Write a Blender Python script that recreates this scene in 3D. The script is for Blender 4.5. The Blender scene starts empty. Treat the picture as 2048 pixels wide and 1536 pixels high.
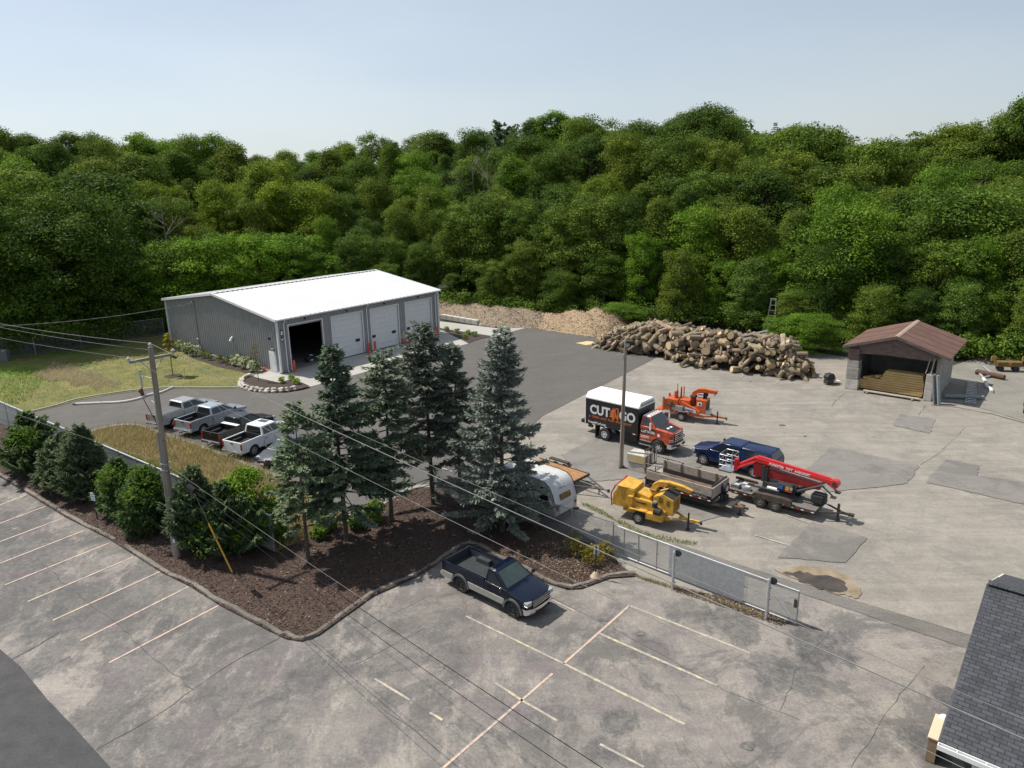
import bpy, bmesh, math, random
import numpy as np
from mathutils import Vector, Matrix
R=math.radians
C=bpy.context.scene.collection
sc=bpy.context.scene
# ---------------------------------------------------------------- camera, sky, sun, exposure
F,PIT,ROLL,CH=1467.0,.2809,-.0174,19.87
def _axes():
    c,s=math.cos(PIT),math.sin(PIT)
    w=Vector((0,c,-s)); up=Vector((0,s,c)); rt=Vector((1,0,0))
    cr,sr=math.cos(ROLL),math.sin(ROLL)
    return cr*rt+sr*up, cr*up-sr*rt, w
AR,AU,AW=_axes()
cam=bpy.data.cameras.new('camera'); cam.sensor_fit='HORIZONTAL'; cam.sensor_width=36; cam.lens=F/2048*36
cam.clip_start=.1; cam.clip_end=5000
co=bpy.data.objects.new('camera',cam); C.objects.link(co); sc.camera=co
co.matrix_world=Matrix(((AR.x,AU.x,-AW.x,0),(AR.y,AU.y,-AW.y,0),(AR.z,AU.z,-AW.z,CH),(0,0,0,1)))
SUN_EL,SUN_DIR=R(57),Vector((-.917,.399,0))
wd=bpy.data.worlds.new('World'); sc.world=wd; wd.use_nodes=True
nt=wd.node_tree; nt.nodes.clear()
sky=nt.nodes.new('ShaderNodeTexSky'); sky.sky_type='NISHITA'; sky.sun_disc=False
sky.sun_elevation=SUN_EL; sky.sun_rotation=math.atan2(SUN_DIR.x,SUN_DIR.y)
sky.air_density=1.0; sky.dust_density=.4; sky.ozone_density=1.2; sky.altitude=0
bg=nt.nodes.new('ShaderNodeBackground'); bg.inputs[1].default_value=.035
tcw=nt.nodes.new('ShaderNodeTexCoord'); mpw=nt.nodes.new('ShaderNodeMapping'); mpw.inputs['Scale'].default_value=(1.2,1.2,5); nzw=nt.nodes.new('ShaderNodeTexNoise'); nzw.inputs['Scale'].default_value=1.6; nzw.inputs['Detail'].default_value=6
nt.links.new(tcw.outputs['Generated'],mpw.inputs[0]); nt.links.new(mpw.outputs[0],nzw.inputs['Vector'])
rw=nt.nodes.new('ShaderNodeValToRGB'); e=rw.color_ramp.elements; e[0].position=.3; e[0].color=(9.9,11.1,12.7,1); e[1].position=.75; e[1].color=(12.2,13.0,14.0,1); nt.links.new(nzw.outputs['Fac'],rw.inputs[0])   # thin high veil of cloud
sxw=nt.nodes.new('ShaderNodeSeparateXYZ'); nt.links.new(tcw.outputs['Generated'],sxw.inputs[0]); mrw=nt.nodes.new('ShaderNodeMapRange'); mrw.inputs[1].default_value=-.6; mrw.inputs[2].default_value=.6; mrw.inputs[3].default_value=1.06; mrw.inputs[4].default_value=.78; nt.links.new(sxw.outputs[0],mrw.inputs[0]); vmw=nt.nodes.new('ShaderNodeMix'); vmw.data_type='RGBA'; vmw.blend_type='MULTIPLY'; vmw.inputs[0].default_value=1; nt.links.new(rw.outputs[0],vmw.inputs[6]); nt.links.new(mrw.outputs[0],vmw.inputs[7])   # the veil thins away from the sun
adw=nt.nodes.new('ShaderNodeMix'); adw.data_type='RGBA'; adw.blend_type='ADD'; adw.inputs[0].default_value=1
wo=nt.nodes.new('ShaderNodeOutputWorld'); nt.links.new(sky.outputs[0],adw.inputs[6]); nt.links.new(vmw.outputs[2],adw.inputs[7]); nt.links.new(adw.outputs[2],bg.inputs[0]); nt.links.new(bg.outputs[0],wo.inputs[0])
sl=bpy.data.lights.new('sun','SUN'); sl.energy=5.0; sl.angle=R(.53); sl.color=(1,.94,.84)
so=bpy.data.objects.new('sun',sl); C.objects.link(so)
sd=Vector((SUN_DIR.x*math.cos(SUN_EL),SUN_DIR.y*math.cos(SUN_EL),math.sin(SUN_EL)))
so.rotation_euler=sd.to_track_quat('Z','Y').to_euler(); so.location=sd*200
sc.view_settings.view_transform='Standard'; sc.view_settings.look='None'; sc.view_settings.exposure=.28; sc.view_settings.gamma=1
sc.cycles.max_bounces=6; sc.cycles.transparent_max_bounces=8; sc.cycles.caustics_reflective=False; sc.cycles.caustics_refractive=False
# ---------------------------------------------------------------- helpers
rng=np.random.default_rng(7); random.seed(7)
def ray(px,py): return AW+AR*((px-1024)/F)-AU*((py-768)/F)
def at(px,py,z=0.):
    d=ray(px,py); t=(z-CH)/d.z
    return Vector((d.x*t,d.y*t,z))
def tag(o,label=None,cat=None,group=None,kind=None):
    if label: o['label']=label
    if cat: o['category']=cat
    if group: o['group']=group
    if kind: o['kind']=kind
    return o
def thing(name,label,cat,loc=(0,0,0),rz=0,group=None,kind=None):
    o=bpy.data.objects.new(name,None); C.objects.link(o); o.empty_display_size=.3
    o.location=loc; o.rotation_euler=(0,0,R(rz)); return tag(o,label,cat,group,kind)
def V3(p): return Vector((p[0],p[1],p[2] if len(p)>2 else 0))
class MB:
    def __init__(s): s.v=[];s.f=[];s.mi=[];s.mats=[]
    def m(s,mat):
        if mat not in s.mats: s.mats.append(mat)
        return s.mats.index(mat)
    def add(s,vs,fs,mat):
        o=len(s.v); s.v+=[tuple(x) for x in vs]; k=s.m(mat)
        for f in fs: s.f.append(tuple(i+o for i in f)); s.mi.append(k)
        return s
    def hexa(s,p,mat,faces=(0,1,2,3,4,5)):   # p: 4 bottom ccw, 4 top ccw
        fs=[(3,2,1,0),(4,5,6,7),(0,1,5,4),(1,2,6,5),(2,3,7,6),(3,0,4,7)]
        return s.add(p,[fs[i] for i in faces],mat)
    def box(s,c,d,mat,rz=0,ry=0,rx=0,top=1.):
        M=Matrix.Rotation(R(rz),3,'Z')@Matrix.Rotation(R(ry),3,'Y')@Matrix.Rotation(R(rx),3,'X'); c=Vector(c)
        p=[]
        for z in (-1,1):
            k=top if z>0 else 1.
            for x,y in ((-1,-1),(1,-1),(1,1),(-1,1)): p.append(c+M@Vector((x*d[0]/2*k,y*d[1]/2*k,z*d[2]/2)))
        return s.hexa(p,mat)
    def cyl(s,a,b,r,mat,r1=None,n=10,caps=True,cap=None):
        a,b=Vector(a),Vector(b); r1=r if r1 is None else r1
        z=(b-a).normalized(); x=z.orthogonal().normalized(); y=z.cross(x)
        vs=[]
        for P,q in ((a,r),(b,r1)):
            for i in range(n):
                t=2*math.pi*i/n; vs.append(P+(x*math.cos(t)+y*math.sin(t))*q)
        s.add(vs,[(i,(i+1)%n,n+(i+1)%n,n+i) for i in range(n)],mat)
        if caps: s.add(vs[:n],[tuple(range(n))[::-1]],cap or mat); s.add(vs[n:],[tuple(range(n))],cap or mat)
        return s
    def tube(s,pts,r,mat,n=6,caps=True):
        pts=[Vector(p) for p in pts]; L=len(pts); rs=r if hasattr(r,'__len__') else [r]*L
        vs=[]; x=None
        for i,P in enumerate(pts):
            t=(pts[min(i+1,L-1)]-pts[max(i-1,0)]).normalized()
            x=t.orthogonal().normalized() if x is None else (x-t*x.dot(t)).normalized()
            y=t.cross(x)
            for j in range(n):
                a=2*math.pi*j/n; vs.append(P+(x*math.cos(a)+y*math.sin(a))*rs[i])
        fs=[(i*n+j,i*n+(j+1)%n,(i+1)*n+(j+1)%n,(i+1)*n+j) for i in range(L-1) for j in range(n)]
        if caps: fs+=[tuple(range(n))[::-1],tuple(range((L-1)*n,L*n))]
        return s.add(vs,fs,mat)
    def prism(s,poly,y0,y1,mat,k=1,fn=None,edge=None,ax='xz',caps=True):
        """polygon in the x-z plane (or x-y if ax='xy') swept over y0..y1; fn moves a vertex; edge(i)->material of that edge strip"""
        n=len(poly); vs=[]
        for j in range(k+1):
            y=y0+(y1-y0)*j/k
            for (a,b) in poly:
                p=(a,y,b) if ax=='xz' else (a,b,y)
                vs.append(fn(*p) if fn else p)
        ar=sum(poly[i][0]*poly[(i+1)%n][1]-poly[(i+1)%n][0]*poly[i][1] for i in range(n))
        flip=(ar>0)==(ax=='xz')
        flip=flip if y1>y0 else not flip
        o=len(s.v); s.v+=[tuple(v) for v in vs]
        for i in range(n):
            mm=s.m((edge(i) if edge else None) or mat)
            for j in range(k):
                a,b,c,d=j*n+i,j*n+(i+1)%n,(j+1)*n+(i+1)%n,(j+1)*n+i
                s.f.append(tuple(o+q for q in ((a,d,c,b) if not flip else (a,b,c,d))) if ax=='xz' else tuple(o+q for q in ((a,b,c,d) if not flip else (a,d,c,b)))); s.mi.append(mm)
        if caps:
            mm=s.m(mat); lo=tuple(o+i for i in range(n)); hi=tuple(o+k*n+i for i in range(n))
            s.f.append(lo); s.mi.append(mm); s.f.append(hi[::-1]); s.mi.append(mm)
        return s
    def sheet(s,pts,mat): return s.add(pts,[tuple(range(len(pts)))],mat)
    def xf(s,M,start=0):
        for i in range(start,len(s.v)): s.v[i]=tuple(M@Vector(s.v[i]))
        return s
    def mesh(s,name,smooth=None,fixn=True):
        me=bpy.data.meshes.new(name); me.from_pydata(s.v,[],s.f)
        for m in s.mats: me.materials.append(m)
        me.polygons.foreach_set('material_index',s.mi)
        if fixn:
            b=bmesh.new(); b.from_mesh(me); bmesh.ops.recalc_face_normals(b,faces=b.faces); b.to_mesh(me); b.free()
        if smooth:
            me.shade_smooth(); me.set_sharp_from_angle(angle=R(smooth))
        me.update(); return me
    def build(s,name,parent=None,smooth=None,bevel=0,fixn=True):
        o=bpy.data.objects.new(name,s.mesh(name,smooth,fixn)); C.objects.link(o)
        if parent: o.parent=parent
        if bevel:
            md=o.modifiers.new('edge','BEVEL'); md.width=bevel; md.segments=2; md.limit_method='ANGLE'; md.angle_limit=R(40); md.harden_normals=False
        return o
def ob(me,name,parent=None):
    o=bpy.data.objects.new(name,me); C.objects.link(o)
    if parent: o.parent=parent
    return o
def npmesh(name,v,f,mat,attrs=None,smooth=False):
    """v (n,3), f (m,k) arrays -> mesh; attrs: per-face float arrays"""
    me=bpy.data.meshes.new(name); m,k=f.shape
    me.vertices.add(len(v)); me.vertices.foreach_set('co',np.asarray(v,np.float32).ravel())
    me.loops.add(m*k); me.loops.foreach_set('vertex_index',f.astype(np.int32).ravel())
    me.polygons.add(m); me.polygons.foreach_set('loop_start',np.arange(0,m*k,k,dtype=np.int32))
    try: me.polygons.foreach_set('loop_total',np.full(m,k,np.int32))
    except Exception: pass
    me.update(calc_edges=True)
    for mm in (mat if isinstance(mat,(list,tuple)) else [mat]): me.materials.append(mm)
    for kx,a in (attrs or {}).items():
        if kx=='mi': me.polygons.foreach_set('material_index',np.asarray(a,np.int32)); continue
        at_=me.attributes.new(kx,'FLOAT','FACE'); at_.data.foreach_set('value',np.asarray(a,np.float32))
    if smooth: me.shade_smooth()
    me.validate(); return me
def copy_tree(o,parent=None):
    c=o.copy(); C.objects.link(c)
    if parent: c.parent=parent
    for ch in list(o.children): copy_tree(ch,c)
    return c
def text_mb(mb,txt,size,M,mat,bold=.0,depth=.004,align='LEFT',shear=0,sx=1,space=1):
    cu=bpy.data.curves.new('t','FONT'); cu.body=txt; cu.size=size; cu.offset=bold*size; cu.extrude=depth; cu.align_x=align; cu.align_y='CENTER'; cu.shear=shear; cu.space_character=space
    cu.resolution_u=3
    o=bpy.data.objects.new('t',cu); C.objects.link(o)
    dg=bpy.context.evaluated_depsgraph_get(); me=bpy.data.meshes.new_from_object(o.evaluated_get(dg))
    bpy.data.objects.remove(o); S=Matrix.Diagonal((sx,1,1,1))
    mb.add([M@(S@v.co) for v in me.vertices],[tuple(p.vertices) for p in me.polygons],mat)
    bpy.data.meshes.remove(me); return mb
def frame(o,x,y):   # matrix with columns x, y, x cross y and origin o
    x=Vector(x).normalized(); y=Vector(y).normalized(); z=x.cross(y).normalized(); y=z.cross(x)
    return Matrix(((x.x,y.x,z.x,o[0]),(x.y,y.y,z.y,o[1]),(x.z,y.z,z.z,o[2]),(0,0,0,1)))
# ---------------------------------------------------------------- materials
class N:
    def __init__(s,name):
        s.mat=bpy.data.materials.new(name); s.mat.use_nodes=True; s.t=s.mat.node_tree; s.t.nodes.clear()
        s.out=s.t.nodes.new('ShaderNodeOutputMaterial'); s.tc=None
    def n(s,typ,inp=None,**kw):
        x=s.t.nodes.new('ShaderNode'+typ)
        for k,v in kw.items(): setattr(x,k,v)
        for k,v in (inp or {}).items():
            if isinstance(v,bpy.types.NodeSocket): s.t.links.new(v,x.inputs[k])
            else: x.inputs[k].default_value=v
        return x
    def co(s,kind='Object'):
        if not s.tc: s.tc=s.t.nodes.new('ShaderNodeTexCoord')
        return s.tc.outputs[kind]
    def noise(s,scale,detail=4,rough=.6,vec=None,dist=0):
        return s.n('TexNoise',{'Vector':vec or s.co(),'Scale':scale,'Detail':detail,'Roughness':rough,'Distortion':dist}).outputs['Fac']
    def map(s,v,scale=(1,1,1),rot=(0,0,0),loc=(0,0,0)): return s.n('Mapping',{'Vector':v,'Scale':scale,'Rotation':rot,'Location':loc}).outputs[0]
    def ramp(s,fac,*stops):
        r=s.n('ValToRGB',{'Fac':fac}); e=r.color_ramp.elements
        while len(e)>len(stops): e.remove(e[-1])
        while len(e)<len(stops): e.new(.5)
        for q,(p,c) in zip(e,stops):
            q.position=p; q.color=(c,c,c,1) if not hasattr(c,'__len__') else (*c,1)
        return r.outputs[0]
    def mix(s,f,a,b,mode='MIX'):
        m=s.n('Mix',data_type='RGBA',blend_type=mode)
        for i,v in ((0,f),(6,a),(7,b)):
            if isinstance(v,bpy.types.NodeSocket): s.t.links.new(v,m.inputs[i])
            else: m.inputs[i].default_value=v if i==0 else (*v,1) if len(v)==3 else v
        return m.outputs[2]
    def math(s,op,a,b=0):
        m=s.n('Math',operation=op)
        for i,v in ((0,a),(1,b)):
            if isinstance(v,bpy.types.NodeSocket): s.t.links.new(v,m.inputs[i])
            else: m.inputs[i].default_value=v
        return m.outputs[0]
    def fin(s,col,rough=.7,metal=0,bump=None,bs=.2,bd=.02,spec=.5,coat=0,trans=None,**kw):
        b=s.n('BsdfPrincipled',{'Roughness':rough,'Metallic':metal,'Specular IOR Level':spec,'Coat Weight':coat,'Coat Roughness':.05})
        if isinstance(col,bpy.types.NodeSocket): s.t.links.new(col,b.inputs['Base Color'])
        else: b.inputs['Base Color'].default_value=(*col,1)
        if bump is not None:
            bp=s.n('Bump',{'Height':bump,'Strength':bs,'Distance':bd}); s.t.links.new(bp.outputs[0],b.inputs['Normal'])
        sh=b.outputs[0]
        if trans:
            tr=s.n('BsdfTranslucent'); 
            if isinstance(col,bpy.types.NodeSocket): s.t.links.new(col,tr.inputs[0])
            else: tr.inputs[0].default_value=(*col,1)
            ms=s.n('MixShader',{0:trans,1:sh,2:tr.outputs[0]}); sh=ms.outputs[0]
        s.t.links.new(sh,s.out.inputs[0]); return s.mat
_mc={}
def M(name,c,rough=.6,metal=0,var=.12,scale=3,spec=.5,coat=0,c2=None,bs=0,detail=5,stretch=None):
    """plain painted/woody/metal surface with mottling (dirt, wear)"""
    if name in _mc: return _mc[name]
    n=N(name); v=n.co()
    if stretch: v=n.map(v,stretch)
    f=n.noise(scale,detail,.65,v)
    c2=c2 or tuple(x*(1-var*2) for x in c)
    hi=tuple(min(1,x*(1+var*.5)) for x in c)
    col=n.ramp(f,(.3,c2),(.62,hi))
    rg=n.ramp(n.noise(scale*2.3,3),(.3,max(0,rough-.08)),(.7,min(1,rough+.1)))
    _mc[name]=n.fin(col,rg,metal,n.noise(scale*8,4) if bs else None,bs,.01,spec,coat); return _mc[name]
def paint(name,c,var=.05): return M(name,c,.2,0,var,2,.3,.25)
white=M('white_paint',(.78,.78,.77),.45,0,.05); black=M('black_rubber',(.022,.022,.024),.75,0,.2,6)
darkst=M('black_steel',(.03,.03,.032),.5,0,.25,5,c2=(.055,.04,.03)); steel=M('galvanised_steel',(.42,.43,.44),.42,.75,.15,8)
chrome=M('chrome',(.75,.75,.76),.14,1,.05); alu=M('aluminium',(.6,.61,.62),.35,.9,.12,6)
glass=M('dark_glass',(.012,.016,.018),.06,0,.1,1,.6,.3); glassg=M('tinted_windscreen',(.03,.05,.045),.06,0,.2,1.5,.6,.4)
redl=M('red_lens',(.35,.012,.012),.2); clearl=M('clear_lens',(.36,.38,.39),.1,.3); amber=M('amber_lens',(.6,.2,.02),.25)
orangep=M('orange_paint',(.52,.10,.022),.35,0,.12,3,.5,.3); yellowp=M('yellow_paint',(.58,.33,.045),.5,0,.14,3,.4,.05,c2=(.36,.19,.03))
redp=M('red_paint',(.52,.02,.022),.33,0,.1,2,.5,.3); wood=M('weathered_boards',(.33,.29,.25),.85,0,.25,3,.3,bs=.3,stretch=(1,6,6))
concrete=M('concrete',(.47,.45,.41),.85,0,.14,1.5,.3,bs=.15); hub=M('grey_rim',(.5,.5,.5),.4,.6,.1,8)
# ---------------------------------------------------------------- ground, pavement, beds
def P(lst,z=0.): return [at(x,y,z) for x,y in lst]
def structure(o): return tag(o,kind='structure')
SKY=[(-700,290),(-300,280),(0,268),(60,270),(130,281),(200,284),(300,277),(400,286),(500,299),(600,300),(650,286),(750,286),(850,264),(950,268),(1000,246),(1100,228),(1200,243),(1260,250),(1320,242),(1400,213),(1450,222),(1520,255),(1600,255),(1680,276),(1720,290),(1800,285),(1900,255),(2000,248),(2048,240),(2400,240),(2800,260)]
FOOT=[(-700,730),(-200,740),(0,712),(100,699),(200,681),(345,660),(500,642),(700,620),(880,617),(960,626),(1080,632),(1180,638),(1240,640),(1300,645),(1400,652),(1500,660),(1600,676),(1700,690),(1800,702),(1900,714),(2000,725),(2100,735),(2400,760),(2800,800)]
_px=np.array([p for p,_ in SKY]); _sy=np.array([q for _,q in SKY])
def skyy(px): return float(np.interp(px,_px,_sy))
def footd(px):
    v=at(px,float(np.interp(px,[a for a,_ in FOOT],[b for _,b in FOOT]))); return math.hypot(v.x,v.y)
_bt=np.arange(-800,2900,20.); _bb=np.array([math.atan2(ray(p,345).x,ray(p,345).y) for p in _bt])
_bf=np.array([footd(p) for p in _bt]); SPAN=62.
def span(px): return float(np.interp(px,[-100,650,1150],[125,100,64]))
_bs=np.array([span(p) for p in _bt]); _bc=[]
for p_ in _bt:
    d=ray(p_,skyy(p_)); D=footd(p_)+span(p_); _bc.append(max(3.,CH+d.z/math.hypot(d.x,d.y)*D-13.5))
_bc=np.convolve(np.pad(np.array(_bc),4,mode='edge'),np.ones(9)/9,'valid')
def hill(x,y):
    b=np.arctan2(x,np.maximum(y,1e-3)); r=np.hypot(x,y)
    f=np.interp(b,_bb,_bf); c=np.interp(b,_bb,_bc); S_=np.interp(b,_bb,_bs); t=np.clip((r-f-3)/(S_-3),0,1)
    h=c*(t*.75+.25*t*t*(3-2*t)); far=np.clip((r-f-S_-60)/300,0,1)
    return np.where(y>20,h*(1-.6*far),0.)
n=N('forest_floor'); v=n.co()
mf=n.fin(n.ramp(n.noise(.4,8,.7),(.35,(.018,.02,.009)),(.6,(.04,.05,.016)),(.75,(.06,.05,.03))),.95,bump=n.noise(2,5),bs=.6,bd=.3)
gx=np.concatenate([np.arange(-1200,-200,50.),np.arange(-200,200,4.),np.arange(200,1201,50.)]); gy=np.concatenate([np.arange(-300,40,20.),np.arange(40,260,4.),np.arange(260,1600,60.)])
X,Y=np.meshgrid(gx,gy); Z=hill(X,Y)-.1
nx=len(gx); ii=np.arange(len(gx)*(len(gy)-1)).reshape(-1,nx)[:,:-1].ravel()
structure(ob(npmesh('ground',np.stack([X,Y,Z],-1).reshape(-1,3),np.stack([ii,ii+1,ii+nx+1,ii+nx],-1),mf,smooth=True),'ground'))
# --- pavement materials
PV=.66
def pave(name,lo,hi,blot,bamt,grain=.10,rot=-41,streak=.25,tint=None,left=False,spots=()):
    n=N(name); v=n.co()
    base=n.ramp(n.noise(.42,12,.76),(.3,lo),(.66,hi))
    st=n.noise(1.,10,.78,n.map(v,(.12,1.5,1),(0,0,R(-rot))))
    base=n.mix(n.ramp(st,(.42,streak),(.6,0)),base,tuple(x*.55 for x in lo))
    base=n.mix(n.ramp(n.noise(.8,5,.6,dist=.4),(.5,0),(.75,streak)),base,tuple(min(1,x*1.18) for x in hi))
    bl=n.ramp(n.noise(.21,12,.78,dist=.5),(.50,0),(.555,bamt))
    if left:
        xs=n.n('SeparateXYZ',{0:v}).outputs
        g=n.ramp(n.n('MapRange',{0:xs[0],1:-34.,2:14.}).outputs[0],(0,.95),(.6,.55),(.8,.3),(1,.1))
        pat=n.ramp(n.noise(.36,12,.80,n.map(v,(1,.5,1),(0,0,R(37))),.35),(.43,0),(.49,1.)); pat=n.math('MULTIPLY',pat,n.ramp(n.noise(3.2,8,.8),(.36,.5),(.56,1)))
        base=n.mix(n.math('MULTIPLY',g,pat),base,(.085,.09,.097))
        pur=n.ramp(n.noise(.5,6,.7,n.map(v,(1,1,1),(0,0,0),(31,7,0))),(.46,0),(.64,.6)); base=n.mix(pur,base,(.215,.175,.195)); base=n.mix(n.ramp(n.noise(1.6,10,.82,n.map(v,(1,.3,1),(0,0,R(37)),(5,2,0))),(.57,0),(.66,.6)),base,(.50,.475,.44))
    base=n.mix(bl,base,blot)
    base=n.mix(n.ramp(n.noise(.13,10,.72,n.map(v,loc=(17,3,0)),.4),(.50,0),(.64,.32)),base,tuple(min(1,x*1.1) for x in hi))   # sun-bleached areas
    for (sx,sy,sr,sa) in spots:   # old stains where cars turn and stand
        ds=n.n('VectorMath',{0:v,1:(sx,sy,0)},operation='DISTANCE').outputs['Value']; base=n.mix(n.math('MULTIPLY',n.ramp(n.math('ADD',n.math('DIVIDE',ds,sr*2),n.math('MULTIPLY',n.noise(.55,11,.8,n.map(v,(1,.45,1),(0,0,R(41)))),.9)),(.62,sa),(.70,0)),n.ramp(n.noise(2.6,9,.85),(.38,.35),(.6,1))),base,(.088,.092,.098))
    if tint: base=n.mix(n.ramp(n.noise(.16,4,.6,n.map(v,loc=(9,4,0))),(.5,0),(.7,.5)),base,tint)
    fine=n.ramp(n.noise(9,6,.75),(.3,(1-grain*2.6)*PV),(.7,(1+grain)*PV))
    base=n.mix(1,base,fine,'MULTIPLY')
    # hairline cracking
    vo=n.n('TexVoronoi',{'Vector':n.mix(.28,v,n.n('TexNoise',{'Vector':v,'Scale':.9,'Detail':5}).outputs['Color']),'Scale':.16},feature='DISTANCE_TO_EDGE').outputs['Distance']
    ck=n.math('MULTIPLY',n.ramp(vo,(0,1),(.004,0)),n.ramp(n.noise(.25,3,.5,n.map(v,loc=(3,8,1))),(.5,0),(.64,.5)))
    base=n.mix(ck,base,(.07,.065,.06))
    return n.fin(base,n.ramp(n.noise(1.3,4),(.3,.72),(.7,.92)),bump=n.noise(14,5,.8),bs=.25,bd=.012,spec=.35)
m_lot=pave('worn_lot_asphalt',(.345,.313,.28),(.485,.442,.394),(.13,.128,.125),.62,.13,-41,.3,left=True,spots=[(*at(x,y)[:2],r,q) for x,y,r,q in ((1640,1290,3.2,.9),(1470,1245,3.,.8),(1380,1225,2.5,.7),(1590,1350,3.,.75),(1900,1395,1.6,.9),(1850,1490,1.8,.9),(1240,1440,1.6,.8),(1200,1500,1.4,.7),(900,1310,2.2,.5),(640,1340,3.,.55),(520,1420,2.5,.6),(330,1260,2.5,.6),(90,1250,3.,.7),(1060,1300,2.,.4),(1300,1300,2.2,.5),(760,1470,2.,.45))])
m_yard=pave('old_yard_asphalt',(.33,.302,.264),(.47,.43,.375),(.235,.222,.205),.45,.1,-30,.4,tint=(.345,.31,.26))
m_new=pave('new_drive_asphalt',(.138,.128,.121),(.168,.157,.147),(.125,.115,.108),.4,.07,20,.16)
m_patch=pave('asphalt_patch',(.255,.24,.222),(.325,.305,.28),(.16,.152,.145),.5,.08,-41,.2)
m_street=pave('street_asphalt',(.072,.07,.076),(.092,.09,.096),(.075,.083,.088),.6,.12,140,.1)
m_gutter=pave('gutter_asphalt',(.22,.205,.185),(.28,.26,.24),(.16,.15,.14),.5,.12,-41,.3)
m_conc=pave('apron_concrete',(.50,.485,.455),(.60,.585,.55),(.44,.425,.39),.35,.05,50,.12)
m_gravel=pave('gravel_asphalt',(.30,.285,.25),(.39,.37,.32),(.25,.23,.2),.5,.14,-20,.2)
def sheet(name,px,z,mat):
    return structure(MB().sheet(P(px,z),mat).build(name))
KERB=[(-120,896),(0,953),(53,985),(129,1032),(217,1076),(322,1143),(378,1170),(439,1209),(542,1262),(572,1276),(603,1281),(637,1269),(747,1190),(832,1153),(887,1119),(941,1089),(994,1117),(1054,1143),(1092,1164),(1134,1177),(1162,1176),(1219,1155),(1272,1151)]
structure(MB().sheet([Vector((-70,38,-.02)),Vector((-14,34,-.02)),at(1150,1300,-.02),at(2300,1700,-.02),Vector((90,30,-.02)),Vector((78,72,-.02)),at(1900,735,-.02),at(1700,715,-.02),at(1600,700,-.02),at(1450,680,-.02),at(1290,655,-.02),at(1180,668,-.02),at(1100,655,-.02),at(860,660,-.02),at(300,760,-.02),at(0,840,-.02)],m_yard).build('yard_pavement'))
sheet('parking_lot',KERB+[(1345,1178),(1590,1250),(1600,1185),(1770,1242),(1935,1296),(2300,1430),(2500,1900),(300,2000),(-400,1800),(-500,1100),(-300,900)],.0,m_lot)
sheet('street',[(-400,1080),(0,1298),(40,1332),(96,1400),(148,1454),(193,1504),(222,1536),(420,1800),(0,2200),(-600,1900)],.006,m_street)
sheet('gutter_strip',[(1350,1085),(1470,1126),(1600,1167),(1742,1211),(1941,1270),(2150,1335),(2150,1368),(1935,1296),(1770,1242),(1600,1185),(1460,1140),(1345,1098)],.008,m_gutter)
def blob(name,px,z,mat,jit=.12,sub=4):
    p=P(px,z); q=[]
    for i in range(len(p)):
        a,b=p[i],p[(i+1)%len(p)]
        for k in range(sub): q.append(a.lerp(b,k/sub)+Vector((random.uniform(-jit,jit),random.uniform(-jit,jit),0)))
    return structure(MB().sheet(q,mat).build(name))
DRIVE=[(1319,712),(1180,671),(1104,661.5),(1055,654),(985,673),(936,687),(814,718),(716,748),(621,773),(571,783),(533,784),(501,780),(482,776),(345,776),(306,778),(258,783),(209,790),(153,800),(113,812),(55.6,826),(-60,880),(40,930),(175,864),(209,855),(250,849),(282,851),(316,862),(350,874.5),(414,896),(458,913),(499,929),(546,948),(610,972),(660,1000),(690,1030),(724,1026),(753,1011),(824,974),(857,972),(930,985),(1085,832)]
sheet('driveway',DRIVE,.0,m_new)
for px in ([(1663,893),(1837,930),(1825,955),(1808,968),(1650,985),(1600,950),(1644,911)],[(1893,918),(1959,931),(1954,951),(2048,964),(2200,1000),(2200,1045),(2048,1008),(1851,964)],[(1801,828),(1871,838),(1860,867),(1786,850)],[(1625,1043),(1735,1075),(1690,1125),(1555,1115)],[(1122,910),(1190,877),(1290,893),(1405,915),(1402,934),(1310,955),(1225,960),(1175,963),(1145,930)],[(1330,1000),(1410,1010),(1450,1030),(1380,1048)]):
    blob('asphalt_patch',px,.012,m_patch,.07,9)
sheet('gravel_pad',[(1868,800),(1920,806),(1985,822),(2060,846),(2250,900),(2250,735),(2048,716),(1950,716),(1880,740)],.006,m_gravel)
sheet('concrete_pad',[(875,642),(957,652),(1000,657),(1055,655),(985,673),(880,656)],.02,m_conc)
sheet('concrete_strip',[(-160,830),(10,850),(70,900),(0,925),(-140,905)],.02,m_conc)
n=N('wet_mud'); mwet=n.fin(n.ramp(n.noise(.9,6,.6),(.35,(.028,.022,.017)),(.65,(.075,.058,.04))),n.ramp(n.noise(.7,3),(.4,.12),(.6,.5)),spec=.5)
n=N('dried_mud'); mdry=n.fin(n.ramp(n.noise(1.2,7,.7),(.35,(.155,.115,.072)),(.65,(.27,.225,.16))),.9)
blob('dried_mud',[(1545,1140),(1600,1132),(1660,1136),(1708,1156),(1722,1180),(1716,1196),(1690,1190),(1640,1178)],.013,mdry)
blob('puddle',[(1568,1146),(1600,1143),(1640,1150),(1680,1158),(1693,1164),(1686,1186),(1640,1179),(1600,1160)],.017,mwet)
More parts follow.
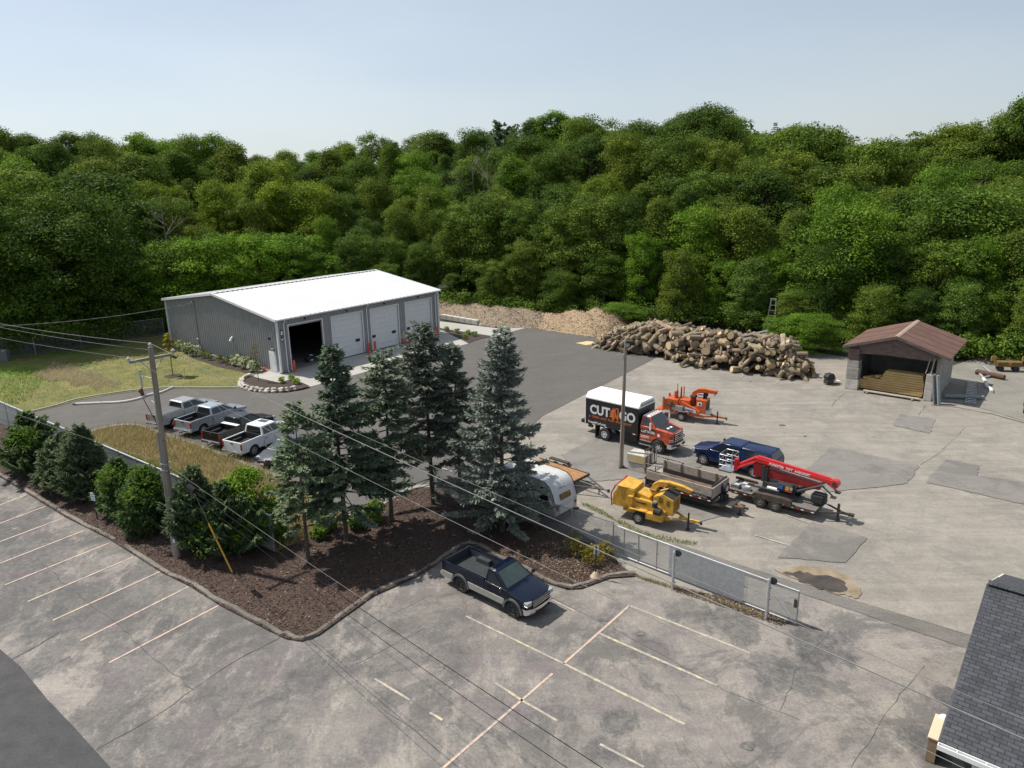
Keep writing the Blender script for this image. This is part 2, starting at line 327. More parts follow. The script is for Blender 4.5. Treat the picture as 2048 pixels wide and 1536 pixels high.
# --- painted markings
def lin(name,c,w):
    n=N(name); v=n.co(); f=n.ramp(n.noise(2.2,7,.75),(w,0),(w+.12,1))
    return n.fin(n.mix(f,(.27,.25,.23),n.ramp(n.noise(.5,2),(.4,c),(.6,(c[0],c[1]*1.1,c[2]*.9)))),.8)
m_pink=lin('faded_pink_line',(.47,.33,.29),.40); m_yel=lin('faded_yellow_line',(.46,.38,.27),.46); m_wht=lin('faded_white_line',(.44,.41,.36),.44)
def line(px,mat,w=.11,z=.014):
    a,b=at(*px[0],z),at(*px[1],z); d=(b-a).normalized(); s=Vector((-d.y,d.x,0))*w/2
    structure(MB().sheet([a-s,b-s,b+s,a+s],mat).build('parking_line'))
for a,b in (((218.3,1325.2),(436.6,1211)),((161,1281.3),(376.5,1173.5)),((105,1240.8),(320.8,1142.7)),((55.7,1202.8),(266.6,1113.7)),((10.3,1169.4),(218.3,1085.8)),((-40,1142),(169,1060.5)),((-80,1113),(128.3,1035.2)),((-110,1088),(90.5,1012.5)),((-140,1064),(52,990))): line((a,b),m_pink)
line(((1258.8,1210.8),(1127.6,1327.1)),m_pink); line(((1105,1347),(886.8,1535)),m_pink); line(((886.8,1535),(800,1610)),m_pink)
line(((1258.8,1210.8),(1500,1306)),m_yel,.13); line(((1199.2,1266.8),(1434.2,1370.6)),m_yel,.13); line(((931.8,1231.9),(1127.6,1327.1)),m_yel,.1); line(((1127.6,1327.1),(1369.3,1448.5)),m_yel,.13)
line(((990,1365),(1043.2,1400)),m_yel); line(((1043.2,1400),(1115,1442)),m_yel); line(((1200,1488),(1288,1534)),m_yel); line(((749.4,1357.1),(820,1400)),m_yel); line(((860,1425),(885,1440)),m_yel); line(((1070,1182),(1150,1222)),m_yel,.08)
line(((1465,990),(1618,1046)),m_wht,.09); line(((1300,962),(1480,1030)),m_wht,.07); line(((1510,1070),(1580,1091)),m_wht,.09); line(((1240,985),(1330,1015)),m_wht,.06)
for a in ((1352,731),(1415,743),(1481,755),(1550,767)): line((a,(a[0]+13,a[1]-10)),m_wht,.09)
def smooth_path(p,k=4):
    q=[]
    for i in range(len(p)-1):
        a,b,c,d=p[max(i-1,0)],p[i],p[i+1],p[min(i+2,len(p)-1)]
        for j in range(k):
            t=j/k; q.append(.5*((2*b)+(c-a)*t+(2*a-5*b+4*c-d)*t*t+(3*b-a-3*c+d)*t**3))
    return q+[p[-1]]
n=N('crack_fill'); mck=n.fin(n.ramp(n.noise(2,4),(.3,(.045,.043,.042)),(.7,(.14,.13,.12))),.9)
def crack(px,w=.05,jit=.06,mat=None,nm='pavement_crack'):
    p=P(px,.015 if not mat else .0135); p=smooth_path(p,4) if mat else p; q=[]
    for a,b in zip(p,p[1:]):
        k=max(2,int((b-a).length/.5))
        q+=[a.lerp(b,i/k)+Vector((random.uniform(-jit,jit)*.7,random.uniform(-jit,jit)*.7,0)) for i in range(k)]
    q.append(p[-1]); L=[];Rr=[]
    for i,x in enumerate(q):
        d=(q[min(i+1,len(q)-1)]-q[max(i-1,0)]).normalized(); s=Vector((-d.y,d.x,0))*w*random.uniform(.2,.7); L.append(x+s*.55); Rr.append(x-s*.55)
    m=len(q); structure(MB().add(L+Rr,[(i,i+1,m+i+1,m+i) for i in range(m-1)],mat or mck).build(nm))
crack([(190,1500),(300,1440),(390,1375),(470,1320),(560,1275)],.07); crack([(22,1320),(80,1288),(125,1260)],.07,.1); crack([(60,1352),(140,1312)],.05)
crack([(70,1115),(175,1205),(230,1240),(300,1310),(385,1378)],.06,.12); crack([(755,1412),(830,1460),(880,1505)],.04); crack([(1005,1132),(1090,1190),(1160,1222),(1260,1275),(1360,1330),(1450,1380),(1600,1440)],.03); crack([(1705,1536),(1745,1470),(1790,1400),(1850,1330)],.03,.08)
crack([(1020,752),(1120,715),(1230,690),(1330,660)],.05,.05); crack([(1665,815),(1672,800),(1690,785)],.05,.15); crack([(1837,830),(1850,812)],.06,.1); crack([(1860,809),(1920,815),(1985,828),(2048,845)],.16,.12); crack([(1930,855),(1880,905),(1840,930)],.04,.05); crack([(1525,1000),(1700,1045),(1800,1075)],.03,.1); crack([(1600,1167),(1742,1211),(1941,1270)],.05); crack([(1600,1186),(1770,1243),(1935,1297)],.05)
crack([(1200,1268),(1230,1330),(1290,1400),(1340,1440)],.02,.12); crack([(1670,1250),(1600,1330),(1560,1420)],.03,.15); crack([(700,1270),(860,1190)],.03); crack([(690,1340),(850,1255)],.03)
# oil spots and debris stains
n=N('oil_stain'); moil=n.fin(n.ramp(n.noise(4,5),(.35,(.06,.058,.055)),(.65,(.16,.15,.14))),.6)
for px in ((1280,1266),(1205,1238),(1085,756),(1160,752),(1130,741),(1495,1490),(1500,762),(1565,850),(1610,872)):
    c=at(*px,.016); rr=random.uniform(.12,.3)
    structure(MB().sheet([c+Vector((math.cos(t)*rr*random.uniform(.6,1.2),math.sin(t)*rr*random.uniform(.5,1.),0)) for t in np.linspace(0,6.28,13)[:-1]],moil).build('oil_stain'))
# --- kerbs
def kerb(name,px,w,h,mat,jit=0,side=1):
    p=smooth_path(P(px)) if not isinstance(px[0],Vector) else px; vs=[];n=len(p)
    for i,x in enumerate(p):
        d=(p[min(i+1,n-1)]-p[max(i-1,0)]).normalized(); s=Vector((-d.y,d.x,0))*side
        hh=h*(1+random.uniform(-jit,jit)); j=Vector((random.uniform(-jit,jit)*.15,random.uniform(-jit,jit)*.15,0))
        for u,z in ((0,-.05),(.0,hh*.7),(.12,hh),(.85,hh),(1,hh*.75),(1,-.05)): vs.append(x+s*w*u+Vector((0,0,z))+j)
    return structure(MB().add(vs,[(i*6+k,i*6+k+1,i*6+7+k,i*6+6+k) for i in range(n-1) for k in range(5)]+[tuple(range(6)),tuple(range(n*6-6,n*6))],mat).build(name,smooth=50))
m_akerb=pave('kerb_asphalt',(.22,.198,.172),(.36,.328,.285),(.15,.133,.115),.6,.16,0,.3)
m_ckerb=pave('kerb_concrete',(.44,.425,.39),(.54,.52,.48),(.36,.34,.3),.4,.08,0,.2)
kerb('kerb',KERB,.25,.13,m_akerb,.45)
kerb('kerb',[(55.6,826),(113,812),(153,800),(209,790),(258,783),(306,778),(345,776),(420,776.5),(482,776)],.22,.12,m_ckerb)
kerb('kerb',[(160,872),(175,864),(209,855),(250,849),(282,851),(316,862),(350,874.5),(414,896),(458,913),(499,929),(546,948),(610,972),(655,1000),(690,1028)],.35,.1,m_ckerb,.1,side=-1)
kerb('kerb',[(690,1033),(724,1026),(753,1011),(790,990),(824,974),(857,971),(890,973)],.45,.12,m_ckerb,.25,side=-1)
# --- apron and beds
sheet('concrete_apron',[(505,752),(540,742),(563,740),(700,705),(870,660),(905,668),(937,687),(814,718),(716,748),(621,773),(586,757),(558,765),(520,757)],.02,m_conc)
def soil(name,a,b,c=None):
    n=N(name); st=((.3,a),(.55,b)) if not c else ((.3,a),(.52,b),(.68,c))
    return n.fin(n.ramp(n.noise(7,8,.8),*st),.95,bump=n.noise(10,5,.8),bs=.9,bd=.05)
m_mulch=soil('bark_mulch',(.024,.014,.010),(.058,.035,.026),(.11,.07,.052)); m_bedm=soil('dark_mulch',(.022,.015,.012),(.05,.035,.028))
FENCE_A,FENCE_B=Vector((-13.24,36.31,0)),Vector((-43.68,59.31,0))
BED=KERB[1:]+[(1240,1130),(1225,1105),(1130,1048),(1050,1005),(1000,985),(930,985),(890,975),(857,975),(824,978),(753,1015),(724,1030),(690,1044),(549,1104)]
bedp=P(BED,.08)+[FENCE_B+Vector((0,0,.08)),at(-100,905,.08)]
structure(MB().sheet(bedp,m_mulch).build('mulch_bed'))
sheet('planting_bed',[(481,773),(480,765),(484,760),(505,753),(558,765),(586,757),(620,772),(603,777),(571,782),(533,783),(501,780)],.16,m_bedm)
sheet('planting_bed',[(879,656),(985,672),(958,679),(936,686),(900,668)],.035,m_bedm)
sheet('planting_bed',[(352,694),(400,698),(470,722),(520,738),(500,747),(440,735),(380,715)],.035,m_bedm)
n=N('lawn'); v=n.co(); xs=n.n('SeparateXYZ',{0:v}).outputs
g=n.ramp(n.noise(.35,7,.7),(.33,(.085,.105,.024)),(.52,(.15,.145,.042)),(.7,(.24,.19,.08)))
g2=n.ramp(n.noise(.6,6,.7),(.35,(.085,.165,.018)),(.6,(.15,.22,.034)))
lf=n.n('MapRange',{0:xs[0],1:-46.,2:-54.}).outputs[0]
g=n.mix(n.math('MULTIPLY',lf,n.ramp(n.noise(.2,4),(.42,0),(.54,1))),g,g2)
g=n.mix(1,g,n.ramp(n.noise(5,6,.8),(.3,.6),(.7,1.25)),'MULTIPLY')
m_lawn=n.fin(g,.95,bump=n.noise(6,6,.8),bs=.8,bd=.08)
n=N('dry_verge'); m_verge=n.fin(n.mix(n.ramp(n.noise(.5,5),(.52,0),(.68,.8)),n.ramp(n.noise(.8,8,.75),(.3,(.19,.14,.062)),(.65,(.34,.265,.13))),(.10,.13,.03)),.95,bump=n.noise(5,6,.8),bs=.9,bd=.1)
LAWN=[(55.6,827),(113,813),(153,801),(209,791),(258,784),(306,779),(345,777),(482,777),(480,765),(484,760),(505,752),(440,728),(352,698),(345,690),(335,655),(100,655),(-300,680),(-300,850),(0,848)]
sheet('lawn',LAWN,.03,m_lawn)
VERGE=[(172,866),(209,857),(250,851),(282,853),(316,864),(350,876),(414,898),(458,915),(499,931),(546,950),(610,974),(655,1002),(690,1044),(549,1104)]
vp=P(VERGE,.07)+[FENCE_A.lerp(FENCE_B,t)+Vector((0.05,.08,.07)) for t in (.1,.3,.5,.7,.78)]
structure(MB().sheet(vp,m_verge).build('grass_verge'))
def inpoly(poly,cnt,seed=1):
    g=np.random.default_rng(seed); q=np.array([(p.x,p.y) for p in poly]); lo,hi=q.min(0),q.max(0); out=np.zeros((0,2))
    while len(out)<cnt:
        s=g.uniform(lo,hi,(cnt*2,2)); c=np.zeros(len(s),bool)
        for (x1,y1),(x2,y2) in zip(q,np.roll(q,-1,0)):
            c^=((y1>s[:,1])!=(y2>s[:,1]))&(s[:,0]<(x2-x1)*(s[:,1]-y1)/(y2-y1+1e-12)+x1)
        out=np.concatenate([out,s[c]])
    return out[:cnt]
def leafmat(name,*stops,trans=.3,rough=.6,objcol=True):
    n=N(name); a=n.n('Attribute',attribute_name='rnd').outputs['Fac']; c=n.ramp(a,*stops)
    if objcol: c=n.mix(1,c,n.n('ObjectInfo').outputs['Color'],'MULTIPLY')
    return n.fin(c,rough,trans=trans,spec=.3)
m_blade=leafmat('dry_grass_blades',(0,(.25,.185,.085)),(.4,(.38,.30,.155)),(.74,(.50,.42,.25)),(.8,(.17,.20,.05)),(1,(.12,.17,.035)),objcol=False)
m_bladeg=leafmat('green_grass_blades',(0,(.13,.21,.025)),(.6,(.19,.27,.04)),(1,(.33,.30,.10)),objcol=False)
m_chip=leafmat('bark_chips',(0,(.018,.011,.008)),(.6,(.058,.035,.026)),(.92,(.11,.07,.052)),(1,(.28,.23,.2)),trans=0,objcol=False)
m_leaflit=leafmat('dry_leaf_litter',(0,(.05,.03,.02)),(.55,(.12,.075,.05)),(.88,(.22,.16,.11)),(1,(.42,.36,.3)),trans=0,objcol=False)
def blades(name,pts,mat,h,w,lean=(0,0),seed=2,z=0.,zf=None,thin=1.):
    g=np.random.default_rng(seed); m=len(pts); a=g.uniform(0,6.28,m); hh=g.uniform(*h,m)
    d=np.stack([np.cos(a),np.sin(a),0*a],-1)*w/2; b=np.concatenate([pts,np.full((m,1),z)],1)
    tip=b+np.stack([lean[0]*hh+g.normal(0,.25,m)*hh,lean[1]*hh+g.normal(0,.25,m)*hh,hh],-1)
    v=np.stack([b-d,b+d,tip],1).reshape(-1,3); f=np.arange(m*3).reshape(m,3)
    return tag(ob(npmesh(name,v,f,mat,{'rnd':g.random(m)}),name),kind='stuff')
def flakes(name,pts,mat,size,z,seed=3,flat=.35):
    g=np.random.default_rng(seed); m=len(pts); a=g.uniform(0,6.28,m); s=g.uniform(*size,m)
    x=np.stack([np.cos(a),np.sin(a),g.normal(0,flat,m)],-1)*s[:,None]; y=np.stack([-np.sin(a),np.cos(a),g.normal(0,flat,m)],-1)*(s*g.uniform(.25,.6,m))[:,None]
    c=np.concatenate([pts,(z+g.uniform(0,.04,m))[:,None]],1)
    v=np.stack([c-x-y,c+x-y,c+x+y,c-x+y],1).reshape(-1,3)
    return tag(ob(npmesh(name,v,np.arange(m*4).reshape(m,4),mat,{'rnd':g.random(m)**1.3}),name),kind='stuff')
blades('dry_grass',inpoly(vp,26000,4),m_blade,(.25,.75),.035,(.35,-.15),z=.05)
blades('weeds',inpoly([FENCE_A.lerp(FENCE_B,.0),FENCE_A.lerp(FENCE_B,.75),FENCE_A.lerp(FENCE_B,.75)+Vector((.9,1.4,0)),FENCE_A.lerp(FENCE_B,.35)+Vector((1.8,2.6,0)),FENCE_A+Vector((1.,1.4,0))],6000,33),m_bladeg,(.2,.8),.06,(.2,0),34,.05)
blades('dry_grass',inpoly(P([(62,752),(92,741),(104,727),(128,735),(141,730),(160,745),(198,748),(214,762),(238,764),(232,778),(204,772),(196,786),(172,770),(148,776),(132,762),(98,764)]),4500,5),leafmat('pale_seed_grass',(0,(.30,.24,.14)),(.6,(.48,.40,.27)),(1,(.6,.52,.38)),objcol=False),(.2,.55),.03,(.7,.1),6,.03)
blades('lawn_grass',inpoly(P(LAWN),16000,8),m_bladeg,(.06,.2),.05,(.1,0),9,.03)
blades('weeds',inpoly(P([(-40,740),(75,735),(90,760),(60,800),(30,812),(-40,800)]),2600,10),m_bladeg,(.08,.3),.05,(.1,0),11,.03)
blades('weeds',inpoly(P([(1215,1035),(1240,1040),(1300,1068),(1395,1085),(1390,1092),(1290,1078)]),900,12),m_bladeg,(.05,.2),.03,(0,0),13,.0)
blades('weeds',inpoly(P([(1160,1003),(1200,1018),(1225,1035),(1222,1038),(1165,1012)]),350,32),m_bladeg,(.05,.22),.03,(0,0),14,.0)
blades('weeds',inpoly(P([(1272,1150),(1400,1190),(1530,1232),(1530,1238),(1400,1196),(1272,1156)]),1200,14),m_blade,(.05,.2),.03,(0,0),15,.0)
flakes('mulch_chips',inpoly(bedp,26000,16),m_chip,(.02,.06),.085)
flakes('leaf_litter',inpoly(P([(990,1110),(1100,1085),(1200,1105),(1225,1150),(1150,1170),(1060,1135)]),4500,17),m_leaflit,(.015,.045),.1,5)
flakes('gravel',inpoly(P([(1345,1170),(1460,1198),(1590,1243),(1560,1252),(1440,1212),(1340,1180)]),1800,18),m_leaflit,(.02,.05),.015,7)
# ---------------------------------------------------------------- warehouse
UX=Vector((math.cos(R(50.506)),math.sin(R(50.506)),0)); UY=Vector((-UX.y,UX.x,0))
wh=thing('warehouse','grey metal warehouse with white roof and four tall roller door openings','warehouse',(-24.05,74.15,0),50.506)
BL,BD,EH,RH=23.2,23.3,5.75,7.38   # length along the front, depth, eave and ridge heights
n=N('grey_ribbed_cladding'); mclad=n.fin(n.ramp(n.noise(1.2,5),(.3,(.235,.238,.243)),(.7,(.285,.289,.295))),.5,.15,spec=.4)
n=N('white_standing_seam'); mroof=n.fin(n.ramp(n.noise(.7,7,.7,n.map(n.co(),(.3,1,1))),(.3,(.575,.58,.585)),(.65,(.63,.635,.64))),.45,0,spec=.4)
mtrim=M('white_trim',(.66,.67,.67),.5,0,.05); mdoor=M('white_door_panel',(.62,.64,.65),.55,0,.04)
def ribs(mb,a,d,length,zf,out,mat,pitch=.3,skip=()):
    """profiled sheet: a trapezoid rib every pitch metres; zf(t)->(z0,z1) list"""
    a=Vector(a);d=Vector(d);out=Vector(out); k=int(length/pitch)
    for i in range(k):
        t=(i+.5)*pitch
        for z0,z1 in zf(t):
            if z1-z0<.05: continue
            p=[]
            for z in (z0,z1):
                for u,o in ((-.12,0),(-.06,.075),(.05,.075),(.11,0)):
                    p.append(a+d*(t+u)+out*o+Vector((0,0,z)))
            mb.add(p,[(0,1,5,4),(1,2,6,5),(2,3,7,6)],mat)
DO=[(1.3,5.5),(6.8,11.05),(12.3,16.55),(17.75,22.05)]; DH=4.93
gz=lambda y: EH+(RH-EH)*(1-abs(y-BD/2)/(BD/2))
mb=MB()   # front wall with openings
xs=[0]+[q for d in DO for q in d]+[BL]
for i in range(0,len(xs),2): mb.hexa([(xs[i],0,.1),(xs[i+1],0,.1),(xs[i+1],.2,.1),(xs[i],.2,.1),(xs[i],0,EH),(xs[i+1],0,EH),(xs[i+1],.2,EH),(xs[i],.2,EH)],mclad)
for a,b in DO: mb.hexa([(a,0,DH),(b,0,DH),(b,.2,DH),(a,.2,DH),(a,0,EH),(b,0,EH),(b,.2,EH),(a,.2,EH)],mclad)
def zfr(t):
    for a,b in DO:
        if a-.12<t<b+.12: return [(DH+.12,EH-.1)]
    return [(.15,EH-.1)]
ribs(mb,(0,0,0),(1,0,0),BL,zfr,(0,-1,0),mclad,.42)
mb.build('front_wall',wh,fixn=False)
mb=MB(); mb.prism([(0.21,.1),(BD,.1),(BD,EH),(BD/2,RH),(0.21,gz(.21))],0,.2,mclad,ax='xz')
mb.v=[(y,x,z) for x,y,z in mb.v]
def zfs(t): return [(2.3,gz(t)-.12)] if .62<t<1.98 else [(.15,gz(t)-.12)]
ribs(mb,(0,0,0),(0,1,0),BD,zfs,(-1,0,0),mclad,.42); mb.build('side_wall',wh)
mb=MB(); mb.prism([(0.21,.1),(BD,.1),(BD,EH),(BD/2,RH),(0.21,gz(.21))],BL-.2,BL,mclad); mb.v=[(y,x,z) for x,y,z in mb.v]; mb.build('side_wall',wh)
MB().box((BL/2,BD-.11,EH/2),(BL-.42,.2,EH-.2),mclad).build('back_wall',wh)
mb=MB()
for s in (0,1):
    y0,y1=((-.35,BD/2) if s==0 else (BD+.35,BD/2)); z0=EH-(RH-EH)*.35/(BD/2)
    p=[(-.3,y0,z0+.02),(BL+.3,y0,z0+.02),(BL+.3,y1,RH+.02),(-.3,y1,RH+.02)]
    mb.hexa(p+[(x,y,z+.09) for x,y,z in p],mroof)
    k=int((BL+.6)/.61)
    for i in range(k+1):
        x=-.3+i*.61; sgn=1
        q=[(x-.05,y0,z0+.11),(x+.05,y0,z0+.11),(x+.05,y1,RH+.11),(x-.05,y1,RH+.11)]
        mb.hexa(q+[(a,b,c+.055) for a,b,c in q],mroof)
roof=mb.build('roof',wh)
mb=MB()
for i in range(int(BL/.61)): mb.box((-.0+i*.61+.3,BD/2-.28,RH+.13),(.36,.1,.09),darkst)
mb.build('ridge_closure',roof)
mb=MB(); mb.prism([(BD/2-.22,RH+.14),(BD/2,RH+.21),(BD/2+.22,RH+.14)],-.3,BL+.3,mroof); mb.v=[(y,x,z) for x,y,z in mb.v]; mb.build('ridge_cap',roof)
mb=MB().box((BL/2,-.41,EH-.02),(BL+.66,.13,.15),mtrim); mb.build('gutter',wh,bevel=.02)
mb=MB()
for s,x in ((-1,-.36),(1,BL+.36)):
    for y0,y1 in ((-.35,BD/2),(BD+.35,BD/2)):
        z0=EH-.06
        mb=MB(); mb.hexa([(x-.04,y0,z0-.12),(x+.04,y0,z0-.12),(x+.04,y1,RH-.1),(x-.04,y1,RH-.1),(x-.04,y0,z0+.12),(x+.04,y0,z0+.12),(x+.04,y1,RH+.14),(x-.04,y1,RH+.14)],mtrim); mb.build('rake_trim',wh)
pass
for x,y in ((-.06,-.06),(-.06,BD+.04),(BL+.06,-.06)): MB().box((x,y,EH/2),(.2,.2,EH-.3),mtrim).build('corner_trim',wh,bevel=.01)
for x in (.72,11.7,22.75):
    MB().tube([(x,-.42,EH-.1),(x,-.35,EH-.3),(x,-.12,EH-.45),(x,-.12,.25),(x,-.3,.12)],.065,mtrim,8).build('downpipe',wh,smooth=40)
mfoot=M('dark_plinth',(.10,.11,.10),.85)
for a,b in zip([-.05]+[d[1] for d in DO],[d[0] for d in DO]+[BL+.05]): MB().box(((a+b)/2,.04,.07),(b-a,.24,.16),mfoot).build('plinth',wh)
MB().box((.04,BD/2+.2,.07),(.24,BD-.1,.16),M('white_plinth',(.55,.55,.53),.8)).build('plinth',wh)
for i,(a,b) in enumerate(DO):
    mb=MB()
    for x in (a-.06,b+.06): mb.box((x,-.03,DH/2),(.12,.1,DH),mtrim)
    mb.box(((a+b)/2,-.03,DH+.06),(b-a+.24,.1,.12),mtrim); mb.build('door_frame',wh)
    MB().box(((a+b)/2,-.09,DH+.42),(.16,.2,.14),black).build('wall_light',wh)
    if i:
        mb=MB(); nsl=8
        for j in range(nsl):
            z0=.06+j*(DH-.06)/nsl; z1=z0+(DH-.06)/nsl-.012
            mb.hexa([(a,.10,z0),(b,.10,z0),(b,.16,z0),(a,.16,z0),(a,.10,z1),(b,.10,z1),(b,.16,z1),(a,.16,z1)],mdoor)
        d=mb.build('roller_door',wh)
        for x in (a+.35,b-.75):
            MB().box((x,.085,1.72),(.6,.04,.32),black).build('door_window',d)
        mb=MB()
        MB().box(((a+b)/2,.09,.06),(b-a,.05,.09),black).build('bottom_seal',d)
    else:
        mb=MB()
        for j in range(6): mb.box(((a+b)/2,.5+j*.6,DH-.15),(b-a,.58,.05),mdoor)
        mb.build('roller_door',wh)
# interior: slab, flat dark panel in front of the back wall
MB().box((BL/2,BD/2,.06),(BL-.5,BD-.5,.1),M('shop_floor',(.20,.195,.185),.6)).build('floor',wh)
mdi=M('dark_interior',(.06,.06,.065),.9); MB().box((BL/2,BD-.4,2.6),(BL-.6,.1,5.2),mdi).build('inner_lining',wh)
# personnel door, meter, conduit mast, vent, light on the gable side (x=0 plane, outward -x)
mb=MB().box((-.03,1.3,1.15),(.1,1.22,2.2),mtrim); pd=mb.build('personnel_door',wh); MB().box((-.05,1.3,1.1),(.09,.98,2.02),mdoor).build('door_leaf',pd); MB().cyl((-.14,.95,1.05),(-.09,.95,1.05),.04,steel).build('door_handle',pd)
MB().box((-.2,1.0,2.55),(.3,.35,.12),steel).build('wall_light',wh)
MB().box((-.12,1.5,3.64),(.2,.25,.22),black).build('wall_light',wh)
mb=MB().tube([(-.12,16.4,.9),(-.12,16.4,5.9),(-.18,16.4,6.15),(-.34,16.4,6.1),(-.38,16.4,5.95)],.06,steel,8); cm=mb.build('conduit_mast',wh,smooth=50)
MB().box((-.14,16.4,1.45),(.22,.42,.6),steel).cyl((-.24,16.4,1.6),(-.34,16.4,1.6),.13,alu,n=12).build('meter_box',wh)
MB().tube([(-.1,8.73,2.9),(-.24,8.73,2.75),(-.4,8.73,2.45)],[.1,.14,.2],mtrim,8).build('wall_vent',wh)
mb=MB(); mgr=M('green_sign',(.03,.10,.085),.6); mb.box((.42,-.06,4.02),(.34,.03,1.25),mgr); mb.box((.42,-.08,4.3),(.17,.02,.4),white); mb.prism([(.28,3.62),(.56,3.75),(.5,3.55),(.34,3.5)],-.09,-.07,white); mb.build('wall_sign',wh)
def WP(x,y,z=0): v=UX*x+UY*y+Vector((-24.05,74.15,0)); return Vector((v.x,v.y,z))
# contents glimpsed in the open bay
t=thing('wheelbarrow','small machine with a white drum parked just inside the dark open bay','machine',WP(4.6,1.6,.11),60)
MB().box((0,0,.5),(.9,.5,.4),darkst,top=1.2).build('tub',t,bevel=.03); MB().cyl((-.35,-.1,.28),(-.35,.1,.28),.2,black,n=14).build('wheel',t,smooth=40); MB().cyl((.35,0,.1),(.35,0,.75),.22,white,n=14).build('drum',t,smooth=40)
ms=M('blue_bin',(.03,.05,.14),.6); MB().box((0,0,.25),(.7,.5,.5),ms,top=1.1).box((0,0,.53),(.82,.6,.06),ms)
t=thing('tool_chest','dark blue tool chest standing on the floor of the open bay','chest',WP(3.2,3.4,.11),50); MB().box((0,0,.45),(1.0,.5,.8),ms).build('body',t,bevel=.02); MB().box((0,0,.88),(1.05,.54,.06),darkst).build('lid',t)
for k in range(3): MB().box((0,-.265,.25+k*.22),(.8,.03,.03),alu).build('drawer_handle',t)
# bollards
mor=M('orange_bollard',(.62,.075,.028),.5,0,.1)
bl_txt=['orange bollard at the left jamb of the open dark bay','orange bollard at the right jamb of the open dark bay','orange bollard at the left jamb of the closed door next to the open bay','orange bollard at the right jamb of the closed door next to the open bay','orange bollard at the left jamb of the third warehouse door','orange bollard at the right jamb of the third warehouse door','orange bollard at the left jamb of the farthest warehouse door','orange bollard at the right jamb of the farthest warehouse door']
for i,(x,l) in enumerate(zip([q+s for d in DO for q,s in ((d[0],-.12),(d[1],.15))],bl_txt)):
    o=MB().cyl((0,0,0),(0,0,1.25),.13,mor,n=14).cyl((0,0,1.25),(0,0,1.31),.13,mor,r1=.06,n=14).build('bollard',smooth=40); o.location=WP(x,-.62,.02); tag(o,l,'bollard','bollards by the warehouse doors')
o=thing('traffic_cone','small orange traffic cone on the pavement by the grey wall','traffic cone',at(529,742,.02)); MB().cyl((0,0,.04),(0,0,.7),.17,mor,r1=.03,n=12).build('cone',o,smooth=60); MB().box((0,0,.02),(.42,.42,.04),mor).build('base',o); MB().cyl((0,0,.34),(0,0,.46),.108,white,r1=.08,n=12,caps=False).build('collar',o)
# ---------------------------------------------------------------- retaining wall of concrete blocks, stone edging
for i in range(6):
    a=at(957,650); d=(at(876,636)-a).normalized(); o=MB().box((0,0,.33),(1.18,.6,.66),concrete).build('concrete_block',bevel=.03)
    o.location=a+d*(i*1.22+.6)+Vector((0,0,0)); o.rotation_euler=(0,0,math.atan2(d.y,d.x)); w=['nearest the wood chips at the free end','second from the free end','third from the free end','fourth from the free end','fifth from the free end','last before the warehouse corner'][i]
    tag(o,'pale concrete block of the low retaining row, '+w,'block','pale blocks of the low retaining row')
o=MB().box((0,0,.14),(.5,.4,.28),concrete,top=.8).build('concrete_rubble',bevel=.05); o.location=at(961,652); tag(o,'small pale concrete lump at the end of the low retaining row','rubble')
ED=smooth_path(P([(603,778),(571,783.5),(533,785),(505,782),(484,776),(480,768),(483,760),(492,755),(505,752)],.0),8)
mst=M('white_limestone',(.50,.46,.40),.9,0,.16,3,bs=.4)
acc=0;last=ED[0];si=0
def stone(sz,seed):
    g=np.random.default_rng(seed); b=bmesh.new(); bmesh.ops.create_icosphere(b,subdivisions=2,radius=1)
    for v in b.verts: v.co=Vector((v.co.x*sz[0],v.co.y*sz[1],v.co.z*sz[2]))*(1+g.normal(0,.09))
    me=bpy.data.meshes.new('stone'); b.to_mesh(me); b.free(); me.materials.append(mst); me.shade_smooth(); me.set_sharp_from_angle(angle=R(35)); return me
SM=[stone((random.uniform(.24,.36),random.uniform(.18,.26),random.uniform(.13,.19)),i) for i in range(7)]
big=0
for row,(off,zz,stp) in enumerate(((0,.08,.55),(-.22,.27,.6))):
    acc=0
    for i in range(1,len(ED)):
        acc+=(ED[i]-ED[i-1]).length
        if acc>stp:
            acc=0; d=(ED[i]-ED[i-1]).normalized(); s=Vector((-d.y,d.x,0))
            o=ob(SM[si%7],'edging_stone'); o.location=ED[i]-s*off*-1+Vector((0,0,zz)); o.rotation_euler=(random.uniform(-.2,.2),random.uniform(-.2,.2),math.atan2(d.y,d.x)+random.uniform(-.3,.3)); o.scale=[random.uniform(.8,1.15)]*3
            tag(o,('rough white stone in the lower course' if row==0 else 'rough white stone in the upper course')+' edging the curved mulch bed','stone','white stones edging the mulch bed, '+('lower course' if row==0 else 'upper course')); si+=1
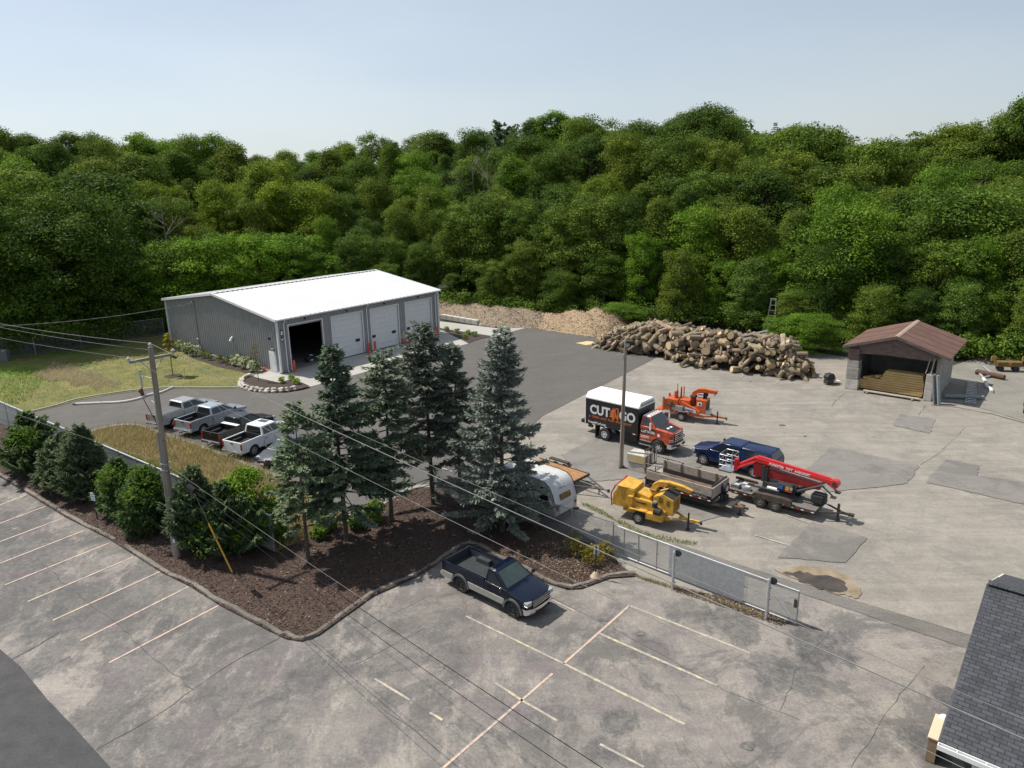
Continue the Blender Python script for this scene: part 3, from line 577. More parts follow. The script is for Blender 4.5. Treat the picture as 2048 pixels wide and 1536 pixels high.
# ---------------------------------------------------------------- wood chip heap along the wood's edge
n=N('wood_chips'); mwc=n.fin(n.ramp(n.noise(5,9,.8),(.3,(.15,.105,.065)),(.52,(.30,.22,.14)),(.72,(.42,.33,.23))),.95,bump=n.noise(7,6,.8),bs=.7,bd=.08)
n=N('old_wood_chips'); mwo=n.fin(n.ramp(n.noise(5,9,.8),(.3,(.115,.085,.06)),(.55,(.235,.185,.13)),(.75,(.34,.275,.205))),.95,bump=n.noise(7,6,.8),bs=.7,bd=.08)
def heap(name,label,front,depth,hs,mat,ns=60,ntt=16,seed=1):
    g=np.random.default_rng(seed); fp=smooth_path(P(front),8); m=len(fp); vs=[]
    for i,p in enumerate(fp):
        d=Vector((p.x,p.y,0)).normalized(); H=np.interp(i/(m-1),[k/(len(hs)-1) for k in range(len(hs))],hs); dp=np.interp(i/(m-1),[k/(len(depth)-1) for k in range(len(depth))],depth)
        for j in range(ntt+1):
            t=j/ntt; z=H*(min(1,t*1.9)**.8)*(1-.12*math.sin(t*9+i*.7))*(1 if t<.75 else 1-.6*(t-.75)/.25)+g.normal(0,.06)*min(1,t*4)
            if i in(0,m-1) : z*=.1
            vs.append((p.x+d.x*t*dp+g.normal(0,.08),p.y+d.y*t*dp+g.normal(0,.08),max(z,-.1) if j else -.05))
    o=MB().add(vs,[(i*(ntt+1)+j,(i+1)*(ntt+1)+j,(i+1)*(ntt+1)+j+1,i*(ntt+1)+j+1) for i in range(m-1) for j in range(ntt)],mat).build(name,smooth=60)
    return tag(o,label,'heap'),vs
o,hv=heap('wood_chip_heap','fresh tan wood chip heap beside the left end of the log pile',[(1060,655),(1104,662),(1150,669),(1190,674),(1225,672),(1262,655)],[8,9,10,10,9,7],[.5,1.0,1.6,2.1,1.8,.9],mwc,seed=2)
g_=np.random.default_rng(5)
def chips_on(vs,cnt,mat,name,seed):
    a=np.array(vs); i=g_.integers(0,len(a),cnt); q=a[i]+g_.normal(0,.25,(cnt,3))*np.array([1,1,.12]); g=np.random.default_rng(seed)
    an=g.uniform(0,6.28,cnt); s=g.uniform(.03,.1,cnt); x=np.stack([np.cos(an)*s,np.sin(an)*s,g.normal(0,.3,cnt)*s],-1); y=np.stack([-np.sin(an)*s*.35,np.cos(an)*s*.35,g.normal(0,.3,cnt)*s],-1); q[:,2]+=.05
    v=np.stack([q-x-y,q+x-y,q+x+y,q-x+y],1).reshape(-1,3); return tag(ob(npmesh(name,v,np.arange(cnt*4).reshape(cnt,4),mat,{'rnd':g.random(cnt)}),name),kind='stuff')
m_wchip=leafmat('wood_chip_flakes',(0,(.14,.09,.05)),(.5,(.30,.2,.12)),(1,(.5,.38,.25)),trans=0,objcol=False)
m_wchipo=leafmat('old_chip_flakes',(0,(.1,.075,.055)),(.5,(.235,.185,.13)),(1,(.40,.33,.25)),trans=0,objcol=False)
chips_on(hv,7000,m_wchip,'wood_chips',6)
o,hv=heap('wood_chip_bank','greyish weathered wood chip bank behind the low concrete blocks',[(866,628),(900,636),(958,648),(1000,655),(1040,655),(1085,657)],[11,11,11,11,10,9],[.8,1.0,1.2,1.3,1.2,.9],mwo,seed=3)
chips_on(hv,7000,m_wchipo,'wood_chips',7)
blob('sawdust_patch',[(1152,686),(1175,682),(1186,683),(1190,688),(1172,690)],.014,M('sawdust',(.55,.42,.22),.95),.05)
# ---------------------------------------------------------------- vehicles
def bil(c,u,v): return (Vector(c[0]).lerp(Vector(c[1]),u)).lerp(Vector(c[3]).lerp(Vector(c[2]),u),v)
def fquad(mb,c,u0,u1,v0,v1,mat,off=.006):
    q=[bil(c,u0,v0),bil(c,u1,v0),bil(c,u1,v1),bil(c,u0,v1)]; n=(q[1]-q[0]).cross(q[3]-q[0]).normalized()
    return mb.add([p+n*off for p in q],[(0,1,2,3)],mat)
_wm={}
def wheel(root,x,y,r,w,rimmat,side,name='wheel',rr=.62,dual=False,spokes=6):
    key=(r,w,rimmat.name,side,rr)
    if key not in _wm:
        mb=MB(); pr=[(-w/2,r*.62),(-w/2,r*.93),(-w/2+.04,r),(w/2-.04,r),(w/2,r*.93),(w/2,r*rr),(w/2-.05,r*rr*.97)]; n=24; vs=[]
        for i in range(n):
            t=2*math.pi*i/n
            for a,q in pr: vs.append((math.cos(t)*q,a*side,math.sin(t)*q))
        k=len(pr); mb.add(vs,[(i*k+j,i*k+j+1,((i+1)%n)*k+j+1,((i+1)%n)*k+j) for i in range(n) for j in range(k-1)],black)
        ty=mb.mesh('wheel',35)
        mb=MB(); R0=r*rr; y0=(w/2-.03)*side
        mb.cyl((0,y0-.05*side,0),(0,y0-.04*side,0),R0*.99,darkst,n=20)
        vs=[]
        for i in range(20):
            t=2*math.pi*i/20
            for q,a in ((R0,.02),(R0*.86,.03),(R0*.8,-.03)): vs.append((math.cos(t)*q,y0+a*side,math.sin(t)*q))
        mb.add(vs,[(i*3+j,i*3+j+1,((i+1)%20)*3+j+1,((i+1)%20)*3+j) for i in range(20) for j in range(2)],rimmat)
        for i in range(spokes):
            t=2*math.pi*i/spokes; d=Vector((math.cos(t),0,math.sin(t))); s=Vector((-d.z,0,d.x))*R0*(.17 if spokes<8 else .12)
            p=[d*R0*.12-s,d*R0*.12+s,d*R0*.86+s*.8,d*R0*.86-s*.8]; mb.add([Vector((a.x,y0+o*side,a.z)) for o in (-.035,.012) for a in p],[(0,1,2,3),(4,5,6,7),(0,1,5,4),(1,2,6,5),(2,3,7,6),(3,0,4,7)],rimmat)
        mb.cyl((0,y0-.04*side,0),(0,y0+.025*side,0),R0*.26,rimmat,n=12); rm=mb.mesh('rim',35)
        _wm[key]=(ty,rm)
    ty,rm=_wm[key]; o=ob(ty,name,root); o.location=(x,y,r); k=ob(rm,'rim',o); return o
def arc(cx,z0,r,n=9,zmin=None):   # wheel-arch points, rear to front
    zc=z0; a0=math.asin(max(-1,min(1,((zmin if zmin is not None else zc)-zc)/r)))
    return [(cx-r*math.cos(a0+(math.pi-2*a0)*i/n),zc+r*math.sin(a0+(math.pi-2*a0)*i/n)) for i in range(n+1)]
def pickup(label,pos,rz,col,L=5.85,W=2.02,wb=3.65,cab='crew',low=None,rim=None,cap=False,tonneau=False,H=1.92,group=None,plate=True,trim=None,sunroof=False,flare=None,bedm=None,whr=.41,hitch=False,chromeb=True):
    t=thing('pickup_truck',label,'pickup truck',pos,rz,group); rim=rim or alu; trim=trim or chrome; bedm=bedm or black
    xf=L/2; xa=xf-.95; xr=xa-wb; hw=W/2; cowl=xa-.42; xc=cowl-({'crew':2.32,'reg':1.38}[cab]); belt=1.29; rail=1.37; rk=.46
    def nose(x,y,z):
        u=abs(y)/hw; k=max(0,(x-(xf-1.1))/1.1); x-=.30*k*k*u**3
        kz=max(0,(z-.95)/.4); y*=1-.035*min(kz,1.3)-.05*k*k
        if x<cowl+.05 and z>1.25: pass
        if x>cowl and z>1.1: z-=.07*u**4
        return (x,y,z)
    prof=[(xc,rk)]+arc(xa,.42,.5,9,rk)+[(xf-.12,.5),(xf-.03,.62),(xf-.02,1.0),(xf-.07,1.1),(xf-.32,1.17),(cowl+.35,1.26),(cowl,1.285),(xc,belt)]
    MBb=MB(); na=len(prof)
    MBb.prism(prof,-hw,hw,col,8,nose,lambda i:black if i<11 else None)
    y=hw+.004
    for s in (-1,1):   # door shut lines
        for xs in ([xc+.06,cowl+.12]+([xc+1.12] if cab=='crew' else [])):
            MBb.add([(xs-.012,s*y,rk+.06),(xs+.012,s*y,rk+.06),(xs+.012,s*(y-.03),1.27),(xs-.012,s*(y-.03),1.27)],[(0,1,2,3)],black)
    if low: 
        for s in (-1,1):
            for a,b in ((xc,xa-.52),): MBb.box(((a+b)/2,s*(hw+.003),.66),(b-a,.02,.34),low)
    body=MBb.build('body',t,smooth=32,bevel=.035)
    # bed
    mb=MB(); x0=-L/2+.1
    side=[(x0,.55)]+arc(xr,.42,.5,9,.5)+[(xc-.015,.5),(xc-.015,rail),(x0,rail)]
    for s in (-1,1):
        f=lambda x,y,z:(x,y*(1-.03*max(0,(z-1.)/.4)),z)
        mb.prism(side,s*(hw-.1),s*hw,col,1,f)
        if low: mb.box(((x0+xr-.52)/2,s*(hw+.003),.66),(xr-.52-x0,.02,.34),low); mb.box(((xr+.52+xc)/2,s*(hw+.003),.66),(xc-xr-.52,.02,.34),low)
    mb.build('bed_side',t,smooth=32,bevel=.025) if 0 else None
    for s in (-1,1):
        m2=MB(); m2.prism(side,s*(hw-.1),s*hw,col,1,lambda x,y,z:(x,y*(1-.03*max(0,(z-1.)/.4)),z))
        if low: m2.box(((x0+xr-.52)/2,s*(hw+.003),.66),(xr-.52-x0,.02,.34),low); m2.box(((xr+.52+xc)/2,s*(hw+.003),.66),(xc-xr-.52,.02,.34),low)
        m2.build('bed_side',t,bevel=.025)
    fl=MB().box(((x0+xc)/2,0,.86),(xc-x0-.05,W-.22,.05),bedm)
    nr=13
    for i in range(nr): fl.box(((x0+xc)/2,-(hw-.2)+i*(W-.4)/(nr-1),.893),(xc-x0-.1,.06,.02),bedm)
    for s in (-1,1): fl.box((xr,s*(hw-.25),1.0),(.95,.32,.25),bedm,top=.85).box(((x0+xc)/2,s*(hw-.112),1.1),(xc-x0-.05,.02,.5),bedm)
    fl.box((xc-.04,0,1.1),(.04,W-.2,.5),bedm).box((x0+.09,0,1.1),(.04,W-.2,.5),bedm); fl.build('bed_floor',t)
    tg=MB().box((x0+.035,0,.98),(.09,W-.2,.76),col).build('tailgate',t,bevel=.02); MB().box((x0-.016,0,1.2),(.02,.28,.09),black).build('handle',tg)
    for s in (-1,1): MB().box((x0-.005,s*(hw-.09),1.03),(.05,.16,.44),redl).build('taillight',t,bevel=.015)
    # cab
    r0=cowl-.80; zt=H; b=[(xc+.0,-(hw-.05),belt-.02),(cowl+.02,-(hw-.05),belt-.02),(cowl+.02,hw-.05,belt-.02),(xc+.0,hw-.05,belt-.02)]
    q=[(xc+.10,-(hw-.24),zt-.05),(r0,-(hw-.24),zt-.05),(r0,hw-.24,zt-.05),(xc+.10,hw-.24,zt-.05)]
    e=[(xc+.22,-(hw-.36),zt),(r0-.12,-(hw-.36),zt),(r0-.12,hw-.36,zt),(xc+.22,hw-.36,zt)]
    mb=MB().add(b+q+e,[(0,1,5,4),(1,2,6,5),(2,3,7,6),(3,0,4,7),(4,5,9,8),(5,6,10,9),(6,7,11,10),(7,4,8,11),(8,9,10,11)],col)
    cb=mb.build('cab',t,smooth=20,bevel=.03)
    ff=[b[1],b[2],q[2],q[1]]; fb=[b[3],b[0],q[0],q[3]]; fr=[b[0],b[1],q[1],q[0]]; fl_=[b[2],b[3],q[3],q[2]]
    fquad(MB(),ff,.06,.94,.08,.93,glassg,.012).build('windshield',cb,fixn=False); fquad(MB(),fb,.09,.91,.12,.9,glass,.012).build('rear_window',cb,fixn=False)
    spl=[(.05,.455),(.49,.86)] if cab=='crew' else [(.14,.78)]
    for u0,u1 in spl:
        m=MB(); sl_=.12 if u1>.7 else 0
        c=[bil(fr,u0,.1),bil(fr,u1+sl_*.6,.1),bil(fr,u1-sl_*.5,.88),bil(fr,u0+.02,.88)]; fquad(m,c,0,1,0,1,glass,.012).build('side_window',cb,fixn=False)
        c=[(p.x,-p.y,p.z) for p in c]; c=[c[1],c[0],c[3],c[2]]; fquad(MB(),c,0,1,0,1,glass,.012).build('side_window',cb,fixn=False)
    if sunroof: MB().box((r0-.45,0,zt+.004),(.5,.85,.012),glass).build('sunroof',cb)
    # front and rear trim
    gm=MB().box((xf-.05,0,.92),(.08,W*.62,.3),black)
    for k in range(3): gm.box((xf-.005,0,.82+k*.1),(.025,W*.62,.03),trim)
    gm.build('grille',t)
    for s in (-1,1):
        MB().box((xf-.19,s*(hw-.22),.97),(.26,.34,.2),clearl).build('headlight',t,bevel=.03)
        MB().box((cowl-.1,s*(hw+.16),1.36),(.12,.2,.2),black,top=.9).box((cowl-.08,s*(hw+.04),1.28),(.06,.16,.06),black).build('mirror',t,bevel=.02)
        for xs in ([xc+.28,xc+1.32] if cab=='crew' else [xc+.3]): MB().box((xs,s*(hw+.012),1.08),(.2,.035,.045),trim if chromeb else col).build('door_handle',t)
        for xw in (xa,xr): wheel(t,xw,s*(hw-.17),whr,.28,rim,s)
        if flare:
            for xw in (xa,xr):
                m=MB(); A=arc(xw,.42,.5,10,.42); B=arc(xw,.42,.6,10,.42)
                m.add([(a[0],s*(hw-.02),a[1]) for a in A]+[(a[0],s*(hw+.05),a[1]) for a in A]+[(a[0],s*(hw+.05),a[1]) for a in B]+[(a[0],s*(hw-.02),a[1]) for a in B],[(k*11+i,k*11+i+1,(k+1)*11+i+1,(k+1)*11+i) for k in range(3) for i in range(10)],flare); m.build('wheel_flare',t,smooth=40)
    MB().prism([(xf-.2,.45),(xf+.06,.45),(xf+.08,.55),(xf+.06,.72),(xf-.2,.72)],-hw+.02,hw-.02,trim,8,lambda x,y,z:(x-.26*(abs(y)/hw)**3,y,z)).build('front_bumper',t,smooth=40)
    MB().box((xf+.04,0,.52),(.1,W*.5,.1),black).build('bumper_intake',t)
    rb=MB().box((-L/2+.04,0,.58),(.2,W-.06,.2),trim).build('rear_bumper',t,bevel=.03); MB().box((-L/2-.07,0,.62),(.012,.32,.16),M('number_plate',(.55,.57,.6),.4)).build('number_plate',rb)
    if hitch: MB().box((-L/2-.16,0,.45),(.3,.08,.08),darkst).cyl((-L/2-.28,0,.48),(-L/2-.28,0,.58),.035,chrome).build('tow_hitch',t)
    MB().box(((xf+x0)/2-.1,0,.5),(L-.9,W-.5,.3),black).build('chassis',t)
    if cap:
        m=MB(); zc_=H-.02; bb=[(x0,-(hw-.06),rail),(xc+.04,-(hw-.06),rail),(xc+.04,hw-.06,rail),(x0,hw-.06,rail)]; tt=[(x0+.28,-(hw-.26),zc_-.04),(xc+.06,-(hw-.26),zc_-.04),(xc+.06,hw-.26,zc_-.04),(x0+.28,hw-.26,zc_-.04)]; ee=[(x0+.4,-(hw-.4),zc_),(xc+.05,-(hw-.4),zc_),(xc+.05,hw-.4,zc_),(x0+.4,hw-.4,zc_)]
        cp=m.add(bb+tt+ee,[(0,1,5,4),(1,2,6,5),(2,3,7,6),(3,0,4,7),(4,5,9,8),(5,6,10,9),(6,7,11,10),(7,4,8,11),(8,9,10,11)],col).build('camper_shell',t,smooth=20,bevel=.03)
        fquad(MB(),[bb[3],bb[0],tt[0],tt[3]],.07,.93,.12,.92,glass,.012).build('rear_hatch',cp,fixn=False); fquad(MB(),[bb[0],bb[1],tt[1],tt[0]],.12,.9,.2,.85,glass,.012).build('side_window',cp,fixn=False); fquad(MB(),[bb[2],bb[3],tt[3],tt[2]],.1,.88,.2,.85,glass,.012).build('side_window',cp,fixn=False)
    if tonneau: MB().box(((x0+xc)/2,0,rail+.025),(xc-x0-.04,W-.16,.05),tonneau).build('tonneau_cover',t,bevel=.02)
    return t
navy=paint('navy_paint',(.002,.006,.018)); blue=paint('blue_paint',(.004,.014,.058)); silver=M('silver_paint',(.40,.41,.42),.3,.45,.05,2,.5,.5); silvb=M('ice_silver_paint',(.37,.41,.45),.3,.45,.05,2,.5,.5); blackp=paint('black_paint',(.008,.008,.009)); whitep=paint('bright_white_paint',(.72,.73,.74)); champ=M('champagne_trim',(.32,.31,.28),.4,.2,.08); gryfl=M('grey_plastic',(.09,.095,.1),.6); tonm=M('grey_vinyl',(.085,.088,.092),.75); steelw=M('black_steel_wheel',(.03,.03,.03),.5,0,.2)
navyc=(at(917,1180)+at(1027,1233))/2; hd=R(-41.5); left=Vector((-math.sin(hd),math.cos(hd),0)); fwd=Vector((math.cos(hd),math.sin(hd),0))
p=navyc+left*.86-fwd*.05
pickup('navy regular cab pickup with an empty open bed in the front lot',p,-41.5,navy,5.75,1.98,3.4,'reg',champ,steelw,flare=gryfl,bedm=M('bed_liner',(.035,.04,.045),.5),chromeb=False)
hd=R(138.5); left=Vector((-math.sin(hd),math.cos(hd),0)); fwd=Vector((math.cos(hd),math.sin(hd),0)); bc=(at(1409,930)+at(1515,957))/2
pickup('blue crew cab pickup with a matching shell over its bed behind the red lift',bc-left*.86-fwd*.0,138.5,blue,5.95,2.03,3.7,'crew',cap=True)
h=62; fv=Vector((math.cos(R(h)),math.sin(R(h)),0)); G4='pickups parked nose-in along the dry grass verge'
for (x,y),l,c,kw in (((-29.35,56.9),'pale silver pickup with a flat grey cover over its bed, farthest of the row',silver,dict(tonneau=tonm)),((-26.3,55.2),'ice silver crew cab pickup with an open black bed, parked beside the black one',silvb,dict(hitch=True)),((-22.95,52.35),'black crew cab pickup with a white board lying across its bed',blackp,dict(trim=gryfl,hitch=True,rim=alu)),((-20.55,50.2),'bright white crew cab pickup with a sunroof, nearest of the row',whitep,dict(sunroof=True,hitch=True,H=1.98,whr=.44))):
    tr=pickup(l,Vector((x,y,0))+fv*2.93,h,c,5.86,2.03,3.7,'crew',group=G4,**kw)
    if c is blackp: bp=tr
o=MB().box((0,0,0),(.62,1.72,.05),M('white_foam',(.75,.75,.75),.8)).build('white_board',bevel=.01); o.location=bp.location+Vector((0,0,1.41))-fv*.75; o.rotation_euler=(0,0,R(h)); tag(o,'white board laid across the bed rails of the black pickup','board')
# sedan facing out of the row
def sedan(label,pos,rz,col):
    t=thing('parked_car',label,'car',pos,rz); L,W=4.75,1.82; hw=W/2; xf=L/2; xa=xf-.92; xr=xa-2.75
    def nose(x,y,z):
        u=abs(y)/hw; k=max(0,(x-(xf-1.2))/1.2); k2=max(0,(-x-(xf-1))/1.); x-=.42*k*k*u**2.5-.3*k2*k2*u**3
        y*=1-.08*max(0,z-.6)-.06*k*k; return (x,y,z-(.05*u**3 if z>.7 else 0))
    prof=[(-xf+.05,.35)]+arc(xr,.33,.37,8,.3)+arc(xa,.33,.37,8,.3)+[(xf-.08,.28),(xf,.45),(xf-.06,.66),(xf-.35,.78),(xa-.1,.93),(xa-.45,.98),(-xf+.75,1.02),(-xf+.1,.98),(-xf,.7)]
    MB().prism(prof,-hw,hw,col,8,nose,lambda i:black if i<19 else None).build('body',t,smooth=32,bevel=.03)
    b=[(-xf+.55,-.8,.97),(xa-.35,-.8,.96),(xa-.35,.8,.96),(-xf+.55,.8,.97)]; q=[(-xf+1.3,-.58,1.42),(xa-1.2,-.58,1.43),(xa-1.2,.58,1.43),(-xf+1.3,.58,1.42)]
    cb=MB().add(b+q,[(0,1,5,4),(1,2,6,5),(2,3,7,6),(3,0,4,7),(4,5,6,7)],col).build('cab',t,smooth=20,bevel=.05)
    fquad(MB(),[b[1],b[2],q[2],q[1]],.05,.95,.05,.95,glassg,.012).build('windshield',cb,fixn=False); fquad(MB(),[b[3],b[0],q[0],q[3]],.06,.94,.08,.94,glass,.012).build('rear_window',cb,fixn=False)
    for u0,u1 in ((.1,.5),(.53,.86)):
        fquad(MB(),[b[0],b[1],q[1],q[0]],u0,u1,.1,.88,glass,.012).build('side_window',cb,fixn=False); fquad(MB(),[b[2],b[3],q[3],q[2]],1-u1,1-u0,.1,.88,glass,.012).build('side_window',cb,fixn=False)
    for s in (-1,1):
        MB().box((xf-.36,s*(hw-.27),.67),(.4,.36,.12),clearl,rz=-s*22).build('headlight',t,bevel=.03); MB().box((-xf+.08,s*(hw-.3),.8),(.15,.4,.14),redl).build('taillight',t)
        MB().box((xa-.5,s*(hw+.06),1.02),(.1,.2,.12),col).build('mirror',t,bevel=.02)
        for x in (xa,xr): wheel(t,x,s*(hw-.12),.33,.21,alu,s)
    MB().box((xf+.0,0,.45),(.06,1.0,.16),black).build('grille',t); MB().box((xf-.02,0,.6),(.06,.5,.05),chrome).build('grille_bar',t); MB().box((xf+.03,0,.35),(.02,.3,.13),white).build('number_plate',t)
    return t
sp=Vector((-17.75,48.35,0)); fd=Vector((math.cos(R(-118)),math.sin(R(-118)),0)); sedan('dark grey saloon car facing the verge beside the bright white pickup',sp-fd*2.37,-118,M('charcoal_paint',(.045,.05,.058),.3,.3,.05,2,.5,.5))
# ---------------------------------------------------------------- chip truck
def lettering(par,name,txt,size,org,xd,yd,mat,bold=.02,**k):
    mb=MB(); text_mb(mb,txt,size,frame(Vector(org),xd,yd),mat,bold,**k); return mb.build(name,par,fixn=False)
wp=(at(1210,880)+at(1317,908))/2; hd=-41.; hv_=R(hd); lf=Vector((-math.sin(hv_),math.cos(hv_),0)); fw=Vector((math.cos(hv_),math.sin(hv_),0))
t=thing('chip_truck','black and orange tree service truck with a tall white-topped chip box','truck',wp+lf*1.05,hd); ct=t
xa,xr=2.3,-2.3; n=N('flame_orange_wrap'); v=n.co(); fo=n.fin(n.mix(n.ramp(n.noise(1.6,5,.6,n.map(v,(1,1,2.2)),1.2),(.45,0),(.55,.9)),(.50,.085,.03),n.ramp(n.noise(3,4),(.4,(.22,.018,.012)),(.6,(.40,.05,.02)))),.3,coat=.5)
mbx=M('matt_black_panel',(.012,.012,.014),.4,0,.2,2); mb=MB()
x0,x1=-4.05,.62; hb=1.18
prof=[(-hb,1.08),(hb,1.08),(hb,3.2),(hb-.32,3.5),(-hb+.32,3.5),(-hb,3.2)]
mb=MB().box(((x0+x1)/2,0,2.1),(x1-x0,2*hb,2.06),mbx); bx=mb.build('chip_box',t,bevel=.02)
mb=MB(); mb.prism([(-hb-.01,3.1),(hb+.01,3.1),(hb+.01,3.2),(hb-.3,3.55),(-hb+.3,3.55),(-hb-.01,3.2)],x0-.02,x1+.02,white,1,lambda x,y,z:(y,x,z)); mb.build('box_roof',bx,bevel=.015)
MB().box((x1+.012,0,3.3),(.03,1.8,.2),M('grey_panel',(.3,.3,.31),.5)).build('front_panel',bx)
m=MB()
for s in (-1,1): m.box((x0-.03,s*(hb-.02),2.1),(.06,.1,2.1),white)
m.box((x0-.03,0,3.1),(.06,2*hb,.1),white); m.build('rear_frame',bx); MB().box((x0-.02,0,2.05),(.05,2*hb-.15,1.9),mbx).build('rear_door',bx)
Y=-hb-.006; XD,YD=(1,0,0),(0,0,1)
mltr=M('silver_lettering',(.62,.64,.66),.5,0,.03); mlo=M('orange_lettering',(.62,.14,.02),.5,0,.05)
lettering(bx,'lettering','CUT',.98,(x0+.38,Y,2.28),XD,YD,mltr,.035,sx=.92); lettering(bx,'lettering','GO',.98,(x0+3.02,Y,2.28),XD,YD,mltr,.035,sx=.92)
lettering(bx,'slogan','A TREES AND TURF MOVEMENT',.215,(x0+.30,Y,1.72),XD,YD,mlo,.02,space=1.28); lettering(bx,'web_address','TreesNTurf.com',.24,(x0+.22,Y,1.26),XD,YD,white,.02)
lettering(bx,'lettering','CUT',.98,(x1-.5,-Y,2.28),(-1,0,0),YD,mltr,.035,sx=.92); lettering(bx,'lettering','GO',.98,(x1-3.1,-Y,2.28),(-1,0,0),YD,mltr,.035,sx=.92)
m=MB()   # emblem: half a fir and the letter N
ex,ez=x0+2.2,1.82
def E_(pts,mat,o=.0): m.add([(ex+a,Y-o,ez+b) for a,b in pts],[tuple(range(len(pts)))],mat)
E_([(.36,.02),(.36,.95),(0.02,.62),(.14,.60),(-.04,.4),(.12,.40),(-.06,.18),(.22,.2),(.2,.02)],mlo)
m.box((ex+.46,Y,ez+.52),(.09,.012,.72),mlo,ry=0); 
def bar(a,b,w): 
    d=(Vector((b[0]-a[0],0,b[1]-a[1]))).normalized(); s=Vector((-d.z,0,d.x))*w/2; A=Vector((ex+a[0],Y-.004,ez+a[1])); B=Vector((ex+b[0],Y-.004,ez+b[1])); m.add([A-s,B-s,B+s,A+s],[(0,1,2,3)],mlo)
bar((.3,.95),(.72,.05),.1); bar((.72,.02),(.72,.95),.1); bar((.5,.95),(.77,.95),.08); bar((.3,.95),(.5,.75),.09); m.build('emblem',bx,fixn=False)
m=MB(); m.box((-1.7,0,.86),(6.6,.86,.26),black).box((-.3,-.75,.75),(1.5,.5,.45),mbx).box((-.3,.75,.75),(1.5,.5,.45),mbx).box((x0-.3,0,.75),(.5,.5,.12),darkst); m.build('chassis',t)
for s in (-1,1): MB().box((-3.15,s*.85,.6),(.04,.62,1.0),black).build('mud_flap',t); MB().box((-3.6,s*(hb-.05),1.0),(.4,.12,.35),mbx).build('rear_light_box',t)
m=MB()
for xx in (-3.3,-2.2,-.9,.3): m.box((xx,-hb-.008,1.1),(.22,.012,.05),white).box((xx+.22,-hb-.008,1.1),(.2,.012,.05),redl)
m.build('reflective_tape',bx)
for s in (-1,1):
    wheel(t,xr,s*.98,.5,.48,M('white_wheel',(.6,.6,.6),.4),s,rr=.56); wheel(t,xa,s*.98,.5,.28,chrome,s,rr=.58)
# cab and hood
hw=1.1
def tn(x,y,z): 
    k=max(0,(x-1.9)/1.5); return (x-.12*k*(abs(y)/hw)**3,y*(1-.20*k*(1 if z>1.45 else .6)),z)
prof=[(.72,.72)]+arc(xa,.52,.62,9,.72)+[(3.12,.8),(3.3,.95),(3.32,1.55),(3.2,1.68),(1.95,1.86),(.72,1.9)]
MB().prism(prof,-hw,hw,fo,8,tn,lambda i:black if i<11 else None).build('body',t,smooth=32,bevel=.04)
mb=MB(); mb.add([(1.98,-.72,1.868),(3.14,-.56,1.70),(3.14,.56,1.70),(1.98,.72,1.868)],[(0,1,2,3)],mbx); mb.build('hood_panel',t,fixn=False) if 0 else MB().hexa([(1.95,-.78,1.84),(3.18,-.58,1.665),(3.18,.58,1.665),(1.95,.78,1.84),(1.95,-.76,1.888),(3.16,-.56,1.71),(3.16,.56,1.71),(1.95,.76,1.888)],mbx).build('hood_panel',t,bevel=.02)
for yy in (-.28,.14): MB().box((2.6,yy,1.806),(.16,.26,.012),white,ry=8.3).build('hood_badge',t)
b=[(.72,-1.06,1.86),(1.97,-1.06,1.86),(1.97,1.06,1.86),(.72,1.06,1.86)]; q=[(.8,-.86,2.58),(1.42,-.86,2.6),(1.42,.86,2.6),(.8,.86,2.58)]; e=[(.9,-.7,2.66),(1.3,-.7,2.67),(1.3,.7,2.67),(.9,.7,2.66)]
cb=MB().add(b+q,[(0,1,5,4),(1,2,6,5),(2,3,7,6),(3,0,4,7)],fo).add(q+e,[(0,1,5,4),(1,2,6,5),(2,3,7,6),(3,0,4,7),(4,5,6,7)],white).build('cab',t,smooth=20,bevel=.03)
fquad(MB(),[b[1],b[2],q[2],q[1]],.05,.95,.06,.93,glassg,.012).build('windshield',cb,fixn=False)
fquad(MB(),[b[0],b[1],q[1],q[0]],.14,.8,.08,.88,glass,.012).build('side_window',cb,fixn=False); fquad(MB(),[b[2],b[3],q[3],q[2]],.2,.86,.08,.88,glass,.012).build('side_window',cb,fixn=False)
for k in range(5): MB().box((1.3,-.6+k*.3,2.67),(.1,.08,.06),amber).build('roof_light',cb)
m=MB().box((3.34,0,1.32),(.06,1.1,.62),chrome)
for k in range(4): m.box((3.375,0,1.1+k*.15),(.03,.98,.075),black)
m.build('grille',t); MB().box((3.4,0,1.36),(.02,.24,.1),blue).build('grille_badge',t)
m=MB().prism([(3.2,.55),(3.52,.55),(3.56,.66),(3.52,.9),(3.2,.9)],-1.06,1.06,chrome,8,lambda x,y,z:(x-.22*(abs(y)/1.06)**3,y,z)); m.box((3.55,.38,.73),(.03,.42,.13),black).box((3.55,-.38,.73),(.03,.42,.13),black); m.build('front_bumper',t,smooth=40)
for s in (-1,1):
    MB().box((3.2,s*.8,1.12),(.28,.26,.2),clearl,rz=-s*25).build('headlight',t,bevel=.03)
    MB().box((1.75,s*1.38,2.05),(.1,.06,.55),white).tube([(1.7,s*1.05,1.95),(1.75,s*1.36,2.0)],.025,black).build('mirror',t)
    MB().box((1.25,s*1.1,.5),(1.0,.22,.06),alu).box((1.25,s*1.08,.8),(.9,.18,.05),alu).build('step',t); MB().box((.95,s*(hw+.012),1.62),(.2,.03,.05),black).build('door_handle',t)
MB().box((1.28,-hw-.004,1.5),(1.05,.01,.36),mbx).build('door_panel',t); lettering(t,'door_lettering','CUT N GO',.27,(.85,-hw-.012,1.5),XD,YD,white,.03,sx=.85); m=MB()
for k in range(2): m.box((1.15,-hw-.006,1.14-k*.1),(.75,.008,.035),white)
m.build('door_contact_line',t)
MB().cyl((2.3,-1.1,1.42),(2.3,-1.108,1.42),.11,white,n=12).build('fender_badge',t)
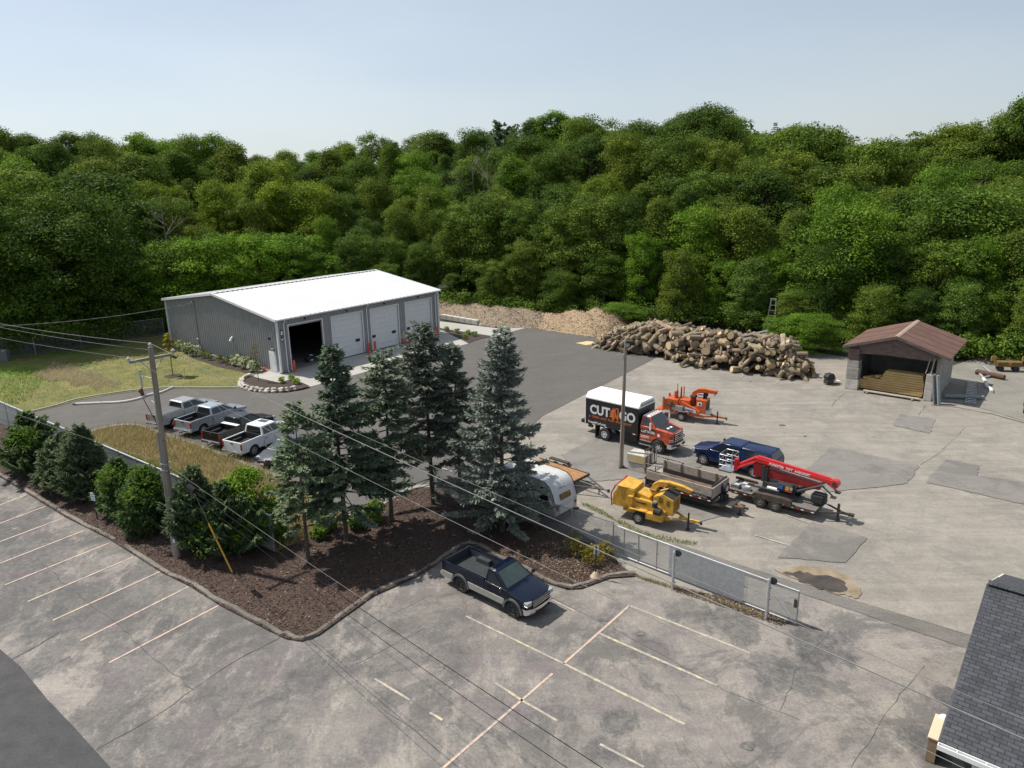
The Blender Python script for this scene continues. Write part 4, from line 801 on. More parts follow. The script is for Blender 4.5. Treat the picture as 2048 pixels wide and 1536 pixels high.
# ---------------------------------------------------------------- wood chippers
def chipper(label,pos,rz,col,kind,trimc):
    t=thing('wood_chipper',label,'wood chipper',pos,rz); mesh_=M('radiator_mesh',(.05,.045,.04),.7)
    # x forward (hitch), wheels at x=0
    for s in (-1,1): wheel(t,0,s*.88,.38,.24,hub,s,rr=.55)
    m=MB()
    for s in (-1,1): m.box((.35,s*.55,.56),(2.9,.12,.16),col)
    m.tube([(1.8,-.55,.58),(2.6,0,.55)],.07,col).tube([(1.8,.55,.58),(2.6,0,.55)],.07,col).box((2.75,0,.55),(1.2,.13,.13),col); m.build('frame',t)
    MB().tube([(3.3,0,.55),(3.45,0,.5)],.05,darkst).cyl((3.45,0,.42),(3.45,0,.6),.07,darkst).build('hitch',t); MB().cyl((2.75,-.14,.02),(2.75,-.14,1.05),.055,black).box((2.75,-.14,.04),(.22,.22,.04),darkst).build('jack',t)
    for s in (-1,1): MB().prism([(-.6,.72),(-.5,.86),(.5,.86),(.62,.72),(.62,.78),(.52,.91),(-.52,.91),(-.65,.78)],s*.72,s*1.03,steel if kind=='o' else col).build('fender',t)
    # infeed hopper (rear)
    if kind=='y':
        MB().prism([(-1.75,.75),(-.45,.7),(-.35,1.95),(-1.35,2.02),(-1.7,1.5)],-.72,.72,col).build('feed_hopper',t,bevel=.02)
        MB().hexa([(-1.42,-.8,2.03),(-.38,-.66,1.96),(-.38,.66,1.96),(-1.42,.8,2.03),(-1.42,-.8,2.07),(-.38,-.66,2.0),(-.38,.66,2.0),(-1.42,.8,2.07)],col).build('hopper_lid',t)
        MB().tube([(-1.72,-.85,.75),(-1.78,-.85,1.5),(-1.52,-.85,2.05),(-1.52,.85,2.05),(-1.78,.85,1.5),(-1.72,.85,.75)],.04,redp).build('safety_bar',t,smooth=50)
        MB().hexa([(-.35,-.5,1.4),(.55,-.5,1.3),(.55,.5,1.3),(-.35,.5,1.4),(-.35,-.5,1.78),(.5,-.5,1.62),(.5,.5,1.62),(-.35,.5,1.78)],col).build('drum_cover',t,bevel=.03)
        MB().prism([(-.5,.95),(1.55,.85),(1.55,1.0),(.6,1.45),(-.5,1.52)],-.72,-.5,col).build('belt_guard',t,bevel=.02)
        lettering(t,'lettering','Vermeer',.2,(-.3,-.73,1.28),XD,YD,black,.03)
        MB().box((1.0,-.86,.68),(1.0,.36,.4),col).build('tool_box',t,bevel=.02)
        MB().box((-.55,-.8,1.35),(.3,.2,.5),col).build('control_box',t,bevel=.02)
        eng=MB().prism([(.75,.8),(1.95,.8),(1.95,1.75),(1.3,2.0),(.75,1.75)],-.55,.6,col).build('engine_cover',t,bevel=.02)
        m=MB()
        for k in range(5): m.box((1.2,-.556,1.78-k*.07),(.26,.01,.03),black).box((1.65,-.556,1.66-k*.07),(.2,.01,.03),black)
        for k in range(7): m.box((1.957,.0,1.6-k*.1),(.012,.9,.035),black)
        m.build('louvre',eng)
        MB().hexa([(1.28,-.5,2.005),(1.97,-.5,1.765),(1.97,.55,1.765),(1.28,.55,2.005),(1.28,-.5,2.02),(1.98,-.5,1.78),(1.98,.55,1.78),(1.28,.55,2.02)],black).build('engine_panel',eng)
        MB().cyl((.95,-.85,1.05),(1.35,-.85,1.0),.24,black,n=14).cyl((.95,-.8,1.25),(.95,-.8,1.5),.16,black,n=12).cyl((.95,-.8,1.5),(.95,-.8,1.6),.12,steel,n=12).build('air_filter',t,smooth=40)
        MB().cyl((.55,.1,1.6),(.55,.1,1.95),.24,col,n=14).cyl((.55,.1,1.88),(.55,.1,1.94),.29,darkst,n=14).build('chute_collar',t,smooth=40)
        pts=[(.55,.1,1.9),(.60,.12,2.18),(.85,.14,2.36),(1.4,.18,2.42),(2.2,.24,2.32),(2.75,.28,2.16)]; ws=[.19,.18,.17,.16,.145,.125]
    else:
        m=MB().box((-1.05,-.62,1.15),(1.2,.07,.95),col).box((-1.05,.62,1.15),(1.2,.07,.95),col).box((-1.05,0,.72),(1.25,1.2,.07),col).box((-.95,0,1.62),(.8,1.3,.07),col,ry=6); m.build('feed_hopper',t)
        MB().box((-1.95,0,.62),(.75,1.35,.06),col,ry=-10).build('feed_tray',t)
        for s in (-1,1): MB().box((-1.65,s*.68,1.2),(.16,.06,1.15),col).build('hopper_wing',t)
        MB().cyl((-1.35,-.7,1.25),(-.7,-.7,1.1),.1,darkst).cyl((-.95,-.72,1.45),(-.95,-.72,.8),.07,darkst).box((-.8,-.7,.95),(.4,.12,.25),steel).build('hydraulic_motor',t)
        MB().tube([(-.55,.35,1.6),(-.55,.35,2.55),(-.3,.35,2.6),(-.3,.35,1.6)],.055,col).tube([(-.7,-.1,1.6),(-.7,-.1,2.9)],.03,darkst).tube([(-.42,.1,1.6),(-.42,.1,2.5)],.05,black).box((-.85,.1,1.95),(.16,.5,.55),col).build('lift_frame',t)
        MB().hexa([(-.5,-.5,1.1),(.6,-.5,1.1),(.6,.5,1.1),(-.5,.5,1.1),(-.35,-.5,1.72),(.5,-.5,1.72),(.5,.5,1.72),(-.35,.5,1.72)],col).build('drum_cover',t,bevel=.05)
        MB().prism([(-.1,.8),(1.4,.7),(1.5,.95),(1.1,1.15),(-.1,1.62)],-.74,-.5,col).build('belt_guard',t,bevel=.03)
        m=MB(); m.add([(.2,-.747,.88),(1.15,-.747,.82),(1.1,-.747,1.06),(.2,-.747,1.22)],[(0,1,2,3)],white); m.build('sign_plate',t,fixn=False); lettering(t,'lettering','BANDIT',.2,(.28,-.755,1.0),(1,0,-.1),(.1,0,1),M('purple_lettering',(.09,.04,.2),.5),.04,sx=.95)
        MB().box((-.2,-.85,1.08),(.62,.36,.32),steel).build('tool_box',t); MB().box((1.95,-.1,.9),(.42,.7,.38),alu).build('battery_box',t,bevel=.02)
        eng=MB().box((1.45,.05,1.35),(.8,1.15,1.15),col).build('engine_cover',t,bevel=.03); MB().box((1.86,.05,1.3),(.02,.8,.9),mesh_).build('radiator_grille',eng); m=MB().box((1.35,-.535,1.55),(.36,.012,.3),white).box((1.37,-.545,1.55),(.16,.012,.16),black); m.build('warning_decal',eng)
        MB().cyl((1.05,.0,2.02),(1.5,.0,2.02),.22,chrome,n=14).build('silencer',t,smooth=40); MB().cyl((1.6,.1,1.92),(1.6,.1,2.2),.14,black,n=12).cyl((1.45,.1,2.25),(1.8,.1,2.25),.13,black,n=12).build('air_filter',t,smooth=40)
        MB().cyl((.65,0,1.2),(.65,0,2.0),.24,M('dark_red_steel',(.16,.025,.012),.5),n=14).cyl((.65,0,1.96),(.65,0,2.05),.3,darkst,n=14).build('chute_collar',t,smooth=40)
        pts=[(.65,0,2.0),(.75,0,2.3),(1.1,0,2.55),(1.6,0,2.62),(2.1,0,2.6),(2.55,0,2.58)]; ws=[.2,.19,.18,.17,.16,.15]
    m=MB(); vs=[]
    for i,(P_,w) in enumerate(zip(pts,ws)):
        P_=Vector(P_); d=(Vector(pts[min(i+1,5)])-Vector(pts[max(i-1,0)])).normalized(); up=Vector((0,1,0)).cross(d)*-1; up=-up if up.z<0 and i>1 else up
        s=d.cross(Vector((0,1,0))).normalized()
        for a,b_ in ((-1,-1),(1,-1),(1,1),(-1,1)): vs.append(P_+Vector((0,a*w,0))+s*b_*w*.9)
    m.add(vs,[(i*4+j,i*4+(j+1)%4,i*4+4+(j+1)%4,i*4+4+j) for i in range(5) for j in range(4)]+[(0,1,2,3)],col)
    ch=m.build('discharge_chute',t,bevel=.015)
    if kind=='y':
        lettering(ch,'lettering','Vermeer',.15,(1.35,-.01,2.39),(1,.06,-.08),(.0,0,1),black,.03); MB().box((2.72,.28,2.12),(.16,.3,.03),darkst,ry=15).build('deflector',ch)
    else: MB().tube([(2.5,0,2.5),(2.35,0,2.3)],.05,col).tube([(1.0,-.1,2.35),(1.9,-.1,2.5)],.03,darkst).build('deflector',ch)
    return t
yh=R(-33); yl=Vector((-math.sin(yh),math.cos(yh),0)); chipper('yellow wood chipper on a single axle beside the dump trailer',at(1276,1047)+yl*.9,-33,yellowp,'y',redp)
oh=R(-33); yl=Vector((-math.sin(oh),math.cos(oh),0)); chipper('orange wood chipper standing alone behind the tree service truck',at(1362,842)+yl*.9,-33,orangep,'o',steel)
# ---------------------------------------------------------------- trailers, lift, caravan
DA=R(-41); DF=Vector((math.cos(DA),math.sin(DA),0)); DL=Vector((-DF.y,DF.x,0))
def tape(m,x0,x1,y,z,n):
    for i in range(n):
        x=x0+(x1-x0)*i/n; m.box((x+(x1-x0)/n*.25,y,z),((x1-x0)/n*.45,.012,.05),redl); m.box((x+(x1-x0)/n*.75,y,z),((x1-x0)/n*.3,.012,.05),white)
# dump trailer: local x forward to the hitch, near side at y=-1.1
t=thing('dump_trailer','grey board-sided dump trailer with a spare wheel on its front board','trailer',Vector((8.38,42.89,0))+DL*1.1+DF*0,-41)
rust=M('rusty_steel_floor',(.16,.10,.065),.8,0,.3,2,.3,c2=(.06,.045,.035)); LB=4.45
for s,nm in ((-1,'near'),(1,'far')):
    m=MB()
    for k in range(2): m.box((LB/2,s*1.1,1.28+k*.275),(LB,.06,.268),wood)
    o=m.build('side_board',t); m=MB()
    for x in ((.12,1.3,2.5,3.7) if s>0 else (.1,)): m.box((x,s*(1.1-.05),1.42),(.1,.06,.58),rust)
    m.build('stake',o)
m=MB()
for s in (-1,1): m.box((LB/2,s*1.06,.95),(LB,.06,.42),black).box((LB/2+.9,s*.95,.62),(LB-1.9,.06,.3),black)
tape(m,.3,LB,-1.1,.84,7); m.build('bed_wall',t)
MB().box((LB/2,0,.83),(LB,2.1,.08),rust).build('bed_floor',t); lettering(t,'lettering','BELMONT',.26,(3.0,-1.098,1.02),XD,YD,M('grey_lettering',(.4,.4,.4),.5),.02)
o=MB().box((LB+.03,0,1.35),(.07,2.2,.66),wood).box((LB,0,.95),(.06,2.1,.3),black).build('front_board',t); MB().tube([(LB-.08,-.9,1.72),(LB-.08,1.0,1.72)],.06,black).build('tarp_roll',o)
w=wheel(t,0,0,.36,.24,M('white_wheel',(.6,.6,.6),.4),1,'spare_wheel',rr=.55); w.location=(LB+.2,.35,1.28); w.rotation_euler=(0,0,R(-90))
m=MB()
for s in (-1,1): m.box((LB/2-.2,s*.85,.55),(LB,.14,.2),rust).tube([(LB-.3,s*.85,.52),(LB+1.55,0,.5)],.09,rust)
m.box((LB+.55,0,.6),(1.1,1.3,.05),darkst,top=.9).box((LB+1.6,0,.5),(.5,.12,.12),darkst); m.build('frame',t); MB().cyl((LB+1.35,.0,.02),(LB+1.35,0,.55),.06,darkst).box((LB+1.35,0,.03),(.3,.3,.05),darkst).build('jack',t)
MB().cyl((LB+.25,-.25,.62),(LB+.25,-.25,1.0),.12,black).box((LB+.3,.1,.78),(.3,.45,.3),black).build('hydraulic_pump',t)
for x in (.85,1.7):
    for s in (-1,1): wheel(t,x,s*.98,.36,.22,M('white_wheel',(.6,.6,.6),.4),s,rr=.55)
m=MB().box((.0,-1.05,1.0),(.1,.16,.55),black); m.build('rear_post',t); MB().box((-.07,-1.1,1.2),(.06,.1,.14),amber).build('marker_light',t)
# upright ramp and small platform of a narrow trailer behind it
rp=at(1330,948); t=thing('utility_trailer','small black trailer with a tall barred ramp standing beside the concrete blocks','trailer',Vector((10.0,45.6,0)),-41)
m=MB()
for k in range(7): m.box((-.95,-.75+k*.25,1.25),(.05,.06,1.35),darkst if k%2 else wood)
m.box((-.95,0,1.92),(.06,1.62,.07),darkst).box((-.95,0,.62),(.06,1.62,.07),darkst); m.build('ramp',t)
m=MB()
for k in range(5): m.box((.1,-.6+k*.3,.62),(1.9,.28,.06),wood)
m.build('deck',t); m=MB().box((.1,-.8,.56),(2.0,.08,.14),darkst).box((.1,.8,.56),(2.0,.08,.14),darkst).box((1.1,0,.56),(.08,1.6,.14),darkst)
for y in (-.8,.8):
    m.tube([(-.85,y,1.05),(1.1,y,1.05)],.03,darkst)
    for x in (-.1,1.08): m.tube([(x,y,.6),(x,y,1.05)],.03,darkst)
m.tube([(1.08,-.8,1.05),(1.08,.8,1.05)],.03,darkst).tube([(1.1,-.6,.55),(2.6,0,.5)],.05,darkst).tube([(1.1,.6,.55),(3.6,.9,.75)],.05,darkst); m.build('frame',t)
for s in (-1,1): wheel(t,.2,s*.98,.32,.2,hub,s,rr=.55)
# concrete blocks by the light pole
yb=M('yellow_block_paint',(.44,.33,.15),.85,0,.2,2,.3,c2=(.5,.46,.38)); bc=Vector((8.75,47.05,0))
o=MB().box((0,0,.31),(1.35,1.1,.62),concrete).build('concrete_block',bevel=.04); o.location=bc; o.rotation_euler=(0,0,R(-38)); tag(o,'bare mossy grey concrete block under the yellow painted one','block')
o=MB().box((0,0,.31),(1.4,1.15,.56),yb).box((0,0,.60),(1.38,1.13,.03),concrete).build('concrete_block',bevel=.03); o.location=bc+Vector((-.05,0,.63)); o.rotation_euler=(0,0,R(-36)); tag(o,'flaking yellow concrete block on top of a bare one by the light pole','block')
# low-loader trailer with the tracked lift
t=thing('equipment_trailer','long black tandem axle trailer loaded with the red tracked lift','trailer',Vector((13.46,42.37,0))+DL*.95,-40); UL=5.35
dp=M('diamond_plate',(.09,.075,.055),.55,.4,.35,3,.5,c2=(.04,.035,.03)); m=MB()
for k in range(7): m.box((UL/2,-.9+k*.3,.62),(UL,.28,.06),M('grey_deck_boards',(.15,.14,.125),.85,0,.2,2,stretch=(1,6,1)))
m.build('deck',t); m=MB()
for s in (-1,1): m.box((UL/2,s*1.03,.54),(UL,.08,.18),darkst)
tape(m,.1,UL,-1.08,.52,9); m.box((UL,0,.54),(.08,2.1,.18),darkst).tube([(UL,-.75,.5),(UL+1.35,0,.5)],.06,darkst).tube([(UL,.75,.5),(UL+1.35,0,.5)],.06,darkst).box((UL+1.45,0,.5),(.6,.12,.12),darkst); m.build('frame',t)
MB().box((UL+1.7,0,.5),(.3,.2,.16),darkst).build('hitch',t); MB().cyl((UL+1.0,-.1,.05),(UL+1.0,-.1,1.05),.075,darkst).box((UL+1.0,-.1,.06),(.26,.26,.05),darkst).build('jack',t)
for s in (-1,1):
    MB().prism([(1.5,.62),(1.75,.95),(2.5,.98),(3.6,1.0),(4.0,.95),(4.0,.62)],s*1.0,s*1.28,dp).build('fender',t,bevel=.02)
    for x in (2.12,3.05): wheel(t,x,s*1.15,.39,.24,M('dull_rim',(.2,.19,.18),.5,.4),s,rr=.56)
m=MB()
for k,(x,y) in enumerate(((.35,-.7),(.7,-.3),(1.0,-.65))): m.box((x,y,.76),(.5,.35,.22),alu,rz=k*17).box((x+.1,y,.9),(.3,.25,.06),M('clear_wrap',(.5,.52,.53),.2))
t2=thing('aluminium_plates','heap of bright aluminium plates at the rear of the long black trailer','plates',t.matrix_world.translation,0)
o=m.build('plate',t2); t2.location=t.location; t2.rotation_euler=t.rotation_euler
o=MB().box((0,0,0),(1.4,.16,.12),M('dark_red_beam',(.07,.025,.02),.7)).build('timber'); o.location=Vector((14.9,43.3,.72)); o.rotation_euler=(0,0,R(-40)); tag(o,'dark red beam lying along the far edge of the long black trailer','beam')
# tracked boom lift
t=thing('boom_lift','red tracked boom lift folded down on the long black trailer','lift',Vector((13.46,42.37,.65))+DL*.95+DF*2.9,-40)
m=MB()
for s in (-1,1):
    m.prism([(-1.0,.05),(1.0,.05),(1.2,.22),(1.0,.42),(-1.0,.42),(-1.2,.22)],s*.3,s*.58,black)
tr=m.build('track',t) if 0 else None
for s in (-1,1): MB().prism([(-1.0,.0),(1.0,.0),(1.2,.2),(1.0,.42),(-1.0,.42),(-1.2,.2)],s*.32,s*.6,black).build('track',t,bevel=.03)
MB().box((0,0,.55),(1.9,.7,.35),darkst).box((-.9,0,.9),(.25,.5,1.4),black).build('base_frame',t)
MB().box((.45,-.42,.75),(.95,.45,.5),black).build('engine_box',t,bevel=.08); MB().box((.2,-.65,.78),(.3,.02,.2),M('blue_decal',(.03,.12,.4),.4)).box((.62,-.65,.8),(.22,.02,.24),yellowp).box((.85,-.65,.82),(.16,.02,.2),alu).box((.7,-.65,.62),(.4,.02,.08),redp).build('warning_decal',t)
MB().box((-.25,-.5,.5),(.75,.2,.14),white).build('cover',t,bevel=.03)
m=MB().prism([(-1.15,.95),(2.3,.95),(2.4,1.3),(-1.15,1.62)],-.12,.2,M('dark_red_paint',(.22,.012,.014),.4)); m.build('lower_boom',t)
bz0,bz1=1.97,1.66
m=MB().hexa([(-1.6,-.19,bz0-.15),(3.0,-.16,bz1-.16),(3.0,.16,bz1-.16),(-1.6,.19,bz0-.15),(-1.6,-.19,bz0+.14),(3.0,-.16,bz1+.1),(3.0,.16,bz1+.1),(-1.6,.19,bz0+.14)],redp); m.hexa([(-1.5,-.1,bz0+.15),(2.9,-.1,bz1+.13),(2.9,.1,bz1+.13),(-1.5,.1,bz0+.15),(-1.5,-.08,bz0+.24),(2.7,-.08,bz1+.22),(2.7,.08,bz1+.22),(-1.5,.08,bz0+.24)],redp)
bm=m.build('main_boom',t,bevel=.02); sl2=(bz1-bz0)/4.6; lettering(bm,'lettering','FORESTER  72FT  ARBORIST',.2,(-.75,-.2,bz0-.01+sl2*.85),(1,.007,sl2),(0,0,1),white,.02)
MB().cyl((3.1,-.2,1.56),(3.1,.2,1.56),.26,redp,n=18).cyl((3.1,-.215,1.56),(3.1,-.19,1.56),.14,darkst,n=14).build('pivot',t,smooth=40)
MB().prism([(-1.7,.9),(-1.0,.9),(-.95,1.75),(-1.7,1.85)],-.16,.16,M('dark_red_paint',(.22,.012,.014),.4)).box((-1.05,-.2,1.2),(.18,.12,1.0),darkst).build('boom_cradle',t)
m=MB().tube([(-1.55,0,bz0+.12),(-2.75,.1,1.25)],.1,redp,8).tube([(-1.5,-.12,bz0-.1),(-2.8,0,1.05)],.07,redp,8); m.build('jib',t)
MB().box((-2.9,.1,1.25),(.2,.3,.75),redp).build('basket_mount',t)
m=MB(); bx0,bx1,by0,by1=-3.85,-3.05,-.35,.75
m.box(((bx0+bx1)/2,(by0+by1)/2,.78),(.85,1.15,.1),alu)
for z in (1.15,1.5,1.85): m.tube([(bx0,by0,z),(bx1,by0,z),(bx1,by1,z),(bx0,by1,z),(bx0,by0,z)],.02,alu)
for x,y in ((bx0,by0),(bx1,by0),(bx1,by1),(bx0,by1),((bx0+bx1)/2,by0),((bx0+bx1)/2,by1),(bx0,(by0+by1)/2)): m.tube([(x,y,.8),(x,y,1.85)],.016,alu)
m.build('basket',t)
for s,x,ry in ((-1,1.6,32),(1,1.6,32)):
    m=MB().tube([(.9,s*.25,.5),(2.5,s*.36,1.38),(2.6,s*.36,1.38)],.085,darkst,8).tube([(2.5,s*.36,1.38),(3.2,s*.42,.9)],.05,darkst,6).box((3.2,s*.42,.87),(.3,.3,.06),darkst); m.build('outrigger',t)
MB().box((2.3,0,.42),(.8,.75,.6),black).build('battery_case',t,bevel=.12)
# caravan
ch=R(-43); cf=Vector((math.cos(ch),math.sin(ch),0)); cl_=Vector((-cf.y,cf.x,0)); t=thing('caravan','old white caravan with brown stripes under the tallest blue spruce','caravan',Vector((2.38,39.03,0))+cl_*1.05,-43)
n=N('aged_shaded_white_aluminium'); v=n.co(); mcv=n.fin(n.mix(n.ramp(n.noise(.9,7,.75,n.map(v,(1,1,.5)),.5),(.48,0),(.66,.6)),(.47,.48,.48),(.23,.24,.22)),.45,spec=.4); mcb=M('brown_stripe',(.13,.085,.035),.6)  # aged white, greyed further so the colour carries the shade under the spruces
CLn=5.2; prof=[(0,.42),(0.02,1.2),(-.05,1.25),(-.2,1.75),(-.45,2.2),(-.8,2.42),(-1.3,2.47),(-CLn+.9,2.47),(-CLn+.3,2.2),(-CLn,1.5),(-CLn+.2,.5),(-3.2,.42),(-3.15,.75),(-2.1,.75),(-2.05,.42)]
MB().prism(prof,-1.03,1.03,mcv,4).build('body',t,smooth=50,bevel=.05)
m=MB()
for s in (-1,1): m.add([(-.05,s*1.036,.88),(-1.3,s*1.036,.88),(-1.5,s*1.036,1.12),(-.06,s*1.036,1.12)],[(0,1,2,3)],mcb); m.tube([(-.02,s*1.04,1.25),(-.2,s*1.04,1.78),(-.45,s*1.04,2.22),(-.8,s*1.04,2.44),(-1.3,s*1.04,2.49),(-4,s*1.04,2.49)],.022,black,4); m.tube([(-.05,s*1.04,1.13),(-1.5,s*1.04,1.13),(-1.95,s*1.04,2.2)],.018,black,4)
m.build('side_stripe',t,fixn=False)
for x,z,a,b_ in ((-.85,1.95,.42,.26),(-.85,1.42,.62,.44),(-2.6,1.6,.9,.6)): MB().box((x,-1.04,z),(a+.1,.03,b_+.1),alu).box((x,-1.055,z),(a,.02,b_),glass).build('window',t)
o=MB().box((-.06,0,1.5),(.04,.95,.34),mcb,ry=-15).build('rear_window',t); m=MB()
for k in range(4): m.box((-.05,0,1.4+k*.07),(.05,.88,.025),M('amber_slat',(.26,.17,.05),.5),ry=-15)
m.build('slat',o)
for k in range(3): MB().cyl((-.28,-.25+k*.25,2.0),(-.2,-.25+k*.25,1.99),.05,clearl,n=8).build('marker_light',t)
for s in (-1,1): MB().cyl((.01,s*.85,.85),(.05,s*.85,.85),.1,redl,n=12).build('taillight',t)
MB().box((.03,0,.72),(.02,1.3,.42),M('white_hatch',(.6,.61,.62),.4)).build('rear_hatch',t); MB().box((.1,0,.36),(.18,2.0,.12),darkst).build('rear_bumper',t)
MB().box((-3.0,0,2.55),(.7,.6,.2),M('grey_vent',(.3,.3,.3),.6),top=.8).build('roof_vent',t); MB().box((-2.6,0,.45),(5.2,1.2,.12),black).build('chassis',t)
MB().tube([(-.1,-.95,.4),(-.1,-.95,.02)],.04,steel).build('stabiliser_leg',t)
for s in (-1,1): wheel(t,-2.6,s*.88,.34,.2,hub,s,rr=.55)
MB().box((-4.2,-1.04,1.35),(.65,.02,1.75),M('caravan_door',(.5,.5,.5),.5)).build('door',t)
# wooden-deck trailer behind the caravan
t=thing('flatbed_trailer','low trailer with an orange-brown timber deck behind the caravan','trailer',Vector((4.2,44.1,0)),-43); m=MB(); mdk=M('orange_deck_boards',(.33,.17,.07),.8,0,.2,2,stretch=(1,7,1))
for k in range(7): m.box((-2.1,-.93+k*.31,.62),(4.2,.29,.05),mdk)
m.build('deck',t); m=MB()
for s in (-1,1): m.box((-2.1,s*1.12,.6),(4.3,.08,.16),darkst)
m.box((.04,0,.6),(.08,2.3,.16),darkst).tube([(0,-.95,.55),(2.05,0,.5)],.055,darkst).tube([(0,.95,.55),(2.05,0,.5)],.055,darkst).tube([(0,0,.55),(2.4,0,.5)],.05,darkst); m.build('frame',t)
MB().box((-2.6,1.25,.88),(1.6,.3,.08),darkst).box((-1.75,1.25,.78),(.35,.3,.06),darkst,ry=40).build('fender',t); MB().cyl((2.4,0,.42),(2.4,0,.6),.09,darkst).build('hitch',t); MB().tube([(1.6,.1,.5),(1.6,.1,.02)],.035,darkst).build('jack',t)
for x in (-3.0,-2.2):
    for s in (-1,1): wheel(t,x,s*1.27,.34,.22,hub,s,rr=.55)
# ---------------------------------------------------------------- lumber shed
t=thing('lumber_shed','open-fronted block shed with a low brown roof, full of stacked timber','shed',(30.5,65.7,0),-39); S=8.75; EZ,RZ=3.95,5.35
mblk=M('grey_block_wall',(.33,.31,.28),.9,0,.18,1.2,.3,bs=.3); mbr=M('brown_board',(.13,.095,.085),.8,0,.2,2,.3,stretch=(1,6,2)); 
n=N('brown_felt_roof'); mfr=n.fin(n.mix(1,n.ramp(n.noise(.9,7,.7),(.35,(.092,.047,.035)),(.65,(.132,.07,.053))),n.ramp(n.noise(12,4),(.3,.85),(.7,1.1)),'MULTIPLY'),.9)
m=MB()
for x0,x1,y0,y1 in ((.5,.8,1.3,8.3),(7.6,7.9,1.2,8.3)): m2=MB().box(((x0+x1)/2,(y0+y1)/2,EZ/2-.02),(x1-x0,y1-y0,EZ-.05),mblk); m2.build('side_wall',t)
MB().box((S/2-.2,8.2,2.0),(6.75,.25,4.0),mblk).build('back_wall',t)
for k,(z0,z1,w) in enumerate(((0,.95,1.12),(.97,1.75,1.05),(1.77,2.1,1.05),(2.12,2.75,1.0))): MB().box((.5+w/2,.72,(z0+z1)/2),(w,1.1,z1-z0),mblk if k else concrete).build('block',t,bevel=.03)
MB().box((.97,.72,3.3),(.95,1.05,1.07),mbr).build('board_panel',t)
for k,(z0,z1) in enumerate(((0,1.0),(1.02,1.7),(1.72,2.35))): MB().box((7.35,.7,(z0+z1)/2),(.62,.9,z1-z0),concrete).build('block',t,bevel=.03)
MB().tube([(7.35,.35,2.35),(7.5,.35,3.8)],.06,wood).tube([(6.95,.35,2.4),(7.15,.35,3.75)],.04,wood).build('post',t)
MB().prism([(.55,3.35),(3.6,3.55),(7.4,3.5),(8.1,3.98),(S/2,5.2),(.55,4.0)],.42,.5,mbr).build('gable_board',t)
for s in (0,1):
    xe,xr_=((0,S/2) if s==0 else (S,S/2)); mb=MB(); p=[(xe,0,EZ),(xr_,0,RZ),(xr_,S,RZ),(xe,S,EZ)]; mb.hexa(p+[(a,b,c+.1) for a,b,c in p],mfr); r_=mb.build('roof',t)
    m=MB()
    for k in range(1,5 if s else 3):
        y=S*k/(5 if s else 3); m.hexa([(xe,y-.03,EZ+.1),(xr_,y-.03,RZ+.1),(xr_,y+.03,RZ+.1),(xe,y+.03,EZ+.1),(xe,y-.02,EZ+.125),(xr_,y-.02,RZ+.125),(xr_,y+.02,RZ+.125),(xe,y+.02,EZ+.125)],M('felt_lap',(.075,.038,.032),.9))
    m.build('felt_lap',r_)
MB().prism([(S/2-.2,RZ+.06),(S/2,RZ+.16),(S/2+.2,RZ+.06)],-.02,S,M('tan_ridge',(.34,.25,.2),.8)).build('ridge_cap',t)
m=MB()
for s in (0,1):
    xe=0 if s==0 else S; m.hexa([(xe,-.03,EZ-.14),(S/2,-.03,RZ-.14),(S/2,.03,RZ-.14),(xe,.03,EZ-.14),(xe,-.03,EZ+.11),(S/2,-.03,RZ+.11),(S/2,.03,RZ+.11),(xe,.03,EZ+.11)],mbr)
m.build('fascia',t)
SX=Vector((math.cos(R(-39)),math.sin(R(-39)),0)); SY=Vector((-SX.y,SX.x,0)); SO=Vector((30.5,65.7,0))
mtim=M('yellow_timber',(.42,.29,.125),.75,0,.15,2,.3,bs=.2,stretch=(.6,5,5))
ords=['lowest','second','third','fourth','fifth','sixth','seventh','eighth','ninth','tenth','eleventh']
ti=0
for lay in range(9):
    z=.22+lay*.215; L0=5.3 if lay<4 else (4.7 if lay<5 else 3.6-.15*(lay-5)); xc=4.25 if lay<4 else (4.5 if lay<5 else 5.05+(lay-5)*.06)
    for r in range(2):
        o=MB().box((0,0,0),(L0-.12*r+random.uniform(-.15,.1),.5,.19),mtim).build('timber',bevel=.01); pp=SO+SX*(xc+random.uniform(-.06,.06))+SY*(1.0+r*.55+random.uniform(-.03,.03)); o.location=(pp.x,pp.y,z); o.rotation_euler=(0,0,R(-39+random.uniform(-.8,.8)))
        tag(o,'yellow timber in the %s layer of the stack in the shed, %s row'%(ords[lay],'front' if r==0 else 'rear'),'timber','timbers stacked in the shed')
for x,y,a,l in ((2.35,1.0,60,'short yellow timber lying crosswise on the low left end of the stack'),(3.35,1.2,52,'short yellow timber lying crosswise in the middle of the stack')):
    o=MB().box((0,0,0),(1.2,.3,.2),mtim).build('timber',bevel=.01); pp=SO+SX*x+SY*y; o.location=(pp.x,pp.y,1.2 if x<3 else 1.42); o.rotation_euler=(0,0,R(-39+a)); tag(o,l,'timber')
o=MB().box((0,0,0),(4.6,.5,.06),wood).build('plank'); pp=SO+SX*4.5+SY*-.1; o.location=(pp.x,pp.y,.16); o.rotation_euler=(0,0,R(-39)); tag(o,'pale grey plank on two bearers in front of the stacked timber','plank')
for k,x in enumerate((2.6,6.3)):
    o=MB().box((0,0,0),(.14,.9,.12),wood).build('bearer'); pp=SO+SX*x+SY*-.1; o.location=(pp.x,pp.y,.07); o.rotation_euler=(0,0,R(-39)); tag(o,('left' if k==0 else 'right')+' short bearer under the pale plank before the shed','bearer')
